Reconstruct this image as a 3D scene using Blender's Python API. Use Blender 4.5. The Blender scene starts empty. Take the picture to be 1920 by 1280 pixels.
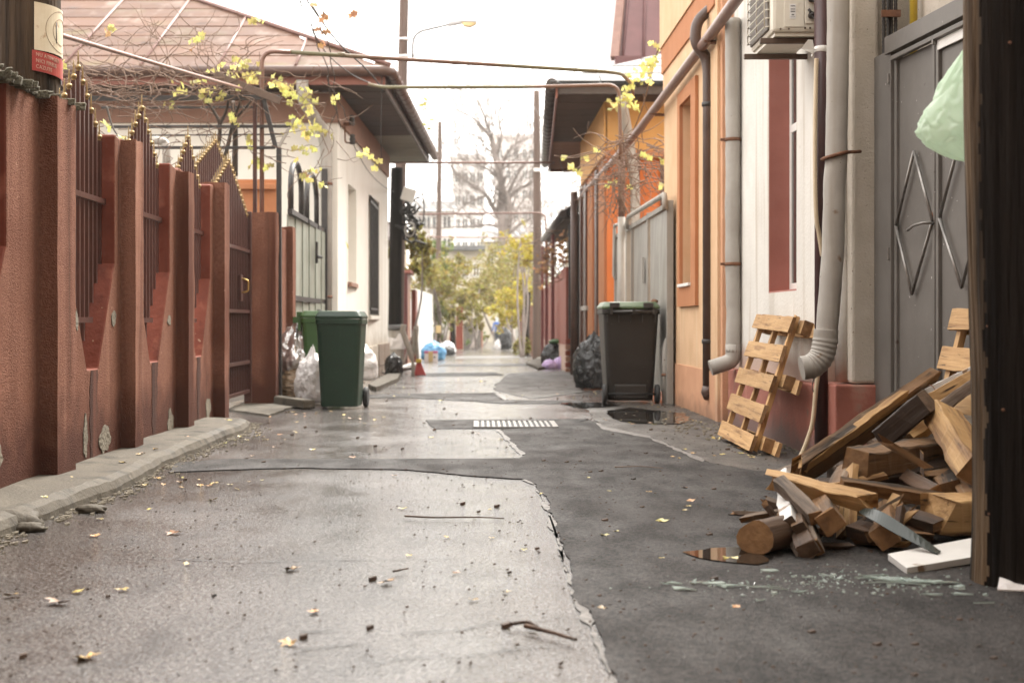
import bpy, bmesh, math, random
from mathutils import Vector, Matrix, noise as mnoise
random.seed(11)
R = math.radians
scene = bpy.context.scene
C = scene.collection

# ------------------------------------------------------------------ camera, sky, sun, exposure
F, VX, VY, HC = 2667.0, 895.0, 603.0, 0.85
cam = bpy.data.cameras.new('camera')
cam.lens, cam.sensor_width = 50, 36
cam.shift_x, cam.shift_y = (960 - VX) / 1920, -(640 - VY) / 1920
cam.clip_start, cam.clip_end = 0.1, 3000
cam.dof.use_dof = True
cam.dof.focus_distance = 7.6
cam.dof.aperture_fstop = 3.4
camo = bpy.data.objects.new('camera', cam); C.objects.link(camo)
camo.location = (0, 0, HC); camo.rotation_euler = (R(90), 0, 0)
scene.camera = camo

SUN_EL, SUN_AZ = 50, 28            # azimuth from +Y towards +X
w = bpy.data.worlds.new("World"); scene.world = w; w.use_nodes = True
wn, wl = w.node_tree.nodes, w.node_tree.links
sky = wn.new('ShaderNodeTexSky'); sky.sky_type = 'NISHITA'; sky.sun_disc = False
sky.sun_elevation, sky.sun_rotation = R(SUN_EL), R(SUN_AZ)
sky.air_density, sky.dust_density = 1.0, 4.0
mixw = wn.new('ShaderNodeMix'); mixw.data_type = 'RGBA'; mixw.inputs[0].default_value = 0.88
mixw.inputs[7].default_value = (12.8, 12.3, 11.6, 1)      # closed white cloud
wl.new(sky.outputs[0], mixw.inputs[6])
bg = wn['Background']; bg.inputs[1].default_value = 0.1
wl.new(mixw.outputs[2], bg.inputs[0])
sun = bpy.data.lights.new('sun', 'SUN'); sun.energy = 3.0; sun.angle = R(28); sun.color = (1, .96, .89)
suno = bpy.data.objects.new('sun', sun); C.objects.link(suno)
sd = Vector((math.sin(R(SUN_AZ)) * math.cos(R(SUN_EL)), math.cos(R(SUN_AZ)) * math.cos(R(SUN_EL)), math.sin(R(SUN_EL))))
suno.rotation_euler = sd.to_track_quat('Z', 'Y').to_euler()
vs = scene.view_settings
scene.display_settings.display_device = 'sRGB'
vs.view_transform = 'Standard'; vs.look = 'None'; vs.exposure = 1.75; vs.gamma = 1; vs.use_curve_mapping = False
scene.render.engine = 'CYCLES'
cy = scene.cycles
cy.use_denoising = True; cy.max_bounces = 7; cy.diffuse_bounces = 2; cy.glossy_bounces = 3
cy.transparent_max_bounces = 16; cy.transmission_bounces = 6; cy.volume_bounces = 0
cy.caustics_reflective = False; cy.caustics_refractive = False; cy.sample_clamp_indirect = 8

# ------------------------------------------------------------------ geometry of the place
KN = [(-60, 0), (15, 0), (28, -.17), (45, -.3), (100, -.7), (150, -.95), (900, -2)]
def gz(y):
    for (a, za), (b, zb) in zip(KN, KN[1:]):
        if y <= b: return za + (zb - za) * (y - a) / (b - a)
    return KN[-1][1]
def P(px, py, Y): return Vector(((px - VX) * Y / F, Y, HC - (py - VY) * Y / F))
def XY(px, X): return X * F / (px - VX)                 # depth at which lateral X shows at px
def G(px, py, up=0):
    Y = 10.0
    for _ in range(60): Y = .5 * Y + .5 * F * (HC - gz(Y)) / max(4, py - VY)
    return Vector(((px - VX) * Y / F, Y, gz(Y) + up))
def nz(p, s=1, seed=0): return mnoise.noise(Vector(p) * s + Vector((seed * 7.31, seed * 3.17, seed * 1.7)))

# ------------------------------------------------------------------ objects
def tag(o, label=None, cat=None, group=None, kind=None):
    if label: o['label'] = label
    if cat: o['category'] = cat
    if group: o['group'] = group
    if kind: o['kind'] = kind
    return o
def thing(name, label, cat, loc=(0, 0, 0), group=None, rz=0):
    o = bpy.data.objects.new(name, None); C.objects.link(o)
    o.empty_display_size = .1
    o.location = loc; o.rotation_euler = (0, 0, rz)
    return tag(o, label, cat, group)

class MB:
    def __init__(s): s.v = []; s.f = []; s.m = []; s.sm = []
    def add(s, vs, fs, m=0, smooth=False):
        b = len(s.v); s.v += [tuple(v) for v in vs]
        for f in fs:
            s.f.append(tuple(b + i for i in f)); s.m.append(m); s.sm.append(smooth)
        return s
    def box(s, x0, x1, y0, y1, z0, z1, m=0):
        vs = [(x, y, z) for z in (z0, z1) for y in (y0, y1) for x in (x0, x1)]
        return s.add(vs, [(0, 2, 3, 1), (4, 5, 7, 6), (0, 1, 5, 4), (2, 6, 7, 3), (0, 4, 6, 2), (1, 3, 7, 5)], m)
    def obox(s, c, ax, ay, az, m=0):                      # oriented box: half-axis vectors
        c = Vector(c); vs = [c + ax * i + ay * j + az * k for k in (-1, 1) for j in (-1, 1) for i in (-1, 1)]
        return s.add(vs, [(0, 2, 3, 1), (4, 5, 7, 6), (0, 1, 5, 4), (2, 6, 7, 3), (0, 4, 6, 2), (1, 3, 7, 5)], m)
    def bar(s, a, b, w, h, up=(0, 0, 1), m=0):            # rectangular bar between two points
        a, b = Vector(a), Vector(b); d = (b - a); u = Vector(up)
        sx = d.cross(u)
        if sx.length < 1e-5: sx = d.cross(Vector((1, 0, 0)))
        sx.normalize(); sz = sx.cross(d).normalized()
        return s.obox((a + b) / 2, d / 2, sx * w / 2, sz * h / 2, m)
    def tube(s, pts, r, n=8, m=0, cap=True, smooth=True, closed=False):
        pts = [Vector(p) for p in pts]; N = len(pts)
        rs = r if isinstance(r, (list, tuple)) else [r] * N
        vs = []; prev = None
        for i, p in enumerate(pts):
            if closed: t = pts[(i + 1) % N] - pts[i - 1]
            else: t = pts[min(i + 1, N - 1)] - pts[max(i - 1, 0)]
            if t.length < 1e-9: t = Vector((0, 0, 1))
            t.normalize()
            if prev is None:
                a = t.cross(Vector((0, 0, 1)))
                if a.length < .1: a = t.cross(Vector((1, 0, 0)))
            else: a = prev - t * prev.dot(t)
            if a.length < 1e-6: a = t.cross(Vector((.3, 1, .2)))
            a.normalize(); prev = a; b = t.cross(a)
            for k in range(n):
                q = 2 * math.pi * k / n
                vs.append(p + (a * math.cos(q) + b * math.sin(q)) * rs[i])
        fs = []
        for i in range(N if closed else N - 1):
            j = (i + 1) % N
            for k in range(n):
                k2 = (k + 1) % n
                fs.append((i * n + k, i * n + k2, j * n + k2, j * n + k))
        s.add(vs, fs, m, smooth)
        if cap and not closed:
            b = len(s.v) - len(vs)
            s.f.append(tuple(b + k for k in reversed(range(n)))); s.m.append(m); s.sm.append(False)
            s.f.append(tuple(b + (N - 1) * n + k for k in range(n))); s.m.append(m); s.sm.append(False)
        return s
    def prism(s, poly, d, m=0, mside=None):               # poly: 3D points in order, d: extrusion vector
        poly = [Vector(p) for p in poly]; n = len(poly); d = Vector(d)
        vs = poly + [p + d for p in poly]
        s.add(vs, [tuple(reversed(range(n))), tuple(range(n, 2 * n))], m)
        b = len(s.v) - 2 * n
        for i in range(n):
            j = (i + 1) % n
            s.f.append((b + i, b + j, b + n + j, b + n + i)); s.m.append(m if mside is None else mside); s.sm.append(False)
        return s
    def lathe(s, prof, c, n=16, m=0, axis='z', smooth=True):
        c = Vector(c); vs = []
        for (r, h) in prof:
            for k in range(n):
                q = 2 * math.pi * k / n; a, b = r * math.cos(q), r * math.sin(q)
                vs.append(c + (Vector((a, b, h)) if axis == 'z' else Vector((h, a, b)) if axis == 'x' else Vector((b, h, a))))
        fs = [(i * n + k, i * n + (k + 1) % n, (i + 1) * n + (k + 1) % n, (i + 1) * n + k) for i in range(len(prof) - 1) for k in range(n)]
        fs += [tuple(reversed(range(n))), tuple(range((len(prof) - 1) * n, len(prof) * n))]
        return s.add(vs, fs, m, smooth)
    def mesh(s, name, mats):
        me = bpy.data.meshes.new(name); me.from_pydata(s.v, [], s.f)
        for m in (mats if isinstance(mats, (list, tuple)) else [mats]): me.materials.append(m)
        me.polygons.foreach_set('material_index', s.m); me.polygons.foreach_set('use_smooth', s.sm)
        me.update(); return me
    def build(s, name, mats, parent=None, bevel=0, fix=True):
        me = s.mesh(name, mats)
        if fix:
            bm = bmesh.new(); bm.from_mesh(me); bmesh.ops.recalc_face_normals(bm, faces=bm.faces); bm.to_mesh(me); bm.free()
        return link(name, me, parent, bevel)
def link(name, me, parent=None, bevel=0):
    o = bpy.data.objects.new(name, me); C.objects.link(o)
    if parent is not None: put(o, parent)
    if bevel:
        b = o.modifiers.new('bevel', 'BEVEL'); b.width = bevel; b.segments = 2; b.limit_method = 'ANGLE'; b.angle_limit = R(40)
    return o
def wloc(o):
    v = Vector(o.location)
    while o.parent is not None:
        o = o.parent; v += Vector(o.location)
    return v
def put(o, parent):                                        # geometry stays in world coordinates
    p = parent; t = Vector(); rot = 0
    o.parent = parent
    chain = []
    while p is not None: chain.append(p); p = p.parent
    Mx = Matrix.Identity(4)
    for q in reversed(chain): Mx = Mx @ q.matrix_basis
    o.matrix_basis = Mx.inverted()
def copy_tree(o, parent=None):
    c = o.copy(); C.objects.link(c)
    if parent is not None: c.parent = parent
    for ch in o.children: copy_tree(ch, c)
    return c

# ------------------------------------------------------------------ materials
def lin(*c): return tuple((v / 255 / 12.92 if v / 255 <= .04045 else ((v / 255 + .055) / 1.055) ** 2.4) for v in c) + (1,)
def M(name, c1, c2=None, scale=4, rough=.7, rough2=None, bump=0, bscale=90, metal=0, stretch=(1, 1, 1), spot=None, streak=None,
      rand=0, island=0, spec=.5, trans=0, detail=6, bdist=.01, contrast=.25, coat=0, alpha=1, transl=0, base=None, hue=None, warp=0):
    m = bpy.data.materials.new(name); m.use_nodes = True
    n, l = m.node_tree.nodes, m.node_tree.links; b = n['Principled BSDF']
    c1 = tuple(c1[:3]) + (1,); c2 = tuple((c2 or c1)[:3]) + (1,)
    tc = n.new('ShaderNodeTexCoord'); mp = n.new('ShaderNodeMapping'); mp.inputs['Scale'].default_value = stretch
    l.new(tc.outputs['Object'], mp.inputs[0]); vec = mp.outputs[0]
    if rand:
        oi = n.new('ShaderNodeObjectInfo'); va = n.new('ShaderNodeVectorMath'); va.operation = 'ADD'
        sc = n.new('ShaderNodeMath'); sc.operation = 'MULTIPLY'; sc.inputs[1].default_value = 57
        l.new(oi.outputs['Random'], sc.inputs[0]); l.new(vec, va.inputs[0]); l.new(sc.outputs[0], va.inputs[1]); vec = va.outputs[0]
    nt = n.new('ShaderNodeTexNoise'); nt.inputs['Scale'].default_value = scale; nt.inputs['Detail'].default_value = detail
    nt.inputs['Roughness'].default_value = .62; nt.inputs['Distortion'].default_value = warp; l.new(vec, nt.inputs[0])
    rp = n.new('ShaderNodeValToRGB'); rp.color_ramp.elements[0].position = .5 - contrast; rp.color_ramp.elements[1].position = .5 + contrast
    rp.color_ramp.elements[0].color = c1; rp.color_ramp.elements[1].color = c2
    l.new(nt.outputs[0], rp.inputs[0]); col = rp.outputs[0]
    def mix(fac, c, a):
        x = n.new('ShaderNodeMix'); x.data_type = 'RGBA'; l.new(fac, x.inputs[0]); l.new(a, x.inputs[6]); x.inputs[7].default_value = tuple(c[:3]) + (1,)
        return x.outputs[2]
    def mask(sc, lo, hi, st=(1, 1, 1), dt=5):
        mm = n.new('ShaderNodeMapping'); mm.inputs['Scale'].default_value = st; l.new(vec if st == (1, 1, 1) else tc.outputs['Object'], mm.inputs[0])
        q = n.new('ShaderNodeTexNoise'); q.inputs['Scale'].default_value = sc; q.inputs['Detail'].default_value = dt; l.new(mm.outputs[0], q.inputs[0])
        mr = n.new('ShaderNodeMapRange'); mr.inputs[1].default_value = lo; mr.inputs[2].default_value = hi; l.new(q.outputs[0], mr.inputs[0])
        return mr.outputs[0]
    rsock = None
    if spot:
        for sp in (spot if isinstance(spot, list) else [spot]): col = mix(mask(sp[1], sp[2], sp[3]), sp[0], col)
    if streak:
        for sp in (streak if isinstance(streak, list) else [streak]): col = mix(mask(sp[1], sp[2], sp[3], sp[4] if len(sp) > 4 else (1, 1, .06)), sp[0], col)
    if base:                                               # dirt or damp that rises from the ground: colour, height, raggedness
        sx = n.new('ShaderNodeSeparateXYZ'); l.new(tc.outputs['Object'], sx.inputs[0])
        q = n.new('ShaderNodeTexNoise'); q.inputs['Scale'].default_value = 5; q.inputs['Detail'].default_value = 6; l.new(tc.outputs['Object'], q.inputs[0])
        a = n.new('ShaderNodeMath'); a.operation = 'MULTIPLY_ADD'; l.new(q.outputs[0], a.inputs[0]); a.inputs[1].default_value = -base[2]; l.new(sx.outputs[2], a.inputs[2])
        mr = n.new('ShaderNodeMapRange'); mr.inputs[1].default_value = base[1]; mr.inputs[2].default_value = base[1] - base[2] * .5; l.new(a.outputs[0], mr.inputs[0])
        col = mix(mr.outputs[0], base[0], col)
    if island or hue:
        ge = n.new('ShaderNodeNewGeometry'); hs = n.new('ShaderNodeHueSaturation')
        src = ge.outputs['Random Per Island'] if island else n.new('ShaderNodeObjectInfo').outputs['Random']
        mr = n.new('ShaderNodeMapRange'); k = island or 1; mr.inputs[3].default_value = 1 - .45 * k; mr.inputs[4].default_value = 1 + .45 * k
        l.new(src, mr.inputs[0]); l.new(mr.outputs[0], hs.inputs['Value'])
        mh = n.new('ShaderNodeMapRange'); hh = hue or .02; mh.inputs[3].default_value = .5 - hh; mh.inputs[4].default_value = .5 + hh
        fr = n.new('ShaderNodeMath'); fr.operation = 'FRACT'; m7 = n.new('ShaderNodeMath'); m7.operation = 'MULTIPLY'; m7.inputs[1].default_value = 7.7
        l.new(src, m7.inputs[0]); l.new(m7.outputs[0], fr.inputs[0]); l.new(fr.outputs[0], mh.inputs[0]); l.new(mh.outputs[0], hs.inputs['Hue'])
        l.new(col, hs.inputs['Color']); col = hs.outputs[0]
    elif rand:
        hs = n.new('ShaderNodeHueSaturation'); mr = n.new('ShaderNodeMapRange'); mr.inputs[3].default_value = 1 - rand; mr.inputs[4].default_value = 1 + rand
        l.new(oi.outputs['Random'], mr.inputs[0]); l.new(mr.outputs[0], hs.inputs['Value']); l.new(col, hs.inputs['Color']); col = hs.outputs[0]
    l.new(col, b.inputs['Base Color'])
    b.inputs['Roughness'].default_value = rough
    if rough2 is not None:
        mr = n.new('ShaderNodeMapRange'); mr.inputs[1].default_value = .35; mr.inputs[2].default_value = .65
        mr.inputs[3].default_value = rough; mr.inputs[4].default_value = rough2; l.new(nt.outputs[0], mr.inputs[0]); l.new(mr.outputs[0], b.inputs['Roughness'])
    b.inputs['Metallic'].default_value = metal; b.inputs['Specular IOR Level'].default_value = spec
    b.inputs['Transmission Weight'].default_value = trans; b.inputs['Coat Weight'].default_value = coat; b.inputs['Coat Roughness'].default_value = .15
    b.inputs['Alpha'].default_value = alpha
    if bump:
        q = n.new('ShaderNodeTexNoise'); q.inputs['Scale'].default_value = bscale; q.inputs['Detail'].default_value = 4; l.new(vec, q.inputs[0])
        bp = n.new('ShaderNodeBump'); bp.inputs['Strength'].default_value = bump; bp.inputs['Distance'].default_value = bdist
        l.new(q.outputs[0], bp.inputs['Height']); l.new(bp.outputs[0], b.inputs['Normal'])
    if transl:
        tr = n.new('ShaderNodeBsdfTranslucent'); l.new(col, tr.inputs[0]); ms = n.new('ShaderNodeMixShader'); ms.inputs[0].default_value = transl
        l.new(b.outputs[0], ms.inputs[1]); l.new(tr.outputs[0], ms.inputs[2]); l.new(ms.outputs[0], n['Material Output'].inputs[0])
    return m

def asphalt(name, c1, c2, r1, r2, wet, bump, spec=.5):
    m = bpy.data.materials.new(name); m.use_nodes = True
    n, l = m.node_tree.nodes, m.node_tree.links; b = n['Principled BSDF']
    tc = n.new('ShaderNodeTexCoord')
    def tex(sc, dt=5, st=(1, 1, 1), kind='ShaderNodeTexNoise'):
        mp = n.new('ShaderNodeMapping'); mp.inputs['Scale'].default_value = st; l.new(tc.outputs['Object'], mp.inputs[0])
        t = n.new(kind); t.inputs['Scale'].default_value = sc
        if kind == 'ShaderNodeTexNoise': t.inputs['Detail'].default_value = dt
        l.new(mp.outputs[0], t.inputs[0]); return t
    def rng(s, a, b_, c, d):
        r = n.new('ShaderNodeMapRange'); r.inputs[1].default_value = a; r.inputs[2].default_value = b_; r.inputs[3].default_value = c; r.inputs[4].default_value = d
        l.new(s, r.inputs[0]); return r.outputs[0]
    def mixc(f, a, c):
        x = n.new('ShaderNodeMix'); x.data_type = 'RGBA'; l.new(f, x.inputs[0])
        for i, q in ((6, a), (7, c)):
            if isinstance(q, tuple): x.inputs[i].default_value = q
            else: l.new(q, x.inputs[i])
        return x.outputs[2]
    big = tex(.9, 4); mid = tex(5, 6, (1, .45, 1)); agg = tex(75, 3); grit = tex(150, 2, kind='ShaderNodeTexVoronoi'); pits = tex(34, 5)
    col = mixc(rng(agg.outputs[0], .42, .58, 0, 1), c1, c2)
    col = mixc(rng(pits.outputs[0], .56, .66, 0, .8), col, tuple(v * .45 for v in c1[:3]) + (1,))
    sepc = n.new('ShaderNodeSeparateColor'); l.new(grit.outputs['Color'], sepc.inputs[0])
    col = mixc(rng(sepc.outputs[0], .8, .98, 0, .75), col, tuple(min(.6, v * 1.7) for v in c2[:3]) + (1,))
    col = mixc(rng(mid.outputs[0], .5, .72, 0, .55), col, tuple(v * .55 for v in c1[:3]) + (1,))
    col = mixc(rng(big.outputs[0], .45, .7, 0, .4), col, tuple(v * 1.35 for v in c2[:3]) + (1,))
    l.new(col, b.inputs['Base Color'])
    w_ = n.new('ShaderNodeMath'); w_.operation = 'ADD'; l.new(rng(big.outputs[0], .35, .65, -.12, .12), w_.inputs[0]); l.new(mid.outputs[0], w_.inputs[1])
    wetm = rng(w_.outputs[0], wet + .26, wet - .26, 0, 1)
    rr = n.new('ShaderNodeMix'); rr.data_type = 'FLOAT'; l.new(wetm, rr.inputs[0]); rr.inputs[2].default_value = r1; rr.inputs[3].default_value = r2
    l.new(rr.outputs[0], b.inputs['Roughness']); b.inputs['Specular IOR Level'].default_value = spec
    ht = n.new('ShaderNodeMath'); ht.operation = 'ADD'; l.new(agg.outputs[0], ht.inputs[0]); l.new(grit.outputs[0], ht.inputs[1])
    bs = n.new('ShaderNodeMix'); bs.data_type = 'FLOAT'; l.new(wetm, bs.inputs[0]); bs.inputs[2].default_value = bump; bs.inputs[3].default_value = bump * .45
    bp = n.new('ShaderNodeBump'); bp.inputs['Distance'].default_value = .009; l.new(bs.outputs[0], bp.inputs['Strength']); l.new(ht.outputs[0], bp.inputs['Height'])
    bp2 = n.new('ShaderNodeBump'); bp2.inputs['Distance'].default_value = .03; bp2.inputs['Strength'].default_value = .12
    l.new(mid.outputs[0], bp2.inputs['Height']); l.new(bp.outputs[0], bp2.inputs['Normal']); l.new(bp2.outputs[0], b.inputs['Normal'])
    return m

K = {}
K['asphalt_old'] = asphalt('old wet asphalt', (.024, .021, .019, 1), (.135, .123, .116, 1), .27, .12, .64, .42, .85)
K['asphalt_new'] = asphalt('newer dark asphalt', (.005, .0043, .004, 1), (.05, .043, .04, 1), .72, .46, .44, .95, .25)
K['asphalt_mid'] = asphalt('grey asphalt apron', (.03, .026, .022, 1), (.09, .08, .07, 1), .6, .35, .45, .8, .35)
K['seam'] = M('worn asphalt seam', (.05, .045, .04), (.26, .24, .22), 24, rough=.5, bump=.8, bscale=120, contrast=.2)
K['ground'] = M('packed earth', (.09, .075, .06), (.14, .12, .1), 2, rough=.95, bump=.5, bscale=30)
K['concrete'] = M('damp kerb concrete', (.05, .041, .03), (.125, .107, .082), 3.5, rough=.65, rough2=.8, bump=.5, bscale=60, spot=[((.03, .025, .018), 6, .52, .7), ((.16, .14, .11), 14, .64, .74)], detail=9, spec=.3)
K['render_red'] = M('rough red brown render', (.145, .055, .034), (.285, .135, .088), 50, rough=.9, bump=1, bscale=130, bdist=.014, contrast=.3, spec=.15,
                    streak=[((.1, .033, .018), 4, .5, .7), ((.36, .18, .12), 6, .58, .8), ((.075, .035, .025), 9, .64, .76, (1, 1, .03))], spot=[((.13, .045, .025), 1.2, .5, .7), ((.45, .26, .19), 24, .72, .75)], base=((.09, .034, .022), .2, .6))
K['paint_red'] = M('smooth oxide red plaster', (.11, .024, .012), (.18, .048, .028), 4, rough=.75, bump=.5, bscale=30, spec=.2, streak=((.085, .022, .013), 9, .54, .72, (1, 1, .1)), spot=[((.28, .1, .065), 5, .58, .74), ((.3, .2, .14), 26, .71, .74)])
K['patch_concrete'] = M('bare crumbled mortar', (.12, .1, .07), (.25, .22, .17), 14, rough=.9, bump=1, bscale=50, bdist=.02)
K['moss'] = M('mossy crumbled coping', (.04, .036, .02), (.19, .17, .12), 22, rough=.95, bump=1, bscale=60, bdist=.03)
K['iron_red'] = M('red brown painted iron', (.045, .015, .011), (.075, .027, .02), 12, rough=.42, bump=.15, bscale=60)
K['gold'] = M('worn gilt', (.17, .11, .045), (.4, .29, .14), 60, rough=.42, metal=.7)
K['brass'] = M('brass handle', (.6, .42, .15), rough=.3, metal=1)
K['pole_wood'] = M('old tarred timber', (.012, .008, .005), (.1, .067, .04), 5, rough=.85, bump=1, bscale=16, stretch=(3.2, 3.2, .16), detail=10, bdist=.04, contrast=.2, spec=.2, spot=((.035, .035, .018), .8, .6, .75))
K['pole_dark'] = M('creosoted timber', (.004, .003, .0025), (.022, .016, .012), 5, rough=.9, bump=1, bscale=14, stretch=(3, 3, .14), detail=10, bdist=.04, spec=.15)
K['pole_worn'] = M('worn timber edge', (.03, .018, .01), (.2, .135, .08), 6, rough=.85, bump=1, bscale=18, stretch=(3, 3, .16), detail=10, bdist=.03, spec=.2, contrast=.2, spot=[((.012, .009, .007), 3, .5, .62)])  # wear, with the light on the pole's left edge painted in
K['pole_far'] = M('brown weathered pole timber', (.065, .042, .032), (.145, .1, .08), 5, rough=.85, bump=.5, bscale=14, stretch=(3, 3, .14))
K['sign_cream'] = M('yellowed enamel', (.62, .52, .36), (.74, .66, .5), 9, rough=.35, spot=((.35, .17, .06), 16, .62, .74))
K['sign_red'] = M('red enamel', (.33, .035, .03), (.42, .07, .055), 9, rough=.35, spot=((.2, .06, .04), 16, .62, .74))
K['sign_ink'] = M('rust brown ink', (.2, .1, .05), rough=.6)
K['sign_letter'] = M('cream relief lettering', (.62, .45, .36), (.5, .3, .22), 20, rough=.5)
K['roof_pink'] = M('faded red sheet metal', (.07, .028, .014), (.12, .06, .036), 2.4, rough=.5, rough2=.65, bump=.1, bscale=5, spec=.2, rand=.14, spot=[((.1, .08, .03), 1.1, .56, .76), ((.045, .02, .012), 3, .6, .75)], streak=((.17, .115, .09), 4, .55, .75, (1, .25, 1)))
K['roof_seam'] = M('rusted roof seam', (.16, .08, .065), (.22, .12, .1), 6, rough=.5)
K['roof_white'] = M('pale zinc roof sheet', (.1, .1, .1), (.15, .15, .15), 3, rough=.6, rand=.1, spec=.25)
K['roof_maroon'] = M('maroon metal roof', (.085, .03, .03), (.13, .05, .048), 4, rough=.35, metal=.1)
K['roof_tile'] = M('dark clay tile', (.03, .022, .02), (.085, .05, .045), 9, rough=.75, rand=.3)
K['gutter'] = M('brown painted gutter', (.055, .028, .02), (.11, .06, .045), 7, rough=.4, rough2=.6)
K['gutter_dark'] = M('black brown gutter', (.03, .022, .02), (.065, .05, .045), 7, rough=.4)
K['fascia'] = M('rust red fascia board', (.16, .05, .03), (.24, .085, .055), 6, rough=.55)
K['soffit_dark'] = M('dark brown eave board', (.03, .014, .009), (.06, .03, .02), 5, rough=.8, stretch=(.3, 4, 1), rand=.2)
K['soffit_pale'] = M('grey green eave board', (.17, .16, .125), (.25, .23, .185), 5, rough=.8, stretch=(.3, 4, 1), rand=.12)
K['soffit_orange'] = M('brown orange eave board', (.19, .085, .04), (.27, .12, .06), 5, rough=.8, rand=.1)
K['plaster_cream'] = M('cream house plaster', (.72, .685, .61), (.82, .79, .73), 1.6, rough=.85, bump=.2, bscale=60, spec=.2, streak=((.6, .54, .45), 4, .58, .78), base=((.5, .44, .36), .35, .6))
K['cornice_brown'] = M('rose brown cornice paint', (.24, .13, .09), (.32, .18, .13), 3, rough=.8)
K['tile_plinth'] = M('brown stone tile', (.22, .16, .115), (.33, .25, .19), 9, rough=.5, rand=.12)
K['gate_green'] = M('grey green gate paint', (.19, .205, .165), (.31, .325, .275), 3, rough=.5, bump=.1, bscale=30, streak=((.15, .14, .11), 6, .55, .75))
K['iron_black'] = M('dark iron', (.02, .018, .018), (.045, .04, .038), 12, rough=.5)
K['rust'] = M('rusty iron', (.09, .035, .018), (.22, .1, .05), 18, rough=.8, bump=.4)
K['grey_pipe'] = M('grey painted tin', (.3, .275, .245), (.43, .4, .36), 3, rough=.5, rough2=.65, bump=.25, bscale=9, spec=.35, streak=[((.24, .2, .155), 6, .55, .75, (1, 1, .08)), ((.16, .12, .085), 11, .66, .76, (1, 1, .1))], spot=[((.2, .12, .065), 9, .7, .78), ((.13, .1, .08), 30, .7, .75)])
K['brown_pipe'] = M('dark brown pipe paint', (.06, .036, .028), (.1, .062, .05), 5, rough=.4, spot=((.5, .48, .45), 60, .76, .8))
K['plum_pipe'] = M('plum brown pipe paint', (.045, .02, .02), (.075, .034, .034), 5, rough=.42)
K['gas_pipe'] = M('brown gas pipe paint', (.15, .075, .055), (.23, .125, .095), 6, rough=.4, bump=.1)
K['gas_green'] = M('olive painted pipe', (.1, .09, .045), (.17, .15, .08), 1.2, rough=.5, spot=((.16, .085, .055), .5, .5, .56))
K['orange_wall'] = M('pale orange render', (.58, .37, .215), (.72, .49, .31), 2.5, rough=.9, bump=.7, bscale=90, spec=.2, streak=[((.66, .5, .33), 5, .53, .75), ((.46, .27, .15), 7, .62, .8)], base=((.48, .29, .19), .1, .35))
K['orange_plinth'] = M('deeper orange plinth', (.52, .27, .16), (.64, .36, .22), 3, rough=.9, bump=.6, bscale=90, spec=.2, base=((.34, .19, .12), .0, .3))
K['orange_trim'] = M('burnt orange trim', (.4, .165, .075), (.48, .22, .11), 3, rough=.85, bump=.5, bscale=90, spec=.2)
K['orange_deep'] = M('strong orange plaster', (.5, .13, .03), (.6, .18, .05), 2, rough=.8, bump=.3, bscale=90)
K['orange_cornice'] = M('amber cornice', (.55, .28, .08), (.62, .34, .12), 3, rough=.8)
K['white_wall'] = M('off white plaster', (.58, .545, .495), (.74, .71, .66), 1.4, rough=.85, bump=.35, bscale=45, spec=.2, streak=[((.48, .42, .35), 6, .55, .75), ((.54, .48, .41), 12, .58, .72)], spot=[((.34, .27, .22), 26, .7, .75), ((.66, .63, .58), 4, .55, .6)], base=((.46, .34, .28), .55, .35))
K['pillar_wall'] = M('rough whitewashed pillar', (.4, .35, .28), (.58, .52, .45), 3, rough=.9, bump=.6, bscale=90, spec=.2, spot=((.2, .16, .12), 50, .66, .72))
K['pink_plinth'] = M('brick pink plinth paint', (.27, .085, .058), (.39, .145, .105), 3, rough=.7, bump=.4, bscale=50, spot=[((.2, .13, .1), 6, .62, .72), ((.55, .3, .23), 3, .6, .8)], base=((.17, .1, .085), .06, .3))
K['pink_reveal'] = M('rose window reveal', (.34, .12, .09), (.42, .165, .13), 4, rough=.7, bump=.15)
K['white_paint'] = M('white frame paint', (.72, .7, .66), (.8, .78, .74), 6, rough=.4)
K['glass'] = M('dark window glass', (.03, .03, .03), (.05, .05, .05), 3, rough=.05, spec=.6)
K['blind'] = M('burnt orange shutter', (.38, .15, .06), (.43, .18, .08), 6, rough=.7)
K['ac_shell'] = M('aged appliance shell', (.62, .57, .47), (.72, .68, .59), 4, rough=.45, spot=((.45, .38, .27), 8, .62, .76))
K['ac_dark'] = M('dark coil fins', (.08, .065, .05), (.16, .13, .1), 40, rough=.6)
K['bracket'] = M('brown steel bracket', (.07, .045, .032), (.15, .095, .065), 14, rough=.6)
K['sticker'] = M('white sticker', (.72, .71, .69), rough=.4)
K['ink'] = M('grey print', (.15, .15, .15), rough=.6)
K['hose'] = M('corrugated cream conduit', (.58, .46, .3), (.68, .56, .4), 20, rough=.55)
K['gate_grey'] = M('grey gate paint', (.105, .093, .082), (.165, .15, .135), 2.2, rough=.5, bump=.15, bscale=14, spot=[((.55, .53, .5), 42, .72, .75), ((.075, .06, .05), 18, .7, .74)], streak=((.13, .115, .1), 5, .55, .75))
K['gate_rod'] = M('bare grey steel rod', (.16, .15, .14), (.3, .28, .26), 20, rough=.35, metal=.6)
K['gate_light'] = M('pale grey sheet gate', (.22, .205, .185), (.31, .295, .265), 3, rough=.5, streak=[((.17, .15, .13), 5, .53, .75), ((.13, .1, .08), 11, .66, .75)])
K['yellow'] = M('yellow gas pipe', (.6, .42, .04), (.68, .5, .07), 6, rough=.4)
K['cable'] = M('black cable', (.015, .013, .012), (.04, .034, .03), 30, rough=.6)
K['bin_green'] = M('dark green bin plastic', (.004, .021, .011), (.009, .034, .018), 6, rough=.4, rough2=.5, bump=.1, bscale=120, spot=((.12, .15, .12), 40, .7, .78), streak=((.035, .07, .045), 7, .58, .8))
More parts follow.
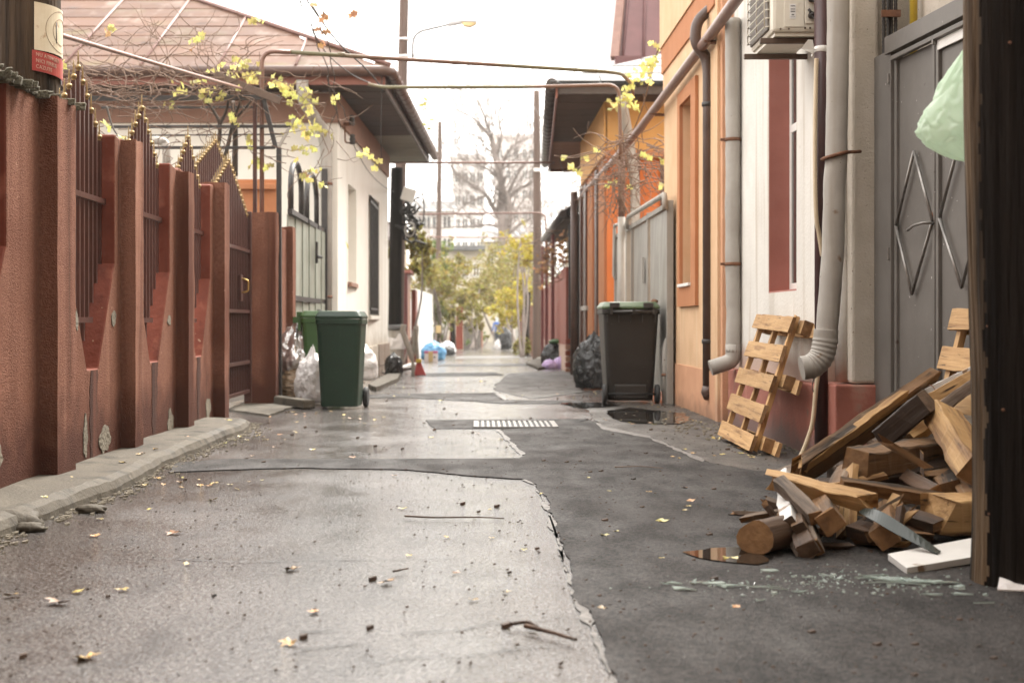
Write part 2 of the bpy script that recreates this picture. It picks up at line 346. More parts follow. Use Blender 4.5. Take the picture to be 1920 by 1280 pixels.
K['bin_light'] = M('leaf green bin plastic', (.03, .085, .022), (.05, .12, .035), 6, rough=.45)
K['bin_dark'] = M('charcoal bin plastic', (.013, .011, .009), (.024, .02, .017), 6, rough=.42, rough2=.52, bump=.1, bscale=120, spot=((.12, .11, .1), 42, .7, .78), streak=((.05, .046, .042), 6, .56, .8))
K['lid_green'] = M('pale green wet lid', (.045, .075, .034), (.09, .135, .066), 5, rough=.35)
K['rubber'] = M('black rubber', (.012, .012, .012), (.03, .03, .03), 20, rough=.7)
K['bag_black'] = M('black bin liner', (.01, .01, .011), (.02, .02, .021), 5, rough=.22, rough2=.32, bump=.9, bscale=9, bdist=.05, warp=1)
K['bag_silver'] = M('silver foil sack', (.5, .5, .5), (.68, .68, .68), 6, rough=.28, metal=.75, bump=.7, bscale=7, bdist=.06)
K['bag_white'] = M('milky plastic bag', (.66, .63, .62), (.75, .72, .71), 5, rough=.3, bump=.8, bscale=10, bdist=.05)
K['bag_straw'] = M('clear sack of dead straw', (.1, .065, .035), (.34, .25, .16), 26, rough=.35, bump=1, bscale=22, stretch=(.5, .5, 2), bdist=.03)
K['bag_purple'] = M('lilac plastic bag', (.42, .27, .56), (.6, .48, .7), 5, rough=.28, bump=.9, bscale=12, bdist=.04)
K['bag_blue'] = M('sky blue plastic bag', (.07, .27, .55), (.2, .48, .75), 5, rough=.25, bump=.9, bscale=9, bdist=.05)
K['bag_mint'] = M('thin mint green carrier film', (.72, .88, .7), (.84, .96, .82), 3, rough=.14, bump=.12, bscale=9, bdist=.02, transl=.5, alpha=.74, coat=.5)
K['wood_pale'] = M('fresh split pine', (.33, .18, .065), (.58, .37, .17), 3, rough=.7, bump=.6, bscale=9, stretch=(.35, 5, 5), rand=.15, spot=[((.18, .09, .035), 4, .5, .66), ((.06, .035, .018), 12, .61, .7)], warp=.6, detail=8)
K['wood_orange'] = M('old orange pine', (.125, .066, .028), (.265, .145, .066), 3, rough=.75, bump=.6, bscale=9, stretch=(.35, 5, 5), rand=.25, spot=[((.03, .018, .01), 4, .48, .64), ((.26, .18, .11), 11, .64, .72), ((.012, .009, .007), 9, .6, .7)], warp=.6, detail=8)
K['wood_brown'] = M('dirty brown timber', (.03, .016, .009), (.11, .058, .03), 3, rough=.7, bump=.7, bscale=9, stretch=(.35, 5, 5), rand=.2, spot=((.02, .014, .01), 4, .55, .7), detail=8)
K['wood_grey'] = M('weathered grey timber', (.1, .07, .05), (.24, .18, .135), 3, rough=.8, bump=.7, bscale=9, stretch=(.35, 6, 6), rand=.12, spot=((.06, .045, .035), 4, .58, .7), detail=8)
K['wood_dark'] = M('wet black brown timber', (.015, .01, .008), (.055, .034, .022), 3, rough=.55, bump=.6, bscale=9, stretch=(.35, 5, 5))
K['wood_end'] = M('sawn end grain', (.15, .075, .03), (.3, .165, .07), 22, rough=.85, bump=.5, bscale=40, rand=.2, spot=((.1, .05, .025), 8, .58, .7))
K['wood_end_dark'] = M('dirty end grain', (.04, .025, .015), (.12, .07, .04), 22, rough=.85, bump=.5, bscale=40)
K['wood_white'] = M('chipped white paint', (.58, .56, .53), (.7, .68, .65), 5, rough=.5, spot=((.24, .16, .1), 9, .66, .7))
K['pallet'] = M('raw pallet pine', (.36, .2, .08), (.6, .38, .18), 3, rough=.75, bump=.5, bscale=9, stretch=(.35, 5, 5), rand=.2, spot=[((.22, .11, .045), 6, .54, .7), ((.1, .06, .03), 17, .66, .71)], warp=.8, detail=8)
K['bark'] = M('grey brown bark', (.15, .12, .105), (.27, .225, .2), 6, rough=.9, bump=.8, bscale=12, stretch=(2, 2, .4), bdist=.04)
K['twig'] = M('dry vine twig', (.1, .058, .04), (.24, .16, .115), 8, rough=.85)
K['twig_dark'] = M('dark vine wood', (.035, .026, .02), (.09, .068, .055), 8, rough=.9, bump=.6, bscale=30)
K['leaf_yellow'] = M('yellow vine leaf', (.46, .42, .1), (.62, .58, .24), 14, rough=.5, transl=.45, rand=.01, hue=.025, spot=[((.36, .2, .05), 9, .62, .75), ((.34, .38, .1), 6, .56, .66)])
K['leaf_ground'] = M('fallen leaf', (.36, .23, .06), (.52, .41, .17), 14, rough=.4, rand=.01, hue=.045, spot=[((.22, .09, .03), 12, .55, .7), ((.1, .06, .03), 20, .64, .74)])
K['leaf_dry'] = M('dry brown leaf', (.3, .15, .06), (.45, .26, .13), 14, rough=.7, transl=.3, hue=.02)
K['fol_green'] = M('olive foliage', (.07, .085, .02), (.13, .14, .035), 3, rough=.55, transl=.4, island=.9, hue=.03)
K['fol_yellow'] = M('yellow foliage', (.3, .24, .03), (.42, .35, .06), 3, rough=.55, transl=.45, island=.8, hue=.03)
K['fol_mix'] = M('turning foliage', (.15, .135, .03), (.28, .23, .05), 1.2, rough=.55, transl=.4, island=.9, hue=.04)
K['fol_fresh'] = M('fresh green foliage', (.11, .16, .035), (.19, .25, .07), 3, rough=.5, transl=.4, island=.7, hue=.03)
K['wall_far'] = M('pale block plaster', (.66, .62, .6), (.76, .72, .69), .6, rough=.9)  # distance haze and glare painted in as a lighter wall colour
K['wall_far_grey'] = M('grey block plaster', (.5, .45, .43), (.6, .55, .52), .6, rough=.9)  # grey wall, also lightened to paint in the haze
K['wall_brick'] = M('dark ochre plaster', (.2, .14, .09), (.28, .2, .13), 2, rough=.9)
K['wall_house'] = M('ivory plaster', (.5, .45, .36), (.62, .57, .47), 1, rough=.9)
K['sheet_grey'] = M('galvanised fence sheet', (.4, .39, .37), (.5, .49, .47), 3, rough=.5)
K['oxide'] = M('oxide red gate paint', (.17, .036, .02), (.23, .056, .033), 3, rough=.55, spec=.25)
K['maroon'] = M('maroon post paint', (.11, .03, .028), (.16, .048, .045), 4, rough=.55)
K['post_brown'] = M('brown post face', (.28, .13, .08), (.34, .17, .11), 4, rough=.6)
K['silver'] = M('silver car paint', (.5, .51, .52), rough=.25, metal=.4, coat=.6)
K['taxi'] = M('yellow car paint', (.62, .42, .03), rough=.3, coat=.6)
K['lamp_lens'] = M('amber lamp lens', (.55, .42, .2), rough=.3)
K['lamp_shell'] = M('grey lamp housing', (.4, .4, .4), rough=.4)
K['water'] = M('still rain water', (.02, .018, .016), rough=.02, spec=.6)
K['shard'] = M('broken green tinted glass', (.35, .45, .4), (.6, .68, .64), 12, rough=.05, spec=1, alpha=.55)
K['glass_strip'] = M('thin greenish glass', (.02, .028, .024), (.04, .05, .045), 6, rough=.3, spec=.4)
K['grate'] = M('worn iron grate', (.14, .13, .12), (.3, .28, .26), 12, rough=.4, metal=.4)
K['box_tan'] = M('tan card', (.5, .36, .16), (.58, .44, .23), 6, rough=.7)
K['box_white'] = M('white card', (.68, .62, .62), rough=.6)
K['box_pink'] = M('magenta print', (.42, .08, .18), rough=.6)
K['broom_red'] = M('red broom fibre', (.4, .04, .045), (.5, .09, .08), 30, rough=.6, stretch=(6, 6, .5), bump=.6)
K['skin'] = M('skin', (.5, .28, .2), rough=.6)
K['cloth_blue'] = M('blue jacket cloth', (.05, .1, .3), (.08, .16, .42), 5, rough=.8)
K['cloth_dark'] = M('dark trousers cloth', (.02, .025, .035), rough=.85)
K['cloth_pale'] = M('pale hood cloth', (.5, .56, .62), rough=.8)
K['lamp_grey'] = M('grey lamp arm', (.16, .16, .16), (.2, .2, .2), 4, rough=.5)
K['stain'] = M('algae stained render', (.03, .014, .01), (.09, .036, .024), 40, rough=.9, bump=1, bscale=150, spec=.2, streak=((.13, .05, .032), 8, .52, .66, (1, 1, .05)))

# ------------------------------------------------------------------ shared builders
def wmat(o):
    Mx = Matrix.Identity(4); ch = []
    while o is not None: ch.append(o); o = o.parent
    for q in reversed(ch): Mx = Mx @ q.matrix_basis
    return Mx
def inst(name, me, Mw, parent=None):
    o = bpy.data.objects.new(name, me); C.objects.link(o)
    if parent is not None:
        o.parent = parent; o.matrix_basis = wmat(parent).inverted() @ Mw
    else: o.matrix_basis = Mw
    return o
def frame(p, x, up=(0, 0, 1)):                            # matrix with local X along x, Z near up
    x = Vector(x).normalized(); y = Vector(up).cross(x)
    if y.length < 1e-4: y = Vector((0, 1, 0)).cross(x)
    y.normalize(); z = x.cross(y)
    return Matrix.Translation(Vector(p)) @ Matrix((x, y, z)).transposed().to_4x4()
def smooth_path(pts, k=6):                                # Catmull-Rom
    pts = [Vector(p) for p in pts]; out = []
    for i in range(len(pts) - 1):
        a, b, c, d = pts[max(i - 1, 0)], pts[i], pts[i + 1], pts[min(i + 2, len(pts) - 1)]
        for j in range(k):
            t = j / k
            out.append(.5 * ((2 * b) + (c - a) * t + (2 * a - 5 * b + 4 * c - d) * t * t + (3 * b - a - 3 * c + d) * t ** 3))
    return out + [pts[-1]]
def bend(pts, r, k=5):                                    # polyline with rounded corners
    pts = [Vector(p) for p in pts]; out = [pts[0]]
    for a, b, c in zip(pts, pts[1:], pts[2:]):
        u, v = (a - b), (c - b); q = min(r, u.length * .45, v.length * .45); u.normalize(); v.normalize()
        s, e = b + u * q, b + v * q
        for j in range(k + 1):
            t = j / k; out.append(s * (1 - t) ** 2 + b * 2 * t * (1 - t) + e * t * t)
    return out + [pts[-1]]

def ragged(poly, step=.05, amp=.015, seed=0):
    out = []; n = len(poly)
    for i in range(n):
        a, b = Vector(poly[i]), Vector(poly[(i + 1) % n]); L = (b - a).length; k = max(1, min(160, int(L / step)))
        d = (b - a).normalized(); nn = Vector((-d.y, d.x, 0))
        for j in range(k):
            p = a + (b - a) * j / k
            out.append(p + nn * amp * (nz(p, 3.1, seed) * 1.6 + nz(p, 13, seed + 3) * .8))
    return out
def sheet(name, pxs, mat, up, amp=.02, step=.05, seed=0, thick=.0):
    poly = ragged([G(x, y) for x, y in pxs], step, amp, seed)
    bm = bmesh.new(); vs = [bm.verts.new((p.x, p.y, gz(p.y) + up)) for p in poly]
    f = bm.faces.new(vs); bm.normal_update()
    if f.normal.z < 0: f.normal_flip()
    ed = [e for e in bm.edges]
    if thick:
        r = bmesh.ops.extrude_edge_only(bm, edges=ed)
        for v in r['geom']:
            if isinstance(v, bmesh.types.BMVert): v.co.z -= thick
    bmesh.ops.triangulate(bm, faces=[q for q in bm.faces if len(q.verts) > 4])
    me = bpy.data.meshes.new(name); bm.to_mesh(me); bm.free(); me.materials.append(mat)
    return tag(link(name, me), kind='structure')

# ------------------------------------------------------------------ ground, road, kerb
def strip(name, x0, x1, ys, up, mat, nx=2):
    mb = MB(); xs = [x0 + (x1 - x0) * i / nx for i in range(nx + 1)]
    vs = [(x, y, gz(y) + up) for y in ys for x in xs]; k = nx + 1
    mb.add(vs, [(j * k + i, j * k + i + 1, (j + 1) * k + i + 1, (j + 1) * k + i) for j in range(len(ys) - 1) for i in range(nx)], 0, True)
    return tag(mb.build(name, mat), kind='structure')
strip('ground', -300, 300, [-40, 0, 15, 20, 28, 36, 45, 70, 100, 150, 300, 900], -.03, K['ground'], 4)
strip('road', -2.6, 2.7, [-6] + list(range(-4, 15, 2)) + [15, 20, 28, 34, 40, 45, 55, 70, 85, 100, 120, 150, 220], 0, K['asphalt_old'], 8)

# newer dark asphalt laid over the old: the trench along the right, and strips across
sheet('asphalt_overlay', [(1160, 1330), (1150, 1268), (1118, 1190), (1082, 1110), (1062, 1065), (1048, 1010), (1030, 960), (1008, 912), (985, 900),
      (880, 893), (760, 882), (660, 880), (570, 878), (450, 881), (318, 886), (330, 868), (420, 862), (560, 861), (700, 862), (978, 860), (985, 852), (960, 826), (938, 806),
      (1040, 800), (1110, 788), (1135, 802), (1215, 818), (1262, 838), (1330, 868), (1420, 884), (1500, 884), (1980, 930), (2300, 1330)], K['asphalt_new'], .006, .018, .035, 1, .004)
sheet('asphalt_overlay', [(800, 788), (900, 787), (1100, 786), (1060, 801), (940, 804), (812, 804)], K['asphalt_new'], .005, .02, .05, 2, .004)
sheet('asphalt_overlay', [(660, 741), (760, 738), (930, 737), (955, 750), (1090, 752), (1090, 757), (940, 757), (760, 745), (650, 748)], K['asphalt_new'], .005, .03, .08, 3, .004)
sheet('asphalt_overlay', [(938, 735), (925, 728), (940, 712), (955, 700), (1085, 694), (1092, 735), (1000, 748)], K['asphalt_mid'], .005, .03, .08, 4, .004)
sheet('asphalt_overlay', [(790, 700), (930, 698), (945, 704), (780, 706)], K['asphalt_new'], .005, .03, .1, 5, .004)
sheet('asphalt_overlay', [(830, 683), (1000, 681), (1010, 686), (820, 687)], K['asphalt_new'], .005, .03, .1, 6, .004)
sheet('asphalt_overlay', [(860, 668), (985, 667), (990, 671), (850, 672)], K['asphalt_mid'], .005, .03, .12, 7, .004)
sheet('asphalt_apron', [(1112, 784), (1100, 762), (1235, 757), (1300, 768), (1500, 800), (1560, 880), (1428, 886), (1330, 869), (1262, 839), (1215, 819), (1135, 803)], K['asphalt_mid'], .003, .02, .05, 8)
# worn pale lip where the old layer ends
lip = [(1160, 1330), (1150, 1268), (1118, 1190), (1082, 1110), (1062, 1065), (1048, 1010), (1030, 960), (1008, 912), (985, 900)]
sheet('asphalt_edge', lip + [(x - 2 - (y - 880) * .02, y) for x, y in reversed(lip)], K['seam'], .0045, .018, .02, 9)
sheet('asphalt_edge', [(978, 860), (985, 852), (960, 826), (938, 806), (930, 806), (950, 828), (974, 852), (966, 860)], K['seam'], .0045, .02, .03, 10)
sheet('asphalt_edge', [(1112, 786), (1135, 802), (1215, 818), (1262, 838), (1320, 863), (1318, 868), (1258, 842), (1212, 822), (1132, 806), (1106, 790)], K['seam'], .0085, .02, .03, 11)
sheet('asphalt_edge', [(930, 734), (945, 742), (952, 750), (946, 752), (936, 744), (924, 736)], K['seam'], .0085, .02, .03, 12)
# long cracks in the near slab
def crack(pxs, wd, seed):
    pts = [G(x, y) for x, y in pxs]; pts = smooth_path(pts, 10); mb = MB(); L = []; Rr = []
    for i, p in enumerate(pts):
        t = (pts[min(i + 1, len(pts) - 1)] - pts[max(i - 1, 0)]).normalized(); nn = Vector((-t.y, t.x, 0))
        p = p + nn * .03 * nz(p, 6, seed); h = wd * (.35 + abs(nz(p, 9, seed + 1)) * 1.6) * math.sin(math.pi * (i + .3) / (len(pts) - .4))
        L.append((*(p + nn * h).xy, .0043)); Rr.append((*(p - nn * h).xy, .0043))
    n = len(pts); mb.add(L + Rr, [(i, i + 1, n + i + 1, n + i) for i in range(n - 1)])
    tag(mb.build('road_crack', K['rubber']), kind='structure')
crack([(640, 1258), (760, 1236), (880, 1228), (1010, 1216), (1100, 1218)], .006, 3)
crack([(740, 1190), (850, 1185), (920, 1172), (1080, 1158)], .006, 5)
crack([(200, 1047), (330, 1050), (480, 1053), (720, 1050), (900, 1046)], .004, 7)
crack([(540, 1226), (620, 1210), (690, 1205)], .006, 9)
crack([(560, 1188), (640, 1182)], .007, 11)
# puddles
for q, s in (([(1285, 1040), (1330, 1031), (1395, 1030), (1430, 1036), (1440, 1048), (1420, 1062), (1370, 1058), (1310, 1050)], 1),
             ([(1135, 772), (1180, 765), (1280, 776), (1300, 788), (1270, 796), (1190, 795), (1150, 786)], 2),
             ([(1050, 757), (1130, 756), (1160, 762), (1090, 766)], 3), ([(600, 745), (660, 742), (690, 746), (620, 750)], 4)):
    sheet('puddle', q, K['water'], .0105, .03, .05, 20 + s)

# left pavement with a worn, chipped kerb edge
mb = MB(); N = 420; ring = []
KX = [(2.5, -1.93), (5.86, -1.87), (7.04, -1.79), (8.3, -1.85), (10.0, -1.82), (11.2, -1.8), (11.75, -1.9), (12.0, -2.02)]
def kx(y):
    for (a, xa), (b, xb) in zip(KX, KX[1:]):
        if y <= b: return xa + (xb - xa) * (y - a) / (b - a)
    return KX[-1][1]
for i in range(N + 1):
    y = 2.5 + 9.5 * i / N; x = kx(y); a = nz((0, y, 0), 2.3, 4) * .022 + nz((0, y, 0), 11, 5) * .01; c = max(0, nz((0, y, 3), 6, 6)) * .05
    top = .075 + .012 * nz((0, y, 0), 1.3, 8)
    if y > 11.4: top *= max(.15, (12.0 - y) / .6)
    ring.append([(-2.6, y, top + .01), (-2.1, y, top + .008), (x - .06 - c, y, top), (x + a - .012, y, top - .014 - c * .3), (x + a + .008, y, .03), (x + a + .014, y, -.02)])
k = 6
mb.add([p for r_ in ring for p in r_], [(i * k + j, i * k + j + 1, (i + 1) * k + j + 1, (i + 1) * k + j) for i in range(N) for j in range(k - 1)], 0, False)
tag(mb.build('pavement', K['concrete']), kind='structure')
mb = MB()
for i in range(30):
    pass
sheet('gate_threshold', [(425, 770), (470, 752), (540, 750), (560, 742), (600, 752), (540, 768), (505, 782)], K['concrete'], .02, .02, .05, 14, .03)
# right verge: concrete strip under the right wall
sheet('wall_footing', [(1362, 792), (1420, 812), (1480, 834), (1560, 868), (1640, 900), (1700, 880), (1560, 830), (1370, 786)], K['concrete'], .012, .015, .05, 15, .012)
sheet('far_pavement', [(690, 728), (727, 706), (752, 703), (745, 716), (705, 734)], K['concrete'], .06, .02, .08, 16, .06)
sheet('far_pavement', [(988, 684), (1008, 674), (1022, 668), (1040, 668), (1030, 690), (1010, 694)], K['concrete'], .06, .02, .08, 17, .06)

# storm drain grate set in the cross strip
t = thing('storm_drain_grate', 'long worn iron drain grate set flush in the dark asphalt strip', 'drain grate', G(965, 797))
a, b_ = G(888, 801).x, G(1046, 801).x; y0, y1 = G(960, 803).y, G(960, 791).y
fr = MB()
for (xa, xb, ya, yb) in ((a, b_, y0, y0 + .02), (a, b_, y1 - .02, y1), (a, a + .02, y0, y1), (b_ - .02, b_, y0, y1)): fr.box(xa, xb, ya, yb, .004, .014)
fr.build('frame', K['grate'], t); MB().box(a, b_, y0, y1, .002, .0075).build('pit', K['rubber'], t)
for i in range(15):
    x = a + (b_ - a) * (i + .7) / 15.4; MB().box(x - .011, x + .011, y0 + .02, y1 - .02, .004, .013).build('bar', K['grate'], t)

# ------------------------------------------------------------------ left: rendered wall fence with V-cut bays and spear railings
FX, FT = -2.18, .13                                        # outer face and thickness
fence = thing('boundary_wall', 'rough red brown rendered wall with V cut openings and gilt tipped spear railings', 'wall', (-2.2, 8, 0))
ZT = 1.97
def rtop(y, s): return .02 * nz((s, y, 0), 7, 3) + .01 * nz((s, y, 0), 23, 4)
def bay_wall(y0, y1, c):                                   # wall from y0 to y1 with a V notch centred at c, open to the top
    out = []
    hw, hb = .485, .12
    def top(ya, yb):
        k = 14; return [(ya + (yb - ya) * i / k, ZT + rtop(ya + (yb - ya) * i / k, 1)) for i in range(k + 1)]
    L = top(y0, c - hw) if c - hw > y0 else [(y0, ZT)]
    poly = [(y0, -.02)] + L + [(c - hw, 1.2), (c - hb, .58), (c + hb, .58), (c + hw, 1.2)] + top(c + hw, y1) + [(y1, -.02)]
    mb = MB(); mb.prism([(FX, y, z) for y, z in poly], (-FT, 0, 0), 0, 1)
    return mb.build('wall_bay', [K['render_red'], K['paint_red']], fence, bevel=.012)
BAYS = [(-2.55, 7.2, 6.1), (7.2, 8.8, 8.07), (8.8, 10.4, 9.6), (10.4, 11.9, 11.13)]
for q in BAYS: bay_wall(*q)
def pier(x0, x1, y0, y1, zt, mat=None, amp=.012, name='pier'):
    mb = MB(); nzs = 26; loops = []
    per = []
    for (ax, ay, bx, by) in ((x1, y0, x1, y1), (x1, y1, x0, y1), (x0, y1, x0, y0), (x0, y0, x1, y0)):
        for i in range(4): per.append((ax + (bx - ax) * i / 4, ay + (by - ay) * i / 4))
    cx, cy_ = (x0 + x1) / 2, (y0 + y1) / 2; n = len(per); vs = []
    for j in range(nzs + 1):
        z = -.02 + (zt + .02) * j / nzs
        for (x, y) in per:
            q = amp * .5 * nz((x * 2, y * 2, z), 3.3, 7) + amp * .35 * nz((x, y, z), 19, 8); d = Vector((x - cx, y - cy_, 0)).normalized()
            zz = z + (rtop(y + x * 3, 2) if j == nzs else 0)
            vs.append((x + d.x * q, y + d.y * q, zz))
    fs = [(j * n + i, j * n + (i + 1) % n, (j + 1) * n + (i + 1) % n, (j + 1) * n + i) for j in range(nzs) for i in range(n)] + [tuple(range(nzs * n, nzs * n + n))]
    mb.add(vs, fs, 0); return mb.build(name, mat or K['render_red'], fence)
for (ya, yb, zt) in ((7.08, 7.4, 1.975), (8.7, 8.9, 1.965), (10.3, 10.5, 1.94), (11.77, 11.98, 2.0)): pier(-2.3, -2.09, ya, yb, zt)
pier(-2.38, -2.055, 14.5, 14.92, 1.965); pier(-2.3, -2.12, 16.35, 16.6, 1.94)
MB().box(-2.3, -2.19, 14.9, 16.6, -.02, 1.9).build('wall_bay', K['render_red'], fence, bevel=.01)
# crumbled, mossy coping on the near end
mb = MB()
for i in range(70):
    y = 5.6 + 1.85 * random.random() ** .8; x = -2.31 + .22 * random.random(); s = .012 + .03 * random.random()
    c = Vector((x, y, ZT + .005)); mb.obox(c, Vector((s, s * .3, .002)), Vector((-s * .2, s * .9, .004)), Vector((.003, 0, s * .55)))
tag(mb.build('crumbled_coping', K['moss'], fence, bevel=.006), kind='stuff')
MB().box(-2.3, -2.165, 5.7, 7.02, ZT - .01, ZT + .028).build('coping', K['moss'], fence, bevel=.012)
# patches where the render has come off
def chip(y, z, h, wd, seed, x=FX):
    poly = []
    for i in range(22):
        a_ = 2 * math.pi * i / 22; r_ = 1 + .45 * nz((math.cos(a_), math.sin(a_), 0), 1.6, seed) + .2 * nz((math.cos(a_), math.sin(a_), 0), 5, seed)
        poly.append((x + .001, y + wd * r_ * math.cos(a_), max(.07, z + h * r_ * math.sin(a_))))
    MB().prism(poly, (.004, 0, 0)).build('bare_patch', K['patch_concrete'], fence)
for q in ((6.25, .22, .1, .24, 1), (7.72, .86, .06, .03, 2), (8.52, .87, .045, .05, 3), (8.3, .16, .08, .12, 4), (10.05, .86, .035, .05, 5), (10.1, .13, .09, .1, 6), (11.5, .15, .08, .1, 7), (7.9, .2, .11, .04, 8)): chip(*q)
def stain(c, seed):
    poly = []; k = 26
    L_ = [(c - .075 + .03 * nz((i * .3, seed, 0), 1.3, 2) + (.02 if i > k - 4 else 0), .575 - .5 * i / k) for i in range(k + 1)]; R_ = [(c + .085 + .035 * nz((i * .3, seed, 5), 1.3, 3) - .03 * i / k, .575 - .5 * i / k) for i in range(k + 1)]
    MB().prism([(FX + .0008, y, z) for y, z in L_ + R_[::-1]], (.002, 0, 0)).build('algae_stain', K['stain'], fence)
for i, c in enumerate((8.07, 9.6, 11.13)): stain(c, i)
# spear railings
def spear(me_name='bar'): pass
def railing(parent, c, X, offs, peak, dz, zb, rails, mat=K['iron_red']):
    for o_ in offs:
        y = c + o_; zt = peak - dz * abs(o_)
        zlo = zb(abs(o_))
        br = MB().box(X - .011, X + .011, y - .011, y + .011, zlo, zt - .13).build('bar', mat, parent)
        fn = MB().lathe([(.008, -.0), (.014, .003), (.008, .008), (.015, .014), (.019, .024), (.015, .034), (.006, .04), (.008, .045), (.0045, .06), (.0055, .075), (.002, .115), (0.0005, .118)], (X, y, zt - .132), 8)
        fn.build('finial', K['gold'], br)
    for (z, ya, yb) in rails: MB().box(X + .012, X + .03, ya, yb, z - .016, z + .016).build('rail', mat, parent)
offs = [-.45 + .09 * i for i in range(11)]
for c in (6.1, 8.07, 9.6, 11.13):
    railing(fence, c, -2.265, offs, 2.4, .75, lambda d: .74 if d < .14 else .74 + (d - .1) * 1.3, [(1.57, c - .53, c + .53), (.86, c - .2, c + .2)])

# red barred gate between the last two piers
gate = thing('yard_gate', 'red brown iron gate with ribbed lower sheet, spear tips and brass pull', 'gate', (-2.32, 13.2, 0))
offs = [-1.02 + .093 * i for i in range(23)]
railing(gate, 13.15, -2.3, offs, 2.45, .42, lambda d: .14, [(1.55, 12.0, 14.2), (.95, 12.0, 14.2), (.45, 12.0, 14.2), (.16, 12.0, 14.2)])
mb = MB(); pts = []
for i in range(81):
    pts.append((-2.335 + .008 * (1 if i % 4 < 2 else -1), 12.02 + 2.15 * i / 80))
mb.add([(x, y, .16) for x, y in pts] + [(x, y, 1.5) for x, y in pts], [(i, i + 1, 82 + i, 81 + i) for i in range(80)])
mb.build('ribbed_sheet', K['iron_red'], gate)
MB().box(-2.33, -2.26, 14.2, 14.27, .05, 1.95).build('post', K['iron_red'], gate, .004)
MB().box(-2.33, -2.26, 13.6, 13.72, 1.05, 1.3).build('lock_box', K['iron_red'], gate, .004)
MB().tube(bend([(-2.26, 13.66, 1.13), (-2.2, 13.66, 1.14), (-2.2, 13.66, 1.25), (-2.26, 13.66, 1.26)], .03), .009).build('handle', K['brass'], gate)
# second leaf, standing open inside the yard
gate2 = thing('yard_gate', 'inner spear topped gate leaf standing behind the red wall', 'gate', (-2.55, 13.9, 0))
railing(gate2, 13.85, -2.55, [-.9 + .1 * i for i in range(19)], 2.72, .35, lambda d: .2, [(1.6, 12.9, 14.8), (.3, 12.9, 14.8)])

# old telegraph pole behind the wall end, with the warning plate wrapped round it
def pole(name, label, base, top, r0, r1, mat, n=24, seed=0, rough=.02, cat='utility pole'):
    mb = MB(); base, top = Vector(base), Vector(top); J = 46; vs = []
    for j in range(J + 1):
        t_ = j / J; c = base.lerp(top, t_); r_ = r0 + (r1 - r0) * t_
        for k_ in range(n):
            a_ = 2 * math.pi * k_ / n; q = 1 + rough * 2.2 * nz((math.cos(a_) * 2.2, math.sin(a_) * 2.2, t_ * 1.2), 1.6, seed) + rough * 1.5 * nz((math.cos(a_) * 5, math.sin(a_) * 5, t_ * 5), 1, seed + 2)
            vs.append((c.x + r_ * q * math.cos(a_), c.y + r_ * q * math.sin(a_), c.z))
    mb.add(vs, [(j * n + k_, j * n + (k_ + 1) % n, (j + 1) * n + (k_ + 1) % n, (j + 1) * n + k_) for j in range(J) for k_ in range(n)] + [tuple(range(J * n, J * n + n))], 0, True)
    t = thing(name, label, cat, base); mb.build('shaft', mat, t); return t
LP = Vector((-2.6, 8.2, 0)); LR = .19
lp = pole('utility_pole', 'dark cracked timber pole with red and cream warning plate behind the wall', LP, LP + Vector((0, 0, 6)), LR, LR - .006, K['pole_wood'], seed=3, rough=.02)
plate = thing('warning_plate', 'enamel warning plate, cream above and red below, wrapped on the left pole', 'sign', (-2.5, 8.03, 2.4))
def cyl(a_, z, r_): return (LP.x + r_ * math.sin(a_), LP.y - r_ * math.cos(a_), z)
def cpatch(name, a0, a1, z0, z1, r_, mat, skew=0):
    mb = MB(); n = 16; pts = [(a0 + (a1 - a0) * i / n) for i in range(n + 1)]
    vs = [cyl(a_, z + skew * (a_ - a0), rr) for rr in (r_, r_ + .004) for z in (z0, z1) for a_ in pts]; k_ = n + 1
    fs = []
    for i in range(n):
        fs += [(2 * k_ + i, 2 * k_ + i + 1, 3 * k_ + i + 1, 3 * k_ + i), (i, k_ + i, k_ + i + 1, i + 1), (i, i + 1, 2 * k_ + i + 1, 2 * k_ + i), (k_ + i, 3 * k_ + i, 3 * k_ + i + 1, k_ + i + 1)]
    fs += [(0, 2 * k_, 3 * k_, k_), (n, k_ + n, 3 * k_ + n, 2 * k_ + n)]
    mb.add(vs, fs, 0, False); return mb.build(name, mat, plate)
PR = LR + .008
A0, A1 = R(28), R(128)
cpatch('cream_panel', A0 + .03, A1, 2.385, 2.655, PR, K['sign_cream'], -.012)
cpatch('red_panel', A0 - .03, A1, 2.268, 2.383, PR + .001, K['sign_red'], -.022)
for (rx, rz_) in ((.125, .118), (.075, .075)):
    pts = []
    for i in range(49):
        q = 2 * math.pi * i / 48; pts.append(cyl(R(86) + rx * 5.2 * math.cos(q) * 1.0, 2.51 + rz_ * math.sin(q), PR + .005))
    pts = [p for p in pts if True]
    MB().tube(pts, .0012, 5).build('ring_mark', K['sign_ink'], plate)
MB().tube([cyl(R(72), z, PR + .005) for z in (2.44, 2.56)], .003, 5).build('bolt_mark', K['ink'], plate)
def text_on(name, txt, size, fn, mat, parent, depth=.003):
    cu = bpy.data.curves.new(name, 'FONT'); cu.body = txt; cu.size = size; cu.extrude = depth / 2; cu.resolution_u = 2; cu.space_character = 1.08
    to = bpy.data.objects.new(name, cu); C.objects.link(to)
    bpy.context.view_layer.update()
    me = bpy.data.meshes.new_from_object(to.evaluated_get(bpy.context.evaluated_depsgraph_get()))
    bpy.data.objects.remove(to)
    for v in me.vertices: v.co = Vector(fn(v.co.x, v.co.y, v.co.z))
    me.materials.clear(); me.materials.append(mat); me.name = name
    return link(name, me, parent)
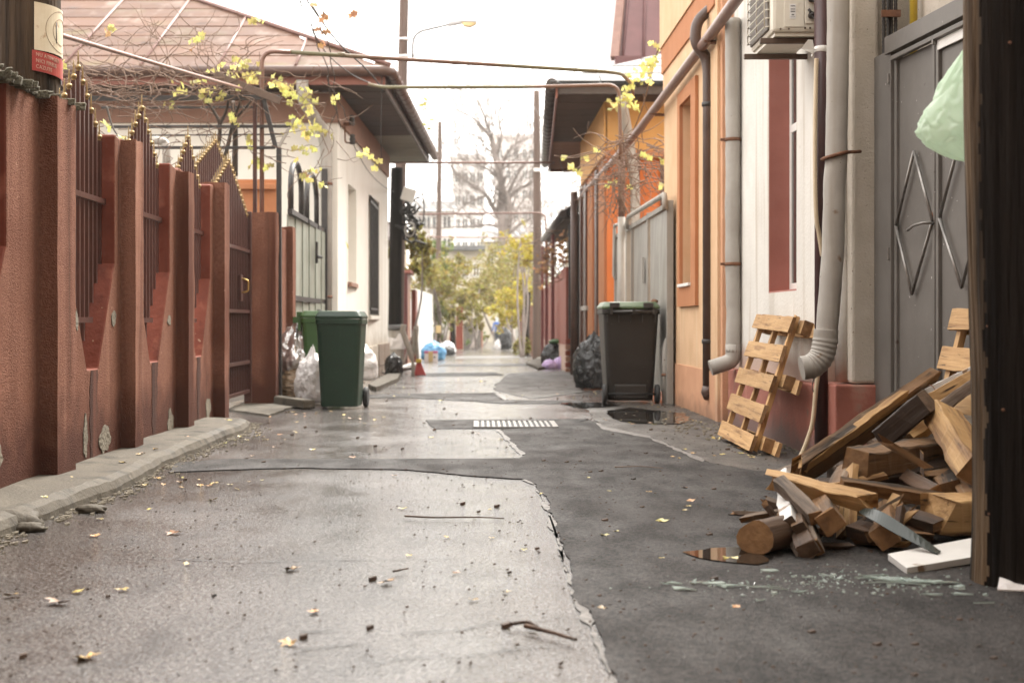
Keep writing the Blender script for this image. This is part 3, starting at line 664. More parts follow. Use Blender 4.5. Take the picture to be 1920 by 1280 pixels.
for i, s in enumerate(('NU ATINGETI', 'NICI FIRELE', 'CAZUTE')):
    text_on('lettering', s, .03, lambda x, y, z, i=i: cyl(A0 + .07 + x / PR * .82, 2.35 - i * .034 + y - .022 * (x / PR), PR + .006 + z), K['sign_letter'], plate)

# pipe running above the wall, pergola frame behind it
def solo(name, label, cat, mb, mat, bevel=0, group=None):
    return tag(mb.build(name, mat, None, bevel), label, cat, group)
solo('handrail_pipe', 'thin brown pipe slanting up above the red wall railings', 'pipe', MB().tube([(-2.6, 8.35, 2.53), P(110, 65, 8.9), P(298, 121, 11.3), P(452, 166, 14.4)], .016), K['gas_pipe'])
pg = thing('pergola_frame', 'brown square tube pergola frame carrying the bare vine in the left yard', 'pergola', (-2.6, 14.8, 0))
ya = 14.75
def seg(a, b, w_, h_, m, nm='frame_tube'): return MB().bar(a, b, w_, h_, (0, 1, 0) if abs(Vector(a).z - Vector(b).z) > .5 else (0, 0, 1)).build(nm, m, pg, .003)
seg(P(478, 180, ya), (P(478, 0, ya).x, ya, 0), .04, .04, K['iron_red'], 'post'); 
seg(P(523, 277, ya), (P(524, 0, ya).x, ya, 0), .05, .05, K['iron_black'], 'post')
seg(P(140, 185, ya), P(525, 183, ya), .05, .05, K['iron_black']); seg(P(190, 202, ya + .7), P(480, 201, ya + .7), .025, .025, K['iron_black'])
seg(P(200, 238, ya), P(545, 237, ya), .03, .03, K['iron_black']); seg(P(270, 254, ya + .3), P(540, 252, ya + .3), .015, .015, K['iron_black'])
seg(P(270, 277, ya), P(516, 277, ya), .03, .03, K['iron_black']); seg(P(494, 186, ya), P(517, 277, ya), .045, .045, K['iron_black'], 'brace')
seg(P(522, 277, ya), P(552, 222, ya), .03, .03, K['grey_pipe'], 'brace'); seg(P(402, 140, ya - .3), P(526, 190, ya - .3), .03, .075, K['bracket'], 'brace')
seg(P(300, 265, ya + .4), P(312, 265, ya + .4), .03, .03, K['grey_pipe'])
MB().tube(bend([P(285, 262, ya + 2), P(312, 266, ya + 2), P(312, 330, ya + 2)], .1), .05).build('vent_pipe', K['grey_pipe'], pg)
# wooden hatch behind
solo('timber_hatch', 'orange brown plank panel behind the last red piers', 'panel', MB().box(P(442, 0, 16.6).x, P(520, 0, 16.6).x, 16.55, 16.62, .3, P(0, 337, 16.6).z).box(P(450, 0, 16.6).x, P(518, 0, 16.6).x, 16.5, 16.55, P(0, 356, 16.6).z, P(0, 346, 16.6).z), K['orange_trim'], .004)

# ------------------------------------------------------------------ left house
hs = thing('cream_house', 'cream plastered house with faded red sheet metal hip roof and deep brown eaves', 'house', (-4, 22, 0))
HN, HF = 20.3, 28.0                                        # near and far corner depth
def hx(y): return -1.99 + (y - HN) * (.23 / (HF - HN))
W1 = (XY(656.5, -1.95), XY(672.5, -1.9)); W2 = (24.4, 26.3)
W1 = (21.5, 22.6)
def wz(py, Y): return HC - (py - VY) * Y / F
def wallface(name, segs, xf, th, mat, parent):             # segs: boxes (y0,y1,z0,z1) of a wall along the alley, xf(y) outer face, th: thickness (signed)
    mb = MB()
    for (a, b, z0, z1) in segs:
        mb.prism([(xf(a), a, z0), (xf(b), b, z0), (xf(b), b, z1), (xf(a), a, z1)], (th, 0, 0))
    return mb.build(name, mat, parent)
w1z = (wz(530, 22), wz(350, 22)); w2z = (wz(592, 25.3), wz(372, 25.3))
wallface('wall', [(HN, W1[0], -.4, 4.12), (W1[0], W1[1], -.4, w1z[0]), (W1[0], W1[1], w1z[1], 4.12), (W1[1], W2[0], -.4, 4.12), (W2[0], W2[1], -.4, w2z[0]), (W2[0], W2[1], w2z[1], 4.12), (W2[1], HF, -.4, 4.12)], hx, -.35, K['plaster_cream'], hs)
MB().box(-12, hx(HN) - .003, HN - .02, HN + .33, -.4, 4.115).build('wall', K['plaster_cream'], hs)
MB().box(-12, hx(HF) - .35, HF - .3, HF - .002, -.4, 4.11).build('wall', K['plaster_cream'], hs)
for (a, b, (z0, z1), bars) in ((*W1, w1z, 0), (*W2, w2z, 1)):
    x = hx(a) - .2
    f = MB().box(x - .04, x, a, b, z0, z0 + .06).box(x - .04, x, a, b, z1 - .06, z1).box(x - .04, x, a, a + .06, z0 + .06, z1 - .06).box(x - .04, x, b - .06, b, z0 + .06, z1 - .06).build('window', K['white_paint'], hs)
    MB().box(x - .03, x - .02, a + .06, b - .06, z0 + .06, z1 - .06).build('pane', K['glass'] if bars else K['plaster_cream'], f)
    MB().box(hx(a) - .2, hx(a) + .06, a - .06, b + .06, z0 - .07, z0 - .002).build('window_sill', K['cornice_brown'] if not bars else K['plaster_cream'], hs, .008)
    if bars:
        g = MB().box(hx(a) + .02, hx(a) + .045, a, b, z0 + .1, z0 + .14).build('grille_rail', K['iron_black'], hs); MB().box(hx(a) + .02, hx(a) + .045, a, b, z1 - .14, z1 - .1).build('grille_rail', K['iron_black'], hs)
        for i in range(11):
            y = a + .05 + (b - a - .1) * i / 10; MB().box(hx(a) + .022, hx(a) + .043, y - .012, y + .012, z0 + .02, z1 - .02).build('grille_bar', K['iron_black'], g)
# painted band under the eaves
wallface('cornice_band', [(HN - .05, HF, 3.68, 4.1)], lambda y: hx(y) + .035, -.03, K['cornice_brown'], hs)
MB().box(-12, hx(HN) + .035, HN - .055, HN - .021, 3.68, 4.1).build('cornice_band', K['cornice_brown'], hs)
wallface('base_step', [(HN + .1, 25.8, -.4, .42)], lambda y: hx(y) + .03, -.028, K['plaster_cream'], hs)
for i in range(4):
    for j in range(2):
        a = 25.85 + i * .54; wallface('plinth_tile', [(a, a + .525, -.35 + j * .4, .035 + j * .4)], lambda y: hx(y) + .04 + .004 * ((i + j) % 2), -.038, K['tile_plinth'], hs)
# eaves: gutter line from near corner to far corner
E0, E1 = Vector((-1.265, 19.5, 4.3)), Vector((-.96, 29.4, 4.3))
def ex(y): return E0.x + (E1.x - E0.x) * (y - E0.y) / (E1.y - E0.y)
nb = 15
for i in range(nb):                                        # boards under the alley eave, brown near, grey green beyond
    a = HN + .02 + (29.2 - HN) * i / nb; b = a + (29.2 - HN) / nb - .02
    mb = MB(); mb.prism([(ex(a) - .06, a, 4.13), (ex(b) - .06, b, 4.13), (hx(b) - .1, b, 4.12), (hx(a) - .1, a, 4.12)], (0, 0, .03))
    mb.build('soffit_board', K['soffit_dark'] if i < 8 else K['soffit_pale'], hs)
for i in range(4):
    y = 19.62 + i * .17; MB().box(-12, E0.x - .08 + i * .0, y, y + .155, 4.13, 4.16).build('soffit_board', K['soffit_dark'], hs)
MB().box(-12, E0.x, 19.52, 19.56, 4.1, 4.27).build('fascia', K['fascia'], hs)
mb = MB(); mb.prism([(ex(19.5) - .03, 19.5, 4.11), (ex(29.35) - .03, 29.35, 4.11), (ex(29.35) - .03, 29.35, 4.27), (ex(19.5) - .03, 19.5, 4.27)], (-.03, 0, 0)); mb.build('fascia', K['gutter'], hs)
MB().box(hx(HF) - .3, ex(29.35) - .03, 29.3, 29.35, 4.11, 4.27).build('fascia', K['gutter'], hs)
g = MB().tube([(-12, 19.46, 4.28), (E0.x + .04, 19.46, 4.28), (E0.x + .08, 19.5, 4.28), (E1.x + .08, 29.45, 4.26)], .075, 12).build('gutter', K['gutter'], hs)
for i in range(22):
    y = 19.8 + i * .44; x = ex(y) + .08
    MB().lathe([(.077, -.02), (.086, -.012), (.086, .012), (.077, .02)], (x, y, 4.279), 12, axis='y').build('gutter_band', K['gutter'], g)
# sheet metal roof
SL = .5
def rz(y): return 4.33 + (y - 19.42) * SL
def hipx(y): return -1.2 - (y - 19.42)
COLW, ROWH = 1.06, .47
cols = [-1.42 - COLW * i for i in range(-1, 11)]
for r_ in range(11):
    ya, yb = 19.42 + r_ * ROWH, 19.42 + (r_ + 1) * ROWH - .004
    for c in cols:
        x1, x0 = c - .008 + random.uniform(-.006, .006), c - COLW + .008
        a1, b1 = min(x1, hipx(ya)), min(x1, hipx(yb))
        if a1 <= x0 + .05: continue
        b1 = max(b1, x0 + .01); lift = .004 + .006 * random.random()
        vs = [(x0, ya, rz(ya) + lift), (a1, ya, rz(ya) + lift), (b1, yb, rz(yb) - .004 + .006 * random.random()), (x0, yb, rz(yb) - .004)]
        mid = [((vs[0][k_] + vs[1][k_] + vs[2][k_] + vs[3][k_]) / 4 + (0, 0, random.uniform(-.006, .012))[k_] for k_ in range(3))]
        vs.append(tuple(mid[0])); vs += [(v[0], v[1], v[2] - .02) for v in vs[:4]]
        MB().add(vs, [(0, 1, 4), (1, 2, 4), (2, 3, 4), (3, 0, 4), (0, 5, 6, 1), (1, 6, 7, 2), (2, 7, 8, 3), (3, 8, 5, 0), (8, 7, 6, 5)], 0, False).build('roof_sheet', K['roof_pink'], hs)
for c in cols:
    ye = min(24.5, 19.42 + max(0, -1.2 - c))
    if ye > 19.7: MB().tube([(c, 19.42, rz(19.42) + .02), (c, ye, rz(ye) + .012)], .019, 6).build('roof_seam', K['roof_seam'], hs)
MB().tube([(-1.2, 19.42, 4.36), (-6.28, 24.5, rz(24.5) + .03)], .035, 6).build('hip_seam', K['roof_seam'], hs)
yr = 24.5
mb = MB(); mb.add([(-1.2, 19.42, 4.3), (-.92, 29.4, 4.3), (-6.28, 24.5, rz(yr) - .02), (-12, 29.4, 4.3), (-12, 24.5, rz(yr) - .02), (-12, 19.42, 4.3)],
   [(0, 1, 2), (1, 3, 4, 2), (0, 2, 4, 5)]); mb.build('roof_deck', K['roof_seam'], hs)
# rain pipe from the front gutter, down the corner
dp = thing('downpipe', 'grey downpipe swan necking down the near corner of the cream house', 'downpipe', (-2.1, 20.1, 0))
MB().tube(bend([P(567, 150, 19.5), P(567, 186, 19.6), P(603, 240, 20.05), (P(612, 0, 20.15).x, 20.15, 3.3), (P(611, 0, 20.15).x, 20.15, .1)], .3), .085, 12).build('pipe', K['grey_pipe'], dp)
for z in (1.2, 2.8): MB().lathe([(.088, -.02), (.094, -.02), (.094, .02), (.088, .02)], (P(611.2, 0, 20.15).x, 20.15, z), 12).build('clamp', K['rust'], dp)
# insulator bracket on the alley wall
ib = thing('insulator_bracket', 'rusty bracket with two dark insulators under the cream house eaves', 'bracket', (-1.8, 21, 3.3))
a = P(637, 233, 20.7); MB().bar((hx(20.7) - .02, 20.7, a.z), P(663, 233, 20.7), .04, .05).build('arm', K['rust'], ib)
MB().tube(bend([P(647, 236, 20.7), P(647, 268, 20.7), P(660, 268, 20.7), P(660, 262, 20.7)], .05), .012).build('hook', K['rust'], ib)
for (px, py) in ((660, 226), (661, 262)): MB().lathe([(.02, -.07), (.05, -.06), (.035, -.02), (.05, 0), (.03, .04), (.045, .06), (.02, .08)], P(px, py, 20.7), 10).build('insulator', K['iron_black'], ib)

# grey green sheet gate with hoops beside the house
gg = thing('sheet_gate', 'grey green sheet metal gate with dark hoops on top beside the cream house', 'gate', (-2.15, 18.6, 0))
def ggx(y): return -2.2 + (y - 16.6) * .02
zt = 2.1
ys = [16.55, 17.15, 17.75, 18.35, 18.95, 19.55, 20.1]
for a, b in zip(ys, ys[1:]):
    for (z0, z1) in ((.12, 1.1), (1.16, zt)):
        x = ggx(a); MB().box(x - .02, x + random.uniform(0, .004), a + .015, b - .015, z0, z1).build('panel', K['gate_green'], gg, .004)
for z in (.08, 1.13, zt + .03): MB().box(ggx(18) - .03, ggx(18) + .025, 16.5, 20.15, z - .03, z + .03).build('rail', K['iron_black'], gg)
for y in ys[1:-1]: MB().box(ggx(y) - .02, ggx(y) + .004, y - .01, y + .01, .1, zt).build('stile', K['gate_green'], gg)
for (a, b) in ((16.75, 17.75), (18.1, 19.2)):
    pts = [(ggx(a), a, zt)] + [(ggx(a), (a + b) / 2 - (b - a) / 2 * math.cos(math.pi * i / 12), zt + .35 + .32 * math.sin(math.pi * i / 12)) for i in range(13)] + [(ggx(a), b, zt)]
    MB().tube(pts, .035, 10).build('hoop', K['iron_black'], gg)
MB().box(ggx(19) - .04, ggx(19) + .04, 20.0, 20.08, 0, 3.0).build('post', K['iron_black'], gg)
MB().box(ggx(19) + .02, ggx(19) + .05, 18.72, 18.8, 1.62, 1.9).tube([(ggx(19) + .04, 18.7, 1.7), (ggx(19) + .1, 18.76, 1.7)], .02).build('lock', K['iron_black'], gg)
MB().tube(bend([(ggx(19) + .02, 18.9, 1.0), (ggx(19) + .07, 18.9, 1.0), (ggx(19) + .07, 19.0, 1.0)], .02), .012).build('handle', K['iron_black'], gg)

def dent(o, amp, f, seed=0):
    for v in o.data.vertices: v.co += v.normal * (amp * nz(v.co, f, seed) + amp * .5 * nz(v.co, f * 2.7, seed + 1))
    return o
def fine(pts, step=.05):
    pts = [Vector(p) for p in pts]; out = [pts[0]]
    for a, b in zip(pts, pts[1:]):
        k = max(1, int((b - a).length / step)); out += [a.lerp(b, (i + 1) / k) for i in range(k)]
    return out

# ------------------------------------------------------------------ right: orange house
oh = thing('orange_house', 'pale orange rendered house with burnt orange window surround and brown pipes', 'house', (3, 14, 0))
OX = 2.05; ON, OF_ = 12.15, 15.6
sy0, sy1 = 13.17, 14.35                                    # window surround
wy0, wy1, wz0, wz1 = 13.45, 14.18, 1.22, 3.0
X0 = lambda y: OX
wallface('wall', [(ON, wy0, .42, 7), (wy0, wy1, .42, wz0), (wy0, wy1, wz1, 7), (wy1, OF_, .42, 7)], X0, .35, K['orange_wall'], oh)
wallface('plinth', [(ON, OF_, -.2, .42)], lambda y: OX - .012, .36, K['orange_plinth'], oh)
MB().box(OX + .35, 6, OF_ - .3, OF_ - .002, -.2, 7).build('wall', K['orange_wall'], oh)
t_ = MB()                                                  # proud window surround
for (a, b, z0, z1) in ((sy0, wy0, 1.0, 3.13), (wy1, sy1, 1.0, 3.13), (wy0, wy1, 1.0, wz0 - .03), (wy0, wy1, wz1, 3.13)): t_.box(OX - .035, OX - .001, a, b, z0, z1)
t_.build('window_surround', K['orange_trim'], oh)
MB().box(OX - .06, OX + .16, wy0 + .002, wy1 - .002, wz0 - .03, wz0).build('window_sill', K['white_paint'], oh, .004)
wn_ = MB().box(OX + .16, OX + .2, wy0, wy1, wz0, wz1).build('window', K['blind'], oh)
for i in range(26):
    z = wz0 + .03 + i * .067; MB().box(OX + .148, OX + .16, wy0 + .03, wy1 - .03, z, z + .058).build('slat', K['blind'], wn_)
for (z0, z1, d) in ((3.56, 3.84, .03), (3.84, 4.6, .045), (3.3, 3.56, .012)):
    wallface('wall_band', [(ON, OF_ + d, z0, z1)], lambda y: OX - d, d - .002, K['orange_trim'] if z0 == 3.56 else K['orange_wall'], oh)
# corner strip, rust edged
MB().box(OX - .02, OX + .1, 12.03, 12.148, -.1, 7).build('corner_strip', K['orange_wall'], oh); MB().box(OX + .005, OX + .1, 11.93, 12.028, -.1, 7).build('corner_strip', K['orange_plinth'], oh)

# flat brown downpipe with a swan neck
bp = thing('downpipe', 'dark brown downpipe with swan neck on the orange house', 'downpipe', (1.95, 12.3, 0))
X_ = 1.965; yb = 12.55
q = lambda px, py: P(px, py, yb)
MB().tube(bend([q(1352, -10), q(1336, 14), q(1306, 40), q(1303, 82), q(1325, 108), q(1328, 135), q(1328, 728)], .12, 6), .049, 14).build('pipe', K['brown_pipe'], bp)
b0 = q(1328, 724); MB().tube([b0, b0 + Vector((-.008, -.0, -.05)), b0 + Vector((0, -.03, -.1))], [.05, .058, .045], 10).build('spout', K['brown_pipe'], bp)
for py in (196, 640): 
    c = q(1328, py); MB().lathe([(.052, -.02), (.058, -.016), (.058, .016), (.052, .02)], c, 12).box(c.x + .04, OX, c.y - .012, c.y + .012, c.z - .012, c.z + .012).build('clamp', K['iron_black'], bp)
hb = q(1372, 8); MB().box(hb.x - .14, hb.x + .1, yb - .12, yb + .12, hb.z - .02, hb.z + .3).build('rain_head', K['gate_grey'], bp, .01)

# brown gas main along all the right hand houses
gm = thing('gas_main', 'thick brown gas main running along the right hand houses', 'pipe', (1.95, 14, 3.2))
gp = [P(1440, -80, 9.6), P(1376, 6, 10.9), P(1313.8, 90.6, 12.6), P(1235.6, 193.8, 15.3), P(1176.5, 269.8, 18.5), P(1120, 335, 23), P(1099.5, 357.4, 25.4), P(1070, 400, 29.7), P(1047, 434, 33.5)]
MB().tube(smooth_path(gp, 4), .047, 12).build('pipe', K['gas_pipe'], gm)
for pp in (P(1333, 66, 12.1), P(1228, 205, 15.6), P(1110, 352, 24.2)):
    MB().box(pp.x, OX + .1, pp.y - .02, pp.y + .02, pp.z - .075, pp.z - .048).box(pp.x - .06, pp.x + .06, pp.y - .02, pp.y + .02, pp.z - .06, pp.z - .046).build('bracket', K['rust'], gm)

# ------------------------------------------------------------------ white house
wh = thing('white_house', 'white plastered house with brick pink plinth and rose window reveal', 'house', (3, 10, 0))
WX = 2.15; wa, wb = 9.58, 10.5; wz0, wz1 = 1.06, 3.1
wallface('wall', [(8.75, wa, .462, 7), (wa, wb, .462, wz0), (wa, wb, wz1, 7), (wb, 11.92, .462, 7)], lambda y: WX, .4, K['white_wall'], wh)
MB().box(WX - .05, WX + .4, 8.75, 11.92, -.15, .46).build('plinth', K['pink_plinth'], wh, .012)
MB().box(WX + .003, WX + .28, wb - .012, wb - .001, wz0, wz1).build('reveal', K['pink_reveal'], wh)
MB().box(WX + .003, WX + .28, wa + .013, wb - .013, wz0 - .0, wz0 + .012).build('window_sill', K['pink_reveal'], wh)
f = MB()
for (a, b, z0, z1) in ((wb - .07, wb - .014, wz0 + .014, wz1), (wa + .0, wa + .06, wz0 + .014, wz1), (wa + .06, wb - .07, wz0 + .014, wz0 + .07), (wa + .06, wb - .07, 2.23, 2.29)): f.box(WX + .15, WX + .2, a, b, z0, z1)
f = f.build('window', K['white_paint'], wh, .004); MB().box(WX + .16, WX + .17, wa + .06, wb - .07, wz0 + .07, 2.23).build('pane', K['glass'], f); MB().box(WX + .16, WX + .17, wa + .06, wb - .07, 2.29, wz1).build('pane', K['glass'], f)
MB().box(2.2, 2.36, 8.36, 8.745, .485, 7).build('pillar', K['pillar_wall'], wh, .02)
MB().tube([(2.19, 8.5, .49), (2.185, 8.5, 1.0), (2.165, 8.5, 2.2), (2.16, 8.5, 3.5)], [.05, .045, .04, .04], 10).build('pillar_roll', K['white_wall'], wh)
MB().box(2.1, 2.352, 8.34, 8.742, -.1, .48).build('pillar_base', K['pink_plinth'], wh, .012)
MB().box(2.37, 6, 8.42, 8.74, 0, 7).build('wall', K['pillar_wall'], wh); MB().box(2.55, 2.75, -2.55, 8.418, 0, 7).build('wall', K['pillar_wall'], wh)

# grey tin downpipe at the far end, with a shoe
d2 = thing('downpipe', 'grey tin downpipe with kicked out shoe between orange and white houses', 'downpipe', (2.08, 11.7, 0))
yb = 11.6; q = lambda px, py: P(px, py, yb)
dent(MB().tube(fine([q(1374, 36), q(1374.5, 260), q(1374, 480), q(1376, 600), q(1374.5, 660)], .03), .062, 20).build('pipe', K['grey_pipe'], d2), .004, 7)
MB().tube(bend([q(1375, 645), q(1375, 676), q(1332, 690)], .09, 6), .064, 14).build('shoe', K['grey_pipe'], d2)
for py in (262, 495):
    c = q(1374, py); MB().lathe([(.065, -.014), (.07, -.01), (.07, .01), (.065, .014)], c, 14).box(c.x - .1, c.x - .06, c.y - .01, c.y + .01, c.z - .01, c.z + .01).box(c.x + .06, 2.2, c.y - .01, c.y + .01, c.z - .01, c.z + .01).build('clamp', K['rust'], d2)
# big grey downpipe with ribbed elbow
d3 = thing('downpipe', 'wide grey downpipe with ribbed elbow beside the whitewashed pillar', 'downpipe', (2.1, 8.3, 0))
yb = 8.22; q = lambda px, py: P(px, py, yb)
dent(MB().tube(fine(smooth_path([q(1573, -60), q(1571, 100), q(1568, 290), q(1565, 340), q(1561, 480), q(1551, 610), q(1549, 625)], 5), .03), .063, 24).build('pipe', K['grey_pipe'], d3), .004, 6, 4)
path = smooth_path([q(1549, 618), q(1547, 642), q(1540, 668), q(1524, 685), q(1503, 690)], 12)
MB().tube(path, [.07 + (.0035 if (i // 2) % 2 and 8 < i < 40 else 0) for i in range(len(path))], 18).build('elbow', K['grey_pipe'], d3)
c = q(1566, 292); MB().tube([c + Vector((.073 * math.cos(a_), .073 * math.sin(a_), .02 * math.cos(a_))) for a_ in [2 * math.pi * i / 20 for i in range(20)]], .011, 6, closed=True).tube([c + Vector((.07, 0, .02)), c + Vector((.16, .05, .03))], .01).build('clamp', K['rust'], d3)
# plum brown pipe
yb = 8.55; q = lambda px, py: P(px, py, yb)
d4 = thing('service_pipe', 'slim plum brown upright pipe with white cable tie', 'pipe', (2.07, 8.55, 0))
MB().tube([q(1539, -60), q(1540, 300), (q(1540, 300).x, yb, -.02)], .04, 14).build('pipe', K['plum_pipe'], d4)
c = q(1540, 93); MB().lathe([(.041, -.018), (.043, -.016), (.043, .016), (.041, .018)], c, 14).tube(smooth_path([c + Vector((-.04, -.01, 0)), c + Vector((-.055, -.02, -.01)), c + Vector((-.06, -.02, -.05))], 4), .006).build('cable_tie', K['white_paint'], d4)
MB().add([c + Vector((-.05, -.03, -.01)), c + Vector((-.135, -.05, -.005)), c + Vector((-.09, -.05, .05)), c + Vector((-.06, -.04, .05)), c + Vector((-.1, -.045, -.02)), c + Vector((-.055, -.03, -.03))], [(0, 3, 2, 1), (0, 1, 4, 5)]).build('tape', K['white_paint'], d4)
# corrugated conduit: upper run and lower tail
def hose(pts, r, n):
    pp = smooth_path(pts, n); out = []
    tot = [0]
    for a, b in zip(pp, pp[1:]): tot.append(tot[-1] + (b - a).length)
    return MB().tube(pp, [r * (1 + .13 * (1 if i % 2 else -1)) for i in range(len(pp))], 10)
cd = thing('drain_hose', 'thin corrugated cream drain hose hanging from the air conditioner to the ground', 'hose', (2.05, 8.5, 0))
yb = 8.5; q = lambda px, py: P(px, py, yb)
hose([q(1531, 110), q(1529, 200), q(1528, 300), q(1530, 400), q(1536, 440), q(1542, 480)], .013, 34).build('upper_run', K['hose'], cd)
hose([q(1536, 690), q(1530, 730), q(1524, 790), q(1512, 830), q(1499, 860)], .0135, 28).build('lower_run', K['hose'], cd)
MB().tube(smooth_path([q(1537, 690), q(1528, 705), q(1523, 725), q(1528, 740)], 5), .003, 5).build('wire', K['cable'], cd)

# air conditioner on brackets
ac = thing('air_conditioner', 'aged cream air conditioner box on rusty brackets high on the white wall', 'air conditioner', (1.95, 9, 2.6))
ay0, ay1, ax0, ax1, az0 = 8.68, 9.36, 1.80, 2.09, 2.615
MB().box(ax0, ax1, ay0, ay1, az0, az0 + .52).build('casing', K['ac_shell'], ac, .022)
MB().box(ax0 + .07, ax1 - .095, ay0 - .006, ay0 + .002, az0 + .03, az0 + .42).build('service_cover', K['ac_shell'], ac, .004)
MB().box(ax1 - .09, ax1 - .01, ay0 - .007, ay0 + .002, az0 + .05, az0 + .3).build('valve_plate', K['ac_shell'], ac, .006)
st = MB().box(ax0 + .105, ax0 + .142, ay0 - .0085, ay0 - .0065, az0 + .08, az0 + .17).build('sticker', K['sticker'], ac)
for i, (z, h) in enumerate(((.155, .006), (.14, .003), (.132, .003), (.12, .006), (.1, .009), (.09, .003))): MB().box(ax0 + .11 + (.006 if i == 4 else 0), ax0 + .138 - (.006 if i == 4 else 0), ay0 - .0095, ay0 - .0086, az0 + z, az0 + z + h).build('print_line', K['ink'], st)
for dz in (.1, .2):
    v = MB().lathe([(.02, 0), (.02, -.03), (.012, -.035), (.012, -.06)], (ax1 - .055, ay0 - .005, az0 + dz), 10, axis='y')
    v.tube([(ax1 - .06, ay0 - .03, az0 + dz), (ax1 - .035, ay0 - .06, az0 + dz - .03), (ax1 - .02, ay0 - .03, az0 + dz + .02)], .012).tube([(ax1 - .055, ay0 - .04, az0 + dz), (ax1 - .08, ay0 - .05, az0 + dz + .03)], .009).build('valve', K['cable'], ac)
for (dx, dz) in ((.05, .02), (.1, .02), (.2, .025), (.23, .025), (.2, .31)): MB().lathe([(.006, 0), (.006, -.004)], (ax0 + dx, ay0 - .001, az0 + dz), 8, axis='y').build('screw', K['bracket'], ac)
MB().box(ax0 - .012, ax0 + .004, ay0 + .08, ay1 - .03, az0 + .03, az0 + .5).build('coil_panel', K['ac_dark'], ac, .006)
for i in range(9):
    z = az0 + .05 + i * .052; MB().tube([(ax0 - .004, ay0 + .07, z), (ax0 - .03, ay0 + .09, z), (ax0 - .032, ay1 - .05, z), (ax0 - .01, ay1 - .03, z)], .004, 6).build('grille_wire', K['ac_shell'], ac)
for y in (ay0 + .09, (ay0 + ay1) / 2, ay1 - .05): MB().tube([(ax0 - .03, y, az0 + .04), (ax0 - .03, y, az0 + .49)], .004, 6).build('grille_wire', K['ac_shell'], ac)
MB().box(ax0 + .02, ax1 - .02, ay0 + .02, ay1 - .02, az0 - .02, az0 - .001).build('base_tray', K['ac_shell'], ac)
for y in (ay0 + .06, ay1 - .1):
    br = MB().box(ax0 - .06, WX, y, y + .035, az0 - .055, az0 - .022).build('bracket', K['bracket'], ac, .003)

# ------------------------------------------------------------------ grey sheet gate with diamonds
gy = thing('diamond_gate', 'grey painted sheet steel gate with welded diamond rods', 'gate', (2.42, 7.5, 0))
gd = Vector((-.084, 1, 0)).normalized(); gn = Vector((-1, -.084, 0)).normalized()
def gq(px, z, off=0):                                      # point on the gate plane seen at px
    y = 3.0556 / ((px - VX) / F + .084); return Vector((2.35 + .084 * (8.4 - y), y, z)) + gn * off
def gpanel(nm, p0, p1, z0, z1, off, th, mat=None, bev=.003):
    a, b = gq(p0, 0, off), gq(p1, 0, off); a.z = z0; b.z = z0
    mb = MB(); mb.prism([a, b, Vector((b.x, b.y, z1)), Vector((a.x, a.y, z1))], -gn * th); return mb.build(nm, mat or K['gate_grey'], gy, bev)
gpanel('side_panel', 1640, 1675, 0, 2.4, .02, .02); gpanel('leaf_panel', 1686, 1755, .03, 2.33, .0, .02); gpanel('leaf_panel', 1766, 1900, .03, 2.33, .0, .02)
gpanel('frame_bar', 1676.5, 1681, 0, 2.42, .035, .05); gpanel('frame_bar', 1682, 1686.5, .03, 2.36, .018, .04)
gpanel('frame_bar', 1754, 1759, .03, 2.36, .02, .04); gpanel('frame_bar', 1761, 1766, .03, 2.36, .02, .04)
gpanel('top_beam', 1674, 1900, 2.37, 2.47, .05, .06); gpanel('drip_edge', 1684, 1900, 2.325, 2.35, .045, .03)
gpanel('light_strip', 1764.5, 1840, 2.27, 2.323, .022, .01, K['white_paint'])
def rod(a, b): MB().tube([gq(*a, .025), gq(*b, .025)], .009, 8).build('diamond_rod', K['gate_rod'], gy)
for (l, tp, r_, bt, zs) in ((1688, 1722, 1757, 1718, (1.39, 1.78, 1.38, 1.0)), (1770, 1808, 1848, 1812, (1.39, 1.76, 1.38, 1.02))):
    rod((l, zs[0]), (tp, zs[1])); rod((tp, zs[1]), (r_, zs[2])); rod((r_, zs[2]), (bt, zs[3])); rod((bt, zs[3]), (l, zs[0]))
a = gq(1758, 1.37, .02); MB().tube(bend([a, a + gn * .06, gq(1740, 1.365, .08), gq(1727, 1.345, .075)], .03), .008, 8).build('handle', K['grate'], gy)
MB().lathe([(.02, 0), (.02, .01)], gq(1754, 1.41, .02), 10, axis='x').build('keyhole_plate', K['rust'], gy)
for (px, z0, h) in ((1678.5, 2.2, .06), (1678.5, 1.2, .07), (1763, 2.3, .05)): gpanel('hinge', px - 1.2, px + 1.2, z0, z0 + h, .045, .02, K['gate_rod'])
solo('yellow_gas_pipe', 'yellow gas pipe on the wall above the grey gate', 'pipe', MB().tube([(2.5, 8.15, 2.2), (2.5, 8.15, 5)], .022, 12), K['yellow'])
cb = thing('cable_bundle', 'bundle of black corrugated cables entering the wall beside the grey gate', 'cable', (2.4, 8.3, 2.5))
for i in range(4):
    x = 2.372 + i * .022; MB().tube([(x, 8.3 - .01 * (i % 2), 2.3 + .012 * k_) for k_ in range(90)], [.0115 if k_ % 2 else .0095 for k_ in range(90)], 8).build('cable', K['cable'], cb)
MB().box(2.35, 2.46, 8.26, 8.28, 2.62, 2.66).build('saddle', K['rust'], cb)

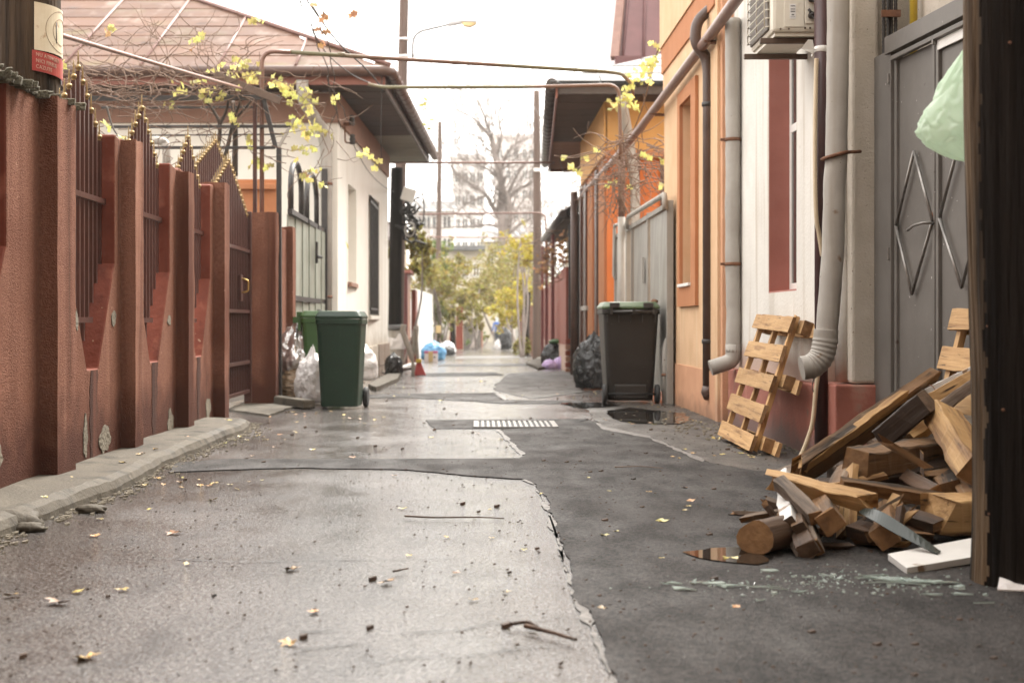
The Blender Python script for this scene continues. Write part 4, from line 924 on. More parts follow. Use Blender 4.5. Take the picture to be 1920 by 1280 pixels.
# ------------------------------------------------------------------ second orange house, its yard gate
h2 = thing('orange_villa', 'strong orange villa with amber cornice and wide dark brown eaves', 'house', (3.5, 23, 0))
VXw = 1.95; VN, VF = 21.4, 26.2
MB().box(VXw, 8, VN, VN + .3, -.3, 4.2).build('wall', K['orange_deep'], h2)
MB().box(VXw, VXw + .3, VN + .3, VF, -.4, 4.2).build('wall', K['orange_deep'], h2)
MB().box(VXw - .02, 8, VN - .06, VN - .002, 3.35, 4.2).build('cornice', K['orange_cornice'], h2); MB().box(VXw - .05, VXw - .003, VN - .06, VF, 3.35, 4.2).build('cornice', K['orange_cornice'], h2)
MB().box(VXw - .03, 8, VN - .1, VN - .062, 3.3, 3.42).build('cornice', K['orange_trim'], h2, .01)
for (a, b, m_) in ((21.5, 22.5, 'orange_trim'), (22.9, 23.3, 'gutter'), (23.7, 24.6, 'orange_trim'), (25.2, 25.7, 'gutter')): MB().box(VXw - .035, VXw - .002, a, b, .3, 3.3).build('pilaster', K[m_], h2)
MB().box(VXw - .06, VXw, 24.8, 26.0, 1.05, 1.13).build('window_sill', K['grey_pipe'], h2)
for i, x in enumerate((2.35, 2.75, 3.3)): MB().box(x, x + .09, VN - .05, VN - .003, 0, 3.3).build('pilaster', K['gutter'], h2)
# wide eave
Q0, Q1 = Vector((1.08, 20.7, 4.3)), Vector((1.47, 30.8, 4.3))
def qx(y): return Q0.x + (Q1.x - Q0.x) * (y - Q0.y) / (Q1.y - Q0.y)
for i in range(14):
    a = VN + (30.7 - VN) * i / 14; b = a + (30.7 - VN) / 14 - .015
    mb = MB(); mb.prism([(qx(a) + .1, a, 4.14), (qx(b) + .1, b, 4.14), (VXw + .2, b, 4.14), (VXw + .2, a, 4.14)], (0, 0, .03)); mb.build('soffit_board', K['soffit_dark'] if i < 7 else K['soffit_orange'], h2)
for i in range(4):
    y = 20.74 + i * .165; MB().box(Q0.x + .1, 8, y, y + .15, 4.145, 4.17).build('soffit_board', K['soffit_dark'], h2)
mb = MB(); mb.prism([(qx(20.7) + .06, 20.7, 4.1), (qx(30.75) + .06, 30.75, 4.1), (qx(30.75) + .06, 30.75, 4.26), (qx(20.7) + .06, 20.7, 4.26)], (.03, 0, 0)); mb.build('fascia', K['fascia'], h2)
MB().box(qx(20.7) + .1, 8, 20.7, 20.735, 4.16, 4.27).build('fascia', K['gutter_dark'], h2); MB().box(qx(30.7) + .1, 3, 30.72, 30.75, 4.08, 4.25).build('fascia', K['fascia'], h2)
g = MB().tube([(Q0.x, 20.62, 4.3), (Q1.x, 30.85, 4.27)], .085, 12).build('gutter', K['gutter_dark'], h2)
for i in range(21):
    y = 20.8 + i * .48; MB().lathe([(.087, -.02), (.097, -.012), (.097, .012), (.087, .02)], (qx(y), y, 4.285), 12, axis='y').build('gutter_band', K['gutter_dark'], g)
rz2 = lambda y: 4.33 + (y - 20.6) * .4
for c in range(7):
    for r_ in range(5):
        x0 = 1.05 + c * .75; x1 = x0 + .735; a = 20.6 + r_ * .5; b = a + .492
        lx = lambda y: 1.05 + (y - 20.6)
        p0, p1 = max(x0, lx(a)), max(x0, lx(b))
        if p0 >= x1 - .03: continue
        p1 = min(p1, x1)
        MB().prism([(p0, a, rz2(a) + .012), (x1, a, rz2(a) + .012), (x1, b, rz2(b)), (p1, b, rz2(b))], (0, 0, -.015)).build('roof_sheet', K['roof_white'], h2)
mb = MB(); mb.add([(1.05, 20.6, 4.3), (1.44, 30.9, 4.3), (3.9, 23.1, rz2(23.1) - .03), (8, 23.1, rz2(23.1) - .03), (8, 20.6, 4.3), (8, 30.9, 4.3)], [(0, 2, 1), (0, 4, 3, 2), (1, 2, 3, 5)]); mb.build('roof_deck', K['roof_white'], h2)
dv = thing('downpipe', 'pale grey downpipe down the front of the orange villa', 'downpipe', (2.2, 21.2, 0))
MB().tube(bend([P(1166, 178, 20.7), P(1168, 200, 20.75), P(1180, 265, 21.1), (P(1191, 0, 21.2).x, 21.2, 2.9), (P(1191, 0, 21.2).x, 21.2, 0)], .2), .075, 12).build('pipe', K['grey_pipe'], dv)
# pale sheet gate in front of the villa yard
pgate = thing('sheet_gate', 'pale grey sheet steel gate with pressed diamond folds before the orange villa', 'gate', (1.98, 17.5, 0))
def psheet(y0, y1, z0, z1, k_):
    mb = MB(); ym = (y0 + y1) / 2; x = 1.98
    vs = [(x, y0, z0), (x, y1, z0), (x, y1, z1), (x, y0, z1), (x - .035 * k_, ym, (z0 + z1) / 2), (x, ym, z0), (x, ym, z1)]
    mb.add(vs, [(0, 5, 4), (5, 1, 4), (1, 2, 4), (2, 6, 4), (6, 3, 4), (3, 0, 4)]); return mb.build('panel', K['gate_light'], pgate)
for i, (a, b) in enumerate(((14.72, 15.5), (15.5, 16.3), (16.42, 17.2), (17.2, 18.0), (18.7, 19.4), (19.4, 20.2))): psheet(a, b, .1, 2.02, 1 if i % 2 == 0 else .7)
for y in (14.68, 16.36, 18.05, 18.65, 20.25): MB().box(1.95, 2.02, y - .035, y + .035, 0, 2.1).build('stile', K['gate_light'], pgate, .005)
MB().box(1.95, 2.01, 14.7, 20.25, 2.03, 2.08).build('rail', K['gate_light'], pgate)
MB().tube(bend([(1.93, 14.62, 2.0), (1.93, 14.66, 2.16), (1.93, 18.2, 2.19), (1.93, 18.3, 2.05)], .05), .03, 10).build('top_tube', K['grey_pipe'], pgate)
MB().tube(bend([(1.96, 18.2, 2.15), (1.93, 20.0, 2.2), (1.93, 20.1, 1.5), (1.96, 20.1, 1.45)], .06), .025, 8).build('top_tube', K['grey_pipe'], pgate)
MB().tube([(1.86, 18.35, 0), (1.86, 18.35, 2.2)], .05, 10).build('post', K['grey_pipe'], pgate); MB().tube([(1.86, 18.35, 2.2), (1.86, 18.35, 3.1)], .045, 10).build('post', K['gas_pipe'], pgate)
MB().box(1.92, 1.95, 16.6, 16.66, 1.3, 1.6).build('lock', K['grey_pipe'], pgate)
sp = thing('standpipe', 'short grey standpipe with crooked top beside the charcoal bin', 'pipe', (1.93, 15.0, 0))
MB().tube(bend([(1.95, 14.75, -.02), (1.95, 14.75, .55), (1.97, 14.75, .66), (2.03, 14.75, .7)], .06), .035, 10).build('pipe', K['grey_pipe'], sp); MB().lathe([(.037, -.015), (.045, 0), (.037, .015)], (1.95, 14.75, .3), 10).build('collar', K['rust'], sp)

# what follows beyond the villa
ws = thing('white_wall_strip', 'narrow white house end with dark brown posts beyond the orange villa', 'house', (2, 26.8, 0))
MB().box(1.93, 4, 26.25, 27.0, -.4, 3.4).build('wall', K['white_wall'], ws); MB().box(1.9, 1.93, 26.2, 26.4, -.4, 3.3).build('trim', K['gutter'], ws)
MB().tube([(1.83, 26.9, -.2), (1.83, 26.9, 3.3)], .07).build('downpipe', K['gutter'], ws); MB().box(1.9, 4, 26.25, 27.01, -.4, .1).build('plinth', K['post_brown'], ws)
bgt = thing('iron_gate', 'black wrought iron gate between the white wall and red gate', 'gate', (1.95, 28.2, 0))
for i in range(15):
    y = 27.1 + i * .17; MB().box(1.94, 1.96, y - .012, y + .012, -.15, 2.15).build('bar', K['iron_black'], bgt)
for z in (.0, .35, .95, 1.1, 1.9, 2.1): MB().box(1.93, 1.97, 27.05, 29.6, z - .02, z + .02).build('rail', K['iron_black'], bgt)
MB().add([(1.99, 27.05, -.15), (1.99, 29.6, -.15), (1.99, 29.6, 2.1), (1.99, 27.05, 2.1)], [(0, 1, 2, 3)]).build('backing_sheet', K['iron_black'], bgt)
for y in (27.0, 29.65): MB().box(1.9, 2.0, y - .06, y + .06, -.3, 2.9).build('post', K['iron_black'], bgt)
bc = thing('brick_stub', 'low worn brick pier by the black iron gate', 'pier', (1.85, 29.2, -.2))
for i in range(6):
    MB().box(1.8, 1.93, 29.0, 29.22, -.2 + i * .12, -.1 + i * .12).build('brick', K['oxide'] if i % 2 else K['post_brown'], bc, .008)
rg = thing('red_gate', 'oxide red sheet gate with pale plinth under dry vine', 'gate', (1.9, 35, 0))
for i, (a, b) in enumerate(((29.8, 31.8), (31.85, 34.5), (34.55, 37.5), (37.6, 41.5))):
    MB().box(1.86 + .01 * i, 1.92, a, b, .36, 2.0 - .07 * i).build('panel', K['oxide'], rg); MB().box(1.87, 1.98, a, b, -.4, .355).build('plinth', K['white_wall'], rg)
for y in (33.2, 36.2, 38.5): MB().box(1.72, 1.8, y - .05, y + .05, -.35, 2.9).build('post', K['maroon'], rg)
rf = thing('tiled_cottage', 'low cottage with dark tiled roof beyond the black gate', 'house', (3, 30, 0))
MB().box(2.25, 5, 28.5, 36, -.4, 2.9).build('wall', K['wall_house'], rf)
MB().box(1.72, 2.4, 28.2, 36.4, 2.88, 2.95).build('soffit', K['soffit_dark'], rf); MB().tube([(1.7, 28.1, 2.98), (1.7, 36.5, 2.96)], .08).build('gutter', K['gutter_dark'], rf)
for i in range(22):
    for j in range(4):
        y = 28.1 + i * .38; x = 1.68 + j * .32
        MB().prism([(x, y, 2.98 + j * .26), (x + .36, y, 3.25 + j * .26), (x + .36, y + .19, 3.3 + j * .26), (x + .36, y + .37, 3.25 + j * .26), (x, y + .37, 2.98 + j * .26), (x, y + .19, 3.03 + j * .26)], (0, 0, .03)).build('roof_tile', K['roof_tile'], rf)
MB().add([(1.7, 28.1, 2.96), (1.7, 36.5, 2.96), (3.2, 36.5, 4.1), (3.2, 28.1, 4.1)], [(0, 1, 2, 3)]).build('roof_deck', K['roof_tile'], rf)
# tall maroon roofed house behind the villa
tr = thing('tall_house', 'tall house with steep maroon metal roof rising behind the orange villa', 'house', (5, 30, 0))
ty = 28.0; A = P(1157, 120, ty); B = P(1176, 92, ty); D = P(1196, -20, ty)
MB().box(A.x + .15, 9, ty + .1, ty + 9, 0, A.z - .01).build('wall', K['wall_house'], tr)
mb = MB(); mb.prism([(A.x, ty, A.z), (9, ty, A.z), (9, ty + 1.8, D.z + 1.5), (D.x, ty + 1.8, D.z + 1.5)], (0, .05, -.1)); mb.build('roof_slope', K['roof_maroon'], tr)
mb = MB(); mb.prism([(A.x, ty, A.z), (A.x, ty + 9, A.z), (D.x, ty + 7.2, D.z + 1.5), (D.x, ty + 1.8, D.z + 1.5)], (.1, .0, -.05)); mb.build('roof_slope', K['roof_maroon'], tr)
for i in range(9):
    x = A.x + .1 + i * .42; x2 = x + (D.x - A.x) * max(0, 1 - i / 3) ; MB().tube([(x, ty - .02, A.z + .02), (x2, ty + 1.78, D.z + 1.53)], .03, 6).build('roof_seam', K['roof_maroon'], tr)
MB().bar((A.x - .05, ty - .06, A.z + .1), (D.x - .02, ty + 1.75, D.z + 1.6), .16, .12).build('hip_cap', K['gas_pipe'], tr)
MB().box(A.x - .06, A.x + .55, ty - .2, ty - .02, A.z - .25, A.z + .12).build('dormer_box', K['roof_maroon'], tr)

# ------------------------------------------------------------------ foreground pole with snagged bag
fp = thing('utility_pole', 'thick black timber pole in the right foreground with worn brown edge', 'utility pole', (1.79, 4.6, 0))
mb = MB(); J, n = 240, 110; vs = []; fs = []
for j in range(J + 1):
    z = -.05 + 4.2 * j / J; cx = 1.778 - .022 * (z - 0) / 2 + .006 * math.sin(z * 3)
    for k_ in range(n):
        a_ = 2 * math.pi * k_ / n
        q = 1 + .05 * nz((math.cos(a_) * 2, math.sin(a_) * 2, z * .5), 1.3, 3) + .03 * nz((math.cos(a_) * 6, math.sin(a_) * 6, z * 1.5), 1.5, 5) + .1 * max(0, .12 - z)
        vs.append((cx + .165 * q * math.cos(a_), 4.62 + .165 * q * math.sin(a_), z))
mb.v = vs
for j in range(J):
    for k_ in range(n):
        mb.f.append((j * n + k_, j * n + (k_ + 1) % n, (j + 1) * n + (k_ + 1) % n, (j + 1) * n + k_)); mb.sm.append(True)
        a_ = 2 * math.pi * (k_ + .5) / n; mb.m.append(1 if R(165) < a_ + .16 * nz((a_, 0, j * .1), 3, 9) < R(205) else 0)  # brown band: worn wood plus the painted lit side
mb.build('shaft', [K['pole_dark'], K['pole_worn']], fp)
for i in range(7):
    z = .2 + i * .3 + random.uniform(-.08, .08); a_ = R(random.uniform(185, 260)); MB().lathe([(.004, 0), (.006, .004), (.001, .03)], (1.785 + .17 * math.cos(a_) - .01 * z, 4.62 + .17 * math.sin(a_), z), 6, axis='y').build('nail', K['rust'], fp)

def blob(name, rad, pos, mat, squash=(1, 1, 1), amp=.12, folds=10, seed=0, knot=.0, sub=4, flat=.55, parent=None, freq=2.2):
    bm = bmesh.new(); bmesh.ops.create_icosphere(bm, subdivisions=sub, radius=1)
    for v in bm.verts:
        d = v.co.normalized(); az = math.atan2(d.y, d.x); up = d.z
        r_ = 1 + amp * nz(d, freq, seed) + amp * .6 * (1 - 2 * abs(nz(d, freq * 2.1, seed + 3))) * .6 + amp * .35 * (1 - 2 * abs(nz(d, freq * 4.7, seed + 5)))
        r_ += .035 * math.sin(az * folds + 2.5 * nz(d, 2, seed + 6)) * max(0, up) * 1.2
        p = Vector((d.x * squash[0], d.y * squash[1], d.z * squash[2])) * r_
        if knot and up > .72:
            k_ = (up - .72) / .28; p.x *= 1 - .75 * k_; p.y *= 1 - .75 * k_; p.z += knot * k_ * k_
        if p.z < -flat * squash[2]: p.z = -flat * squash[2] + (p.z + flat * squash[2]) * .1
        v.co = p * rad
    zmin = min(v.co.z for v in bm.verts)
    for v in bm.verts: v.co.z -= zmin
    me = bpy.data.meshes.new(name); bm.to_mesh(me); bm.free(); me.materials.append(mat)
    for p in me.polygons: p.use_smooth = True
    o = bpy.data.objects.new(name, me); C.objects.link(o)
    if parent is not None: o.parent = parent; o.matrix_basis = wmat(parent).inverted() @ Matrix.Translation(Vector(pos))
    else: o.location = pos
    return o

# mint bag: handles snagged above, wind filled belly below
bm = bmesh.new(); bmesh.ops.create_uvsphere(bm, u_segments=110, v_segments=90, radius=1)
top = P(1813, 86, 5.02)
def ridge(v, f, s): return 1 - 2 * abs(nz(v, f, s))
for v in bm.verts:
    d = v.co.normalized(); t_ = (1 - d.z) / 2; az = math.atan2(d.y, d.x); ca, sa = math.cos(az), math.sin(az)
    prof = [(0, .004), (.1, .032), (.3, .088), (.5, .132), (.65, .16), (.75, .168), (.85, .148), (.92, .105), (.97, .06), (1, .004)]
    for (a_, ra), (b_, rb) in zip(prof, prof[1:]):
        if t_ <= b_: wd = ra + (rb - ra) * (t_ - a_) / (b_ - a_); break
    q = 1 + .12 * ridge((ca, sa, t_ * 1.1), 1.5, 4) + .09 * max(0, ridge((ca, sa, t_ * 2.2), 1.9, 15)) ** 4 - .1 * max(0, ridge((ca, sa, t_ * 2.6), 2.6, 16)) ** 6 + .1 * math.sin(az * 7 + 2) * max(0, .55 - t_)
    zz = t_ * .4 + .035 * nz((ca, sa, 0), 1.5, 3) * t_
    v.co = Vector((top.x + .01 * t_ + ca * wd * q * .95, top.y + sa * wd * q * .5, top.z - zz))
me = bpy.data.meshes.new('plastic_bag'); bm.to_mesh(me); bm.free(); me.materials.append(K['bag_mint'])
for p in me.polygons: p.use_smooth = True
bag_ = tag(link('plastic_bag', me), 'pale mint green carrier bag snagged on the foreground pole', 'plastic bag')

MB().tube(smooth_path([top + Vector((0, 0, -.03)), top + Vector((.01, -.06, .03)), top + Vector((-.01, -.2, .07)), top + Vector((-.06, -.32, .075))], 6), [.012, .01, .009] + [.007] * 16, 7).build('handle', K['bag_mint'], bag_)

# ------------------------------------------------------------------ wheelie bins
def bin_(label, loc, rz_, h, wb, wt, db, dt, body, lid, back):
    t = thing('wheelie_bin', label, 'wheelie bin', loc, 'wheelie bins in the alley', 0)
    hb = h * .9; mb = MB(); lv = []
    prof = [(.0, 0), (.02, 0), (.22, .2), (.8, .8), (1, 1)]
    def ringp(f_, z):
        w2, d2 = (wb + (wt - wb) * f_) / 2, (db + (dt - db) * f_) / 2; c = .05; pts = []
        for (sx, sy, a0) in ((1, 1, 0), (-1, 1, 90), (-1, -1, 180), (1, -1, 270)):
            for i in range(4):
                a_ = R(a0 + 30 * i); pts.append(((w2 - c) * sx + c * math.cos(a_), (d2 - c) * sy + c * math.sin(a_), z))
        return pts
    zs = [0.03, .06, .3, .6, .82, .95, 1.0]
    rings = [ringp(z if i else .0, z * hb) for i, z in enumerate(zs)]
    nn = 16; mb.add([p for r_ in rings for p in r_], [(i * nn + k_, i * nn + (k_ + 1) % nn, (i + 1) * nn + (k_ + 1) % nn, (i + 1) * nn + k_) for i in range(len(rings) - 1) for k_ in range(nn)] + [tuple(reversed(range(nn))), tuple(range((len(rings) - 1) * nn, len(rings) * nn))], 0, False)
    parts = [('body', mb, body, .006)]
    rim = MB(); a = ringp(1.08, hb - .045); b = ringp(1.2, hb - .04); c = ringp(1.2, hb + .005); d = ringp(1.02, hb + .008)
    rim.add(a + b + c + d, [(i * nn + k_, i * nn + (k_ + 1) % nn, (i + 1) * nn + (k_ + 1) % nn, (i + 1) * nn + k_) for i in range(3) for k_ in range(nn)]); parts.append(('rim', rim, body, .004))
    for i in range(5):
        x = -wt * .42 + wt * .84 * i / 4; parts.append(('rib', MB().box(x - .008, x + .008, dt / 2 * 1.02, dt / 2 + .035, hb - .13, hb - .045), body, 0))
    sgn = 1                                                # back is +y locally
    ld = MB(); r0, r1, r2, r3 = ringp(1.26, hb + .01), ringp(1.26, hb + .035), ringp(1.05, hb + .05), ringp(.55, hb + .085)
    ld.add(r0 + r1 + r2 + r3, [(i * nn + k_, i * nn + (k_ + 1) % nn, (i + 1) * nn + (k_ + 1) % nn, (i + 1) * nn + k_) for i in range(3) for k_ in range(nn)] + [tuple(range(3 * nn, 4 * nn)), tuple(reversed(range(nn)))]); parts.append(('lid', ld, lid, .008))
    hd = MB().tube([(-wt * .36, dt / 2 + .075, hb - .02), (wt * .36, dt / 2 + .075, hb - .02)], .016, 10)
    for x in (-wt * .38, -.02, wt * .36): hd.box(x - .012, x + .012, dt / 2, dt / 2 + .09, hb - .045, hb + .02)
    parts.append(('handle', hd, body, 0))
    for x in (-wt * .3, wt * .3): parts.append(('hinge', MB().box(x - .05, x + .05, dt / 2 - .01, dt / 2 + .05, hb + .02, hb + .075), lid if lid != K['lid_green'] else body, .006))
    parts.append(('axle', MB().tube([(-wt * .47, db / 2 + .05, .1), (wt * .47, db / 2 + .05, .1)], .012, 8), K['rubber'], 0))
    parts.append(('wheel_housing', MB().box(-wb * .36, wb * .36, db / 2 - .03, db / 2 + .055, .05, .2), body, .015))
    out = [q.build(nm, m_, t, bv) for nm, q, m_, bv in parts]
    for s in (-1, 1):
        x = s * wt * .47
        tyre = MB().lathe([(.06, -.022), (.09, -.024), (.1, -.014), (.1, .014), (.09, .024), (.06, .022)], (x, db / 2 + .05, .1), 22, axis='x').build('wheel', K['rubber'], t)
        MB().lathe([(.058, -.016), (.02, -.02), (.02, .02), (.058, .016)], (x, db / 2 + .05, .1), 14, axis='x').build('hub', K['iron_black'], tyre)
    for ch in list(t.children): ch.matrix_basis = Matrix.Identity(4)
    t.location = loc; t.rotation_euler = (0, 0, rz_)
    return t
def unput(t):
    for ch in t.children: pass
_put = put
def put_local(o, parent): o.parent = parent; o.matrix_basis = Matrix.Identity(4)
def with_local(fn, *a):
    global put
    old = globals()['put']; globals()['put'] = put_local
    try: return fn(*a)
    finally: globals()['put'] = old
g1 = G(641, 768); with_local(bin_, 'dark green wheelie bin with green lid in front of the sacks', (g1.x - .025, g1.y + .25, 0), R(-3), .965, .36, .44, .4, .48, K['bin_green'], K['bin_green'], False)
g2 = Vector((-1.66, 15.5, 0)); with_local(bin_, 'light green wheelie bin half hidden behind the dark green one', tuple(g2), R(95), .98, .4, .49, .4, .5, K['bin_light'], K['bin_light'], False)
g3 = G(1184, 757); with_local(bin_, 'charcoal wheelie bin with pale green lid against the orange house', (g3.x, g3.y + .36, 0), R(180), 1.08, .475, .58, .52, .68, K['bin_dark'], K['lid_green'], True)
MB_marks = None
lf = thing('wet_leaf_clump', 'small brown leaf clump on top of the charcoal bin lid', 'leaves', (g3.x + .27, g3.y + .2, 1.06))
blob('clump', .035, (g3.x + .26, g3.y + .2, 1.045), K['leaf_dry'], (1, 1, .7), .4, 3, 5, sub=2, parent=lf)

# ------------------------------------------------------------------ sacks and litter
def sack(name, label, px, py, r_, mat, sq, seed, knot=.25, amp=.16, cat='rubbish bag', group=None, dy=0, sub=5, z=0):
    g = G(px, py); return tag(blob(name, r_, (g.x, g.y + dy + r_ * sq[1], gz(g.y) + z), mat, sq, amp, 11, seed, knot, sub), label, cat, group)
sack('rubbish_bag', 'bulging black rubbish bag leaning behind the charcoal bin', 1118, 731, .3, K['bag_black'], (.92, .8, 1.45), 3, .12)
sack('rubbish_bag', 'black rubbish bag with green top beside the red gate', 1040, 690, .27, K['bag_black'], (1.0, .9, 1.3), 5, .15, dy=.25)
sack('rubbish_bag', 'left lilac plastic bag knotted in front of the black bag by the red gate', 1031, 692, .155, K['bag_purple'], (1.0, .9, .8), 6, .1)
sack('rubbish_bag', 'larger lilac plastic bag right of its twin, by the red gate', 1053, 691, .17, K['bag_purple'], (.95, .9, .95), 7, .1)
sack('rubbish_bag', 'green film bag lying on top of the black bag by the red gate', 1046, 690, .14, K['bin_light'], (1.2, .9, .4), 8, 0, dy=.35, z=.56)
sack('rubbish_bag', 'black rubbish bag by the corner of the cream house', 737, 706, .22, K['bag_black'], (.7, .9, 1.1), 9, .2)
sack('rubbish_bag', 'sky blue plastic bag heap behind the pink and white carton', 812, 676, .33, K['bag_blue'], (1.02, .8, .95), 10, .15, dy=.1)
sack('rubbish_bag', 'small black bag beyond the blue heap', 842, 666, .25, K['bag_black'], (.8, .9, .8), 12, .1)
sack('rubbish_bag', 'silver rubbish bag slumped beyond the blue heap', 836, 664, .3, K['bag_silver'], (1.1, .8, .9), 13, .1, dy=.5)
sack('rubbish_bag', 'tall black rubbish bag at the far end of the alley', 948, 655, .4, K['bag_black'], (.8, .8, 1.5), 14, .15)
sack('rubbish_bag', 'white plastic bag beside the far black bag', 934, 655, .28, K['bag_white'], (.6, .8, 1), 15, .1)
# silver foil sack, straw sack and white bag round the green bin
g = G(556, 752); 
tag(blob('foil_sack', .24, (g.x - .02, g.y + .15, .22), K['bag_silver'], (.75, .8, 1.3), .3, 7, 21, .35, 5, parent=None), 'crumpled silver foil sack heaped between the last red pier and green bin', 'sack')
tag(blob('straw_sack', .25, (g.x + .05, g.y + .0, 0), K['bag_straw'], (1.05, .8, .85), .2, 9, 22, 0, 5), 'clear sack of dead straw under the silver foil sack', 'sack')
tag(blob('rubbish_bag', .23, (G(584, 760).x, G(584, 760).y + .12, .02), K['bag_white'], (.72, .7, 1.3), .2, 9, 23, .2, 5), 'milky white plastic bag squeezed behind the left side of the green bin', 'rubbish bag')
tag(blob('rubbish_bag', .2, (G(672, 750).x, G(672, 750).y + .6, .18), K['bag_white'], (.8, .8, 1.2), .2, 9, 24, .1, 4), 'milky white plastic bag showing right of the green bin', 'rubbish bag')
g = G(547, 766); st = MB(); a = G(518, 758); b = G(579, 768); st.bar((a.x, a.y, .05), (b.x, b.y + .05, .05), .13, .085)
solo('kerb_stone', 'loose grey kerb stone lying before the straw sack', 'kerb stone', st, K['concrete'], .015)
# litter by the broom
tb = thing('trash_basket', 'grey lidded litter basket with clear bag behind the cream house corner', 'litter bin', G(738, 700))
gb = G(740, 696); gb.z = gz(gb.y)
MB().lathe([(.17, 0), (.2, .45), (.22, .88)], gb, 18).build('body', K['grey_pipe'], tb); MB().lathe([(.235, .86), (.245, .9), (.235, .96), (.2, .97)], gb, 18).build('rim', K['roof_white'], tb)
b_ = blob('bag_fold', .2, (gb.x + .03, gb.y - .12, gb.z + .45), K['bag_white'], (1.0, .5, 1.1), .25, 9, 31, 0, 4, parent=tb)
tu = thing('bent_tubes', 'two grey rolled tubes splayed in a V by the maroon post', 'tube', G(775, 704)); yb = 26.4
MB().tube(smooth_path([P(776, 705, yb), P(772, 670, yb), P(757, 625, yb), P(757, 608, yb)], 6), [.03] * 6 + [.055] * 13, 10).build('tube', K['grey_pipe'], tu)
MB().tube(smooth_path([P(773, 705, yb + .1), P(776, 660, yb + .1), P(780, 620, yb + .1), P(779, 611, yb + .1)], 6), [.02] * 6 + [.05] * 13, 10).build('tube', K['grey_pipe'], tu)
MB().tube(smooth_path([P(784, 680, yb), P(781, 640, yb), P(780, 615, yb)], 6), .03, 8).build('tube', K['grey_pipe'], tu)
br = thing('broom', 'red bristled broom head standing on the road by the grey tubes', 'broom', G(787, 703)); gb = G(787, 704)
mb = MB(); mb.prism([(gb.x - .1, gb.y, .0 + gz(gb.y)), (gb.x + .12, gb.y, gz(gb.y)), (gb.x + .02, gb.y + .02, .24 + gz(gb.y)), (gb.x - .06, gb.y + .02, .24 + gz(gb.y))], (0, .07, 0)); mb.build('bristles', K['broom_red'], br, .01)
MB().box(gb.x - .07, gb.x + .03, gb.y - .005, gb.y + .085, .24 + gz(gb.y), .31 + gz(gb.y)).build('head', K['yellow'], br, .01)
for i, (a, b, m_, lb) in enumerate((((747, 692), (772, 684), 'box_tan', 'tan flattened card strip beside the black bag'), ((746, 698), (776, 690), 'sheet_grey', 'grey bent batten lying under the tubes'), ((744, 702), (772, 700), 'soffit_dark', 'dark crate slat at the foot of the tubes'))):
    p, q_ = G(*a), G(*b); p.z += .05 + .02 * i; q_.z += .1
    solo('litter_batten', lb, 'litter', MB().bar(p, q_, .12, .05), K[m_], .005)
cn = thing('carton', 'pink and white printed carton with tan stripe before the blue bag', 'box', G(808, 678)); g = G(808, 679)
cw = .18; cz = gz(g.y)
MB().box(g.x - cw, g.x + cw, g.y, g.y + .2, cz, cz + .3).build('body', K['box_white'], cn, .004); MB().box(g.x - cw - .002, g.x + cw + .002, g.y - .003, g.y + .202, cz + .24, cz + .303).build('band', K['box_pink'], cn)
MB().box(g.x - .07, g.x + .055, g.y - .006, g.y - .003, cz + .01, cz + .302).build('stripe', K['box_tan'], cn); MB().lathe([(.03, 0), (.03, .003)], (g.x + .1, g.y - .005, cz + .14), 10, axis='y').build('print', K['ink'], cn)

# ------------------------------------------------------------------ pallets
def rough_box(L, wd, h, mat, endmat, seed, jit=.006, name='beam', nx=10, broken=0):
    nx = max(4, min(20, int(L / .04))); prof = []; ch = min(wd, h) * .1
    ch *= .5; base = [(-wd / 2 + ch, -h / 2), (wd / 2 - ch, -h / 2), (wd / 2, -h / 2 + ch), (wd / 2, h / 2 - ch), (wd / 2 - ch, h / 2), (-wd / 2 + ch, h / 2), (-wd / 2, h / 2 - ch), (-wd / 2, -h / 2 + ch)]
    mb = MB(); vs = []
    for i in range(nx + 1):
        x = -L / 2 + L * i / nx
        for k_, (y, z) in enumerate(base):
            q = nz((x, y * 3, z * 3), 7, seed) * jit + nz((x, y * 9, z * 9), 23, seed) * jit * .5; q2 = nz((x, y * 3, z * 3), 9, seed + 4) * jit + nz((x, y * 9, z * 9), 27, seed) * jit * .5
            xx = x
            if i in (0, nx): xx += (1 if i else -1) * nz((k_ * 1.7, seed, i), 1.3, seed) * (.02 + broken * 1.4)
            vs.append((xx, y + q, z + q2))
    mb.add(vs, [(i * 8 + k_, i * 8 + (k_ + 1) % 8, (i + 1) * 8 + (k_ + 1) % 8, (i + 1) * 8 + k_) for i in range(nx) for k_ in range(8)], 0)
    mb.add([vs[k_] for k_ in range(8)], [tuple(reversed(range(8)))], 1); mb.add([vs[nx * 8 + k_] for k_ in range(8)], [tuple(range(8))], 1)
    return mb.mesh(name, [mat, endmat])
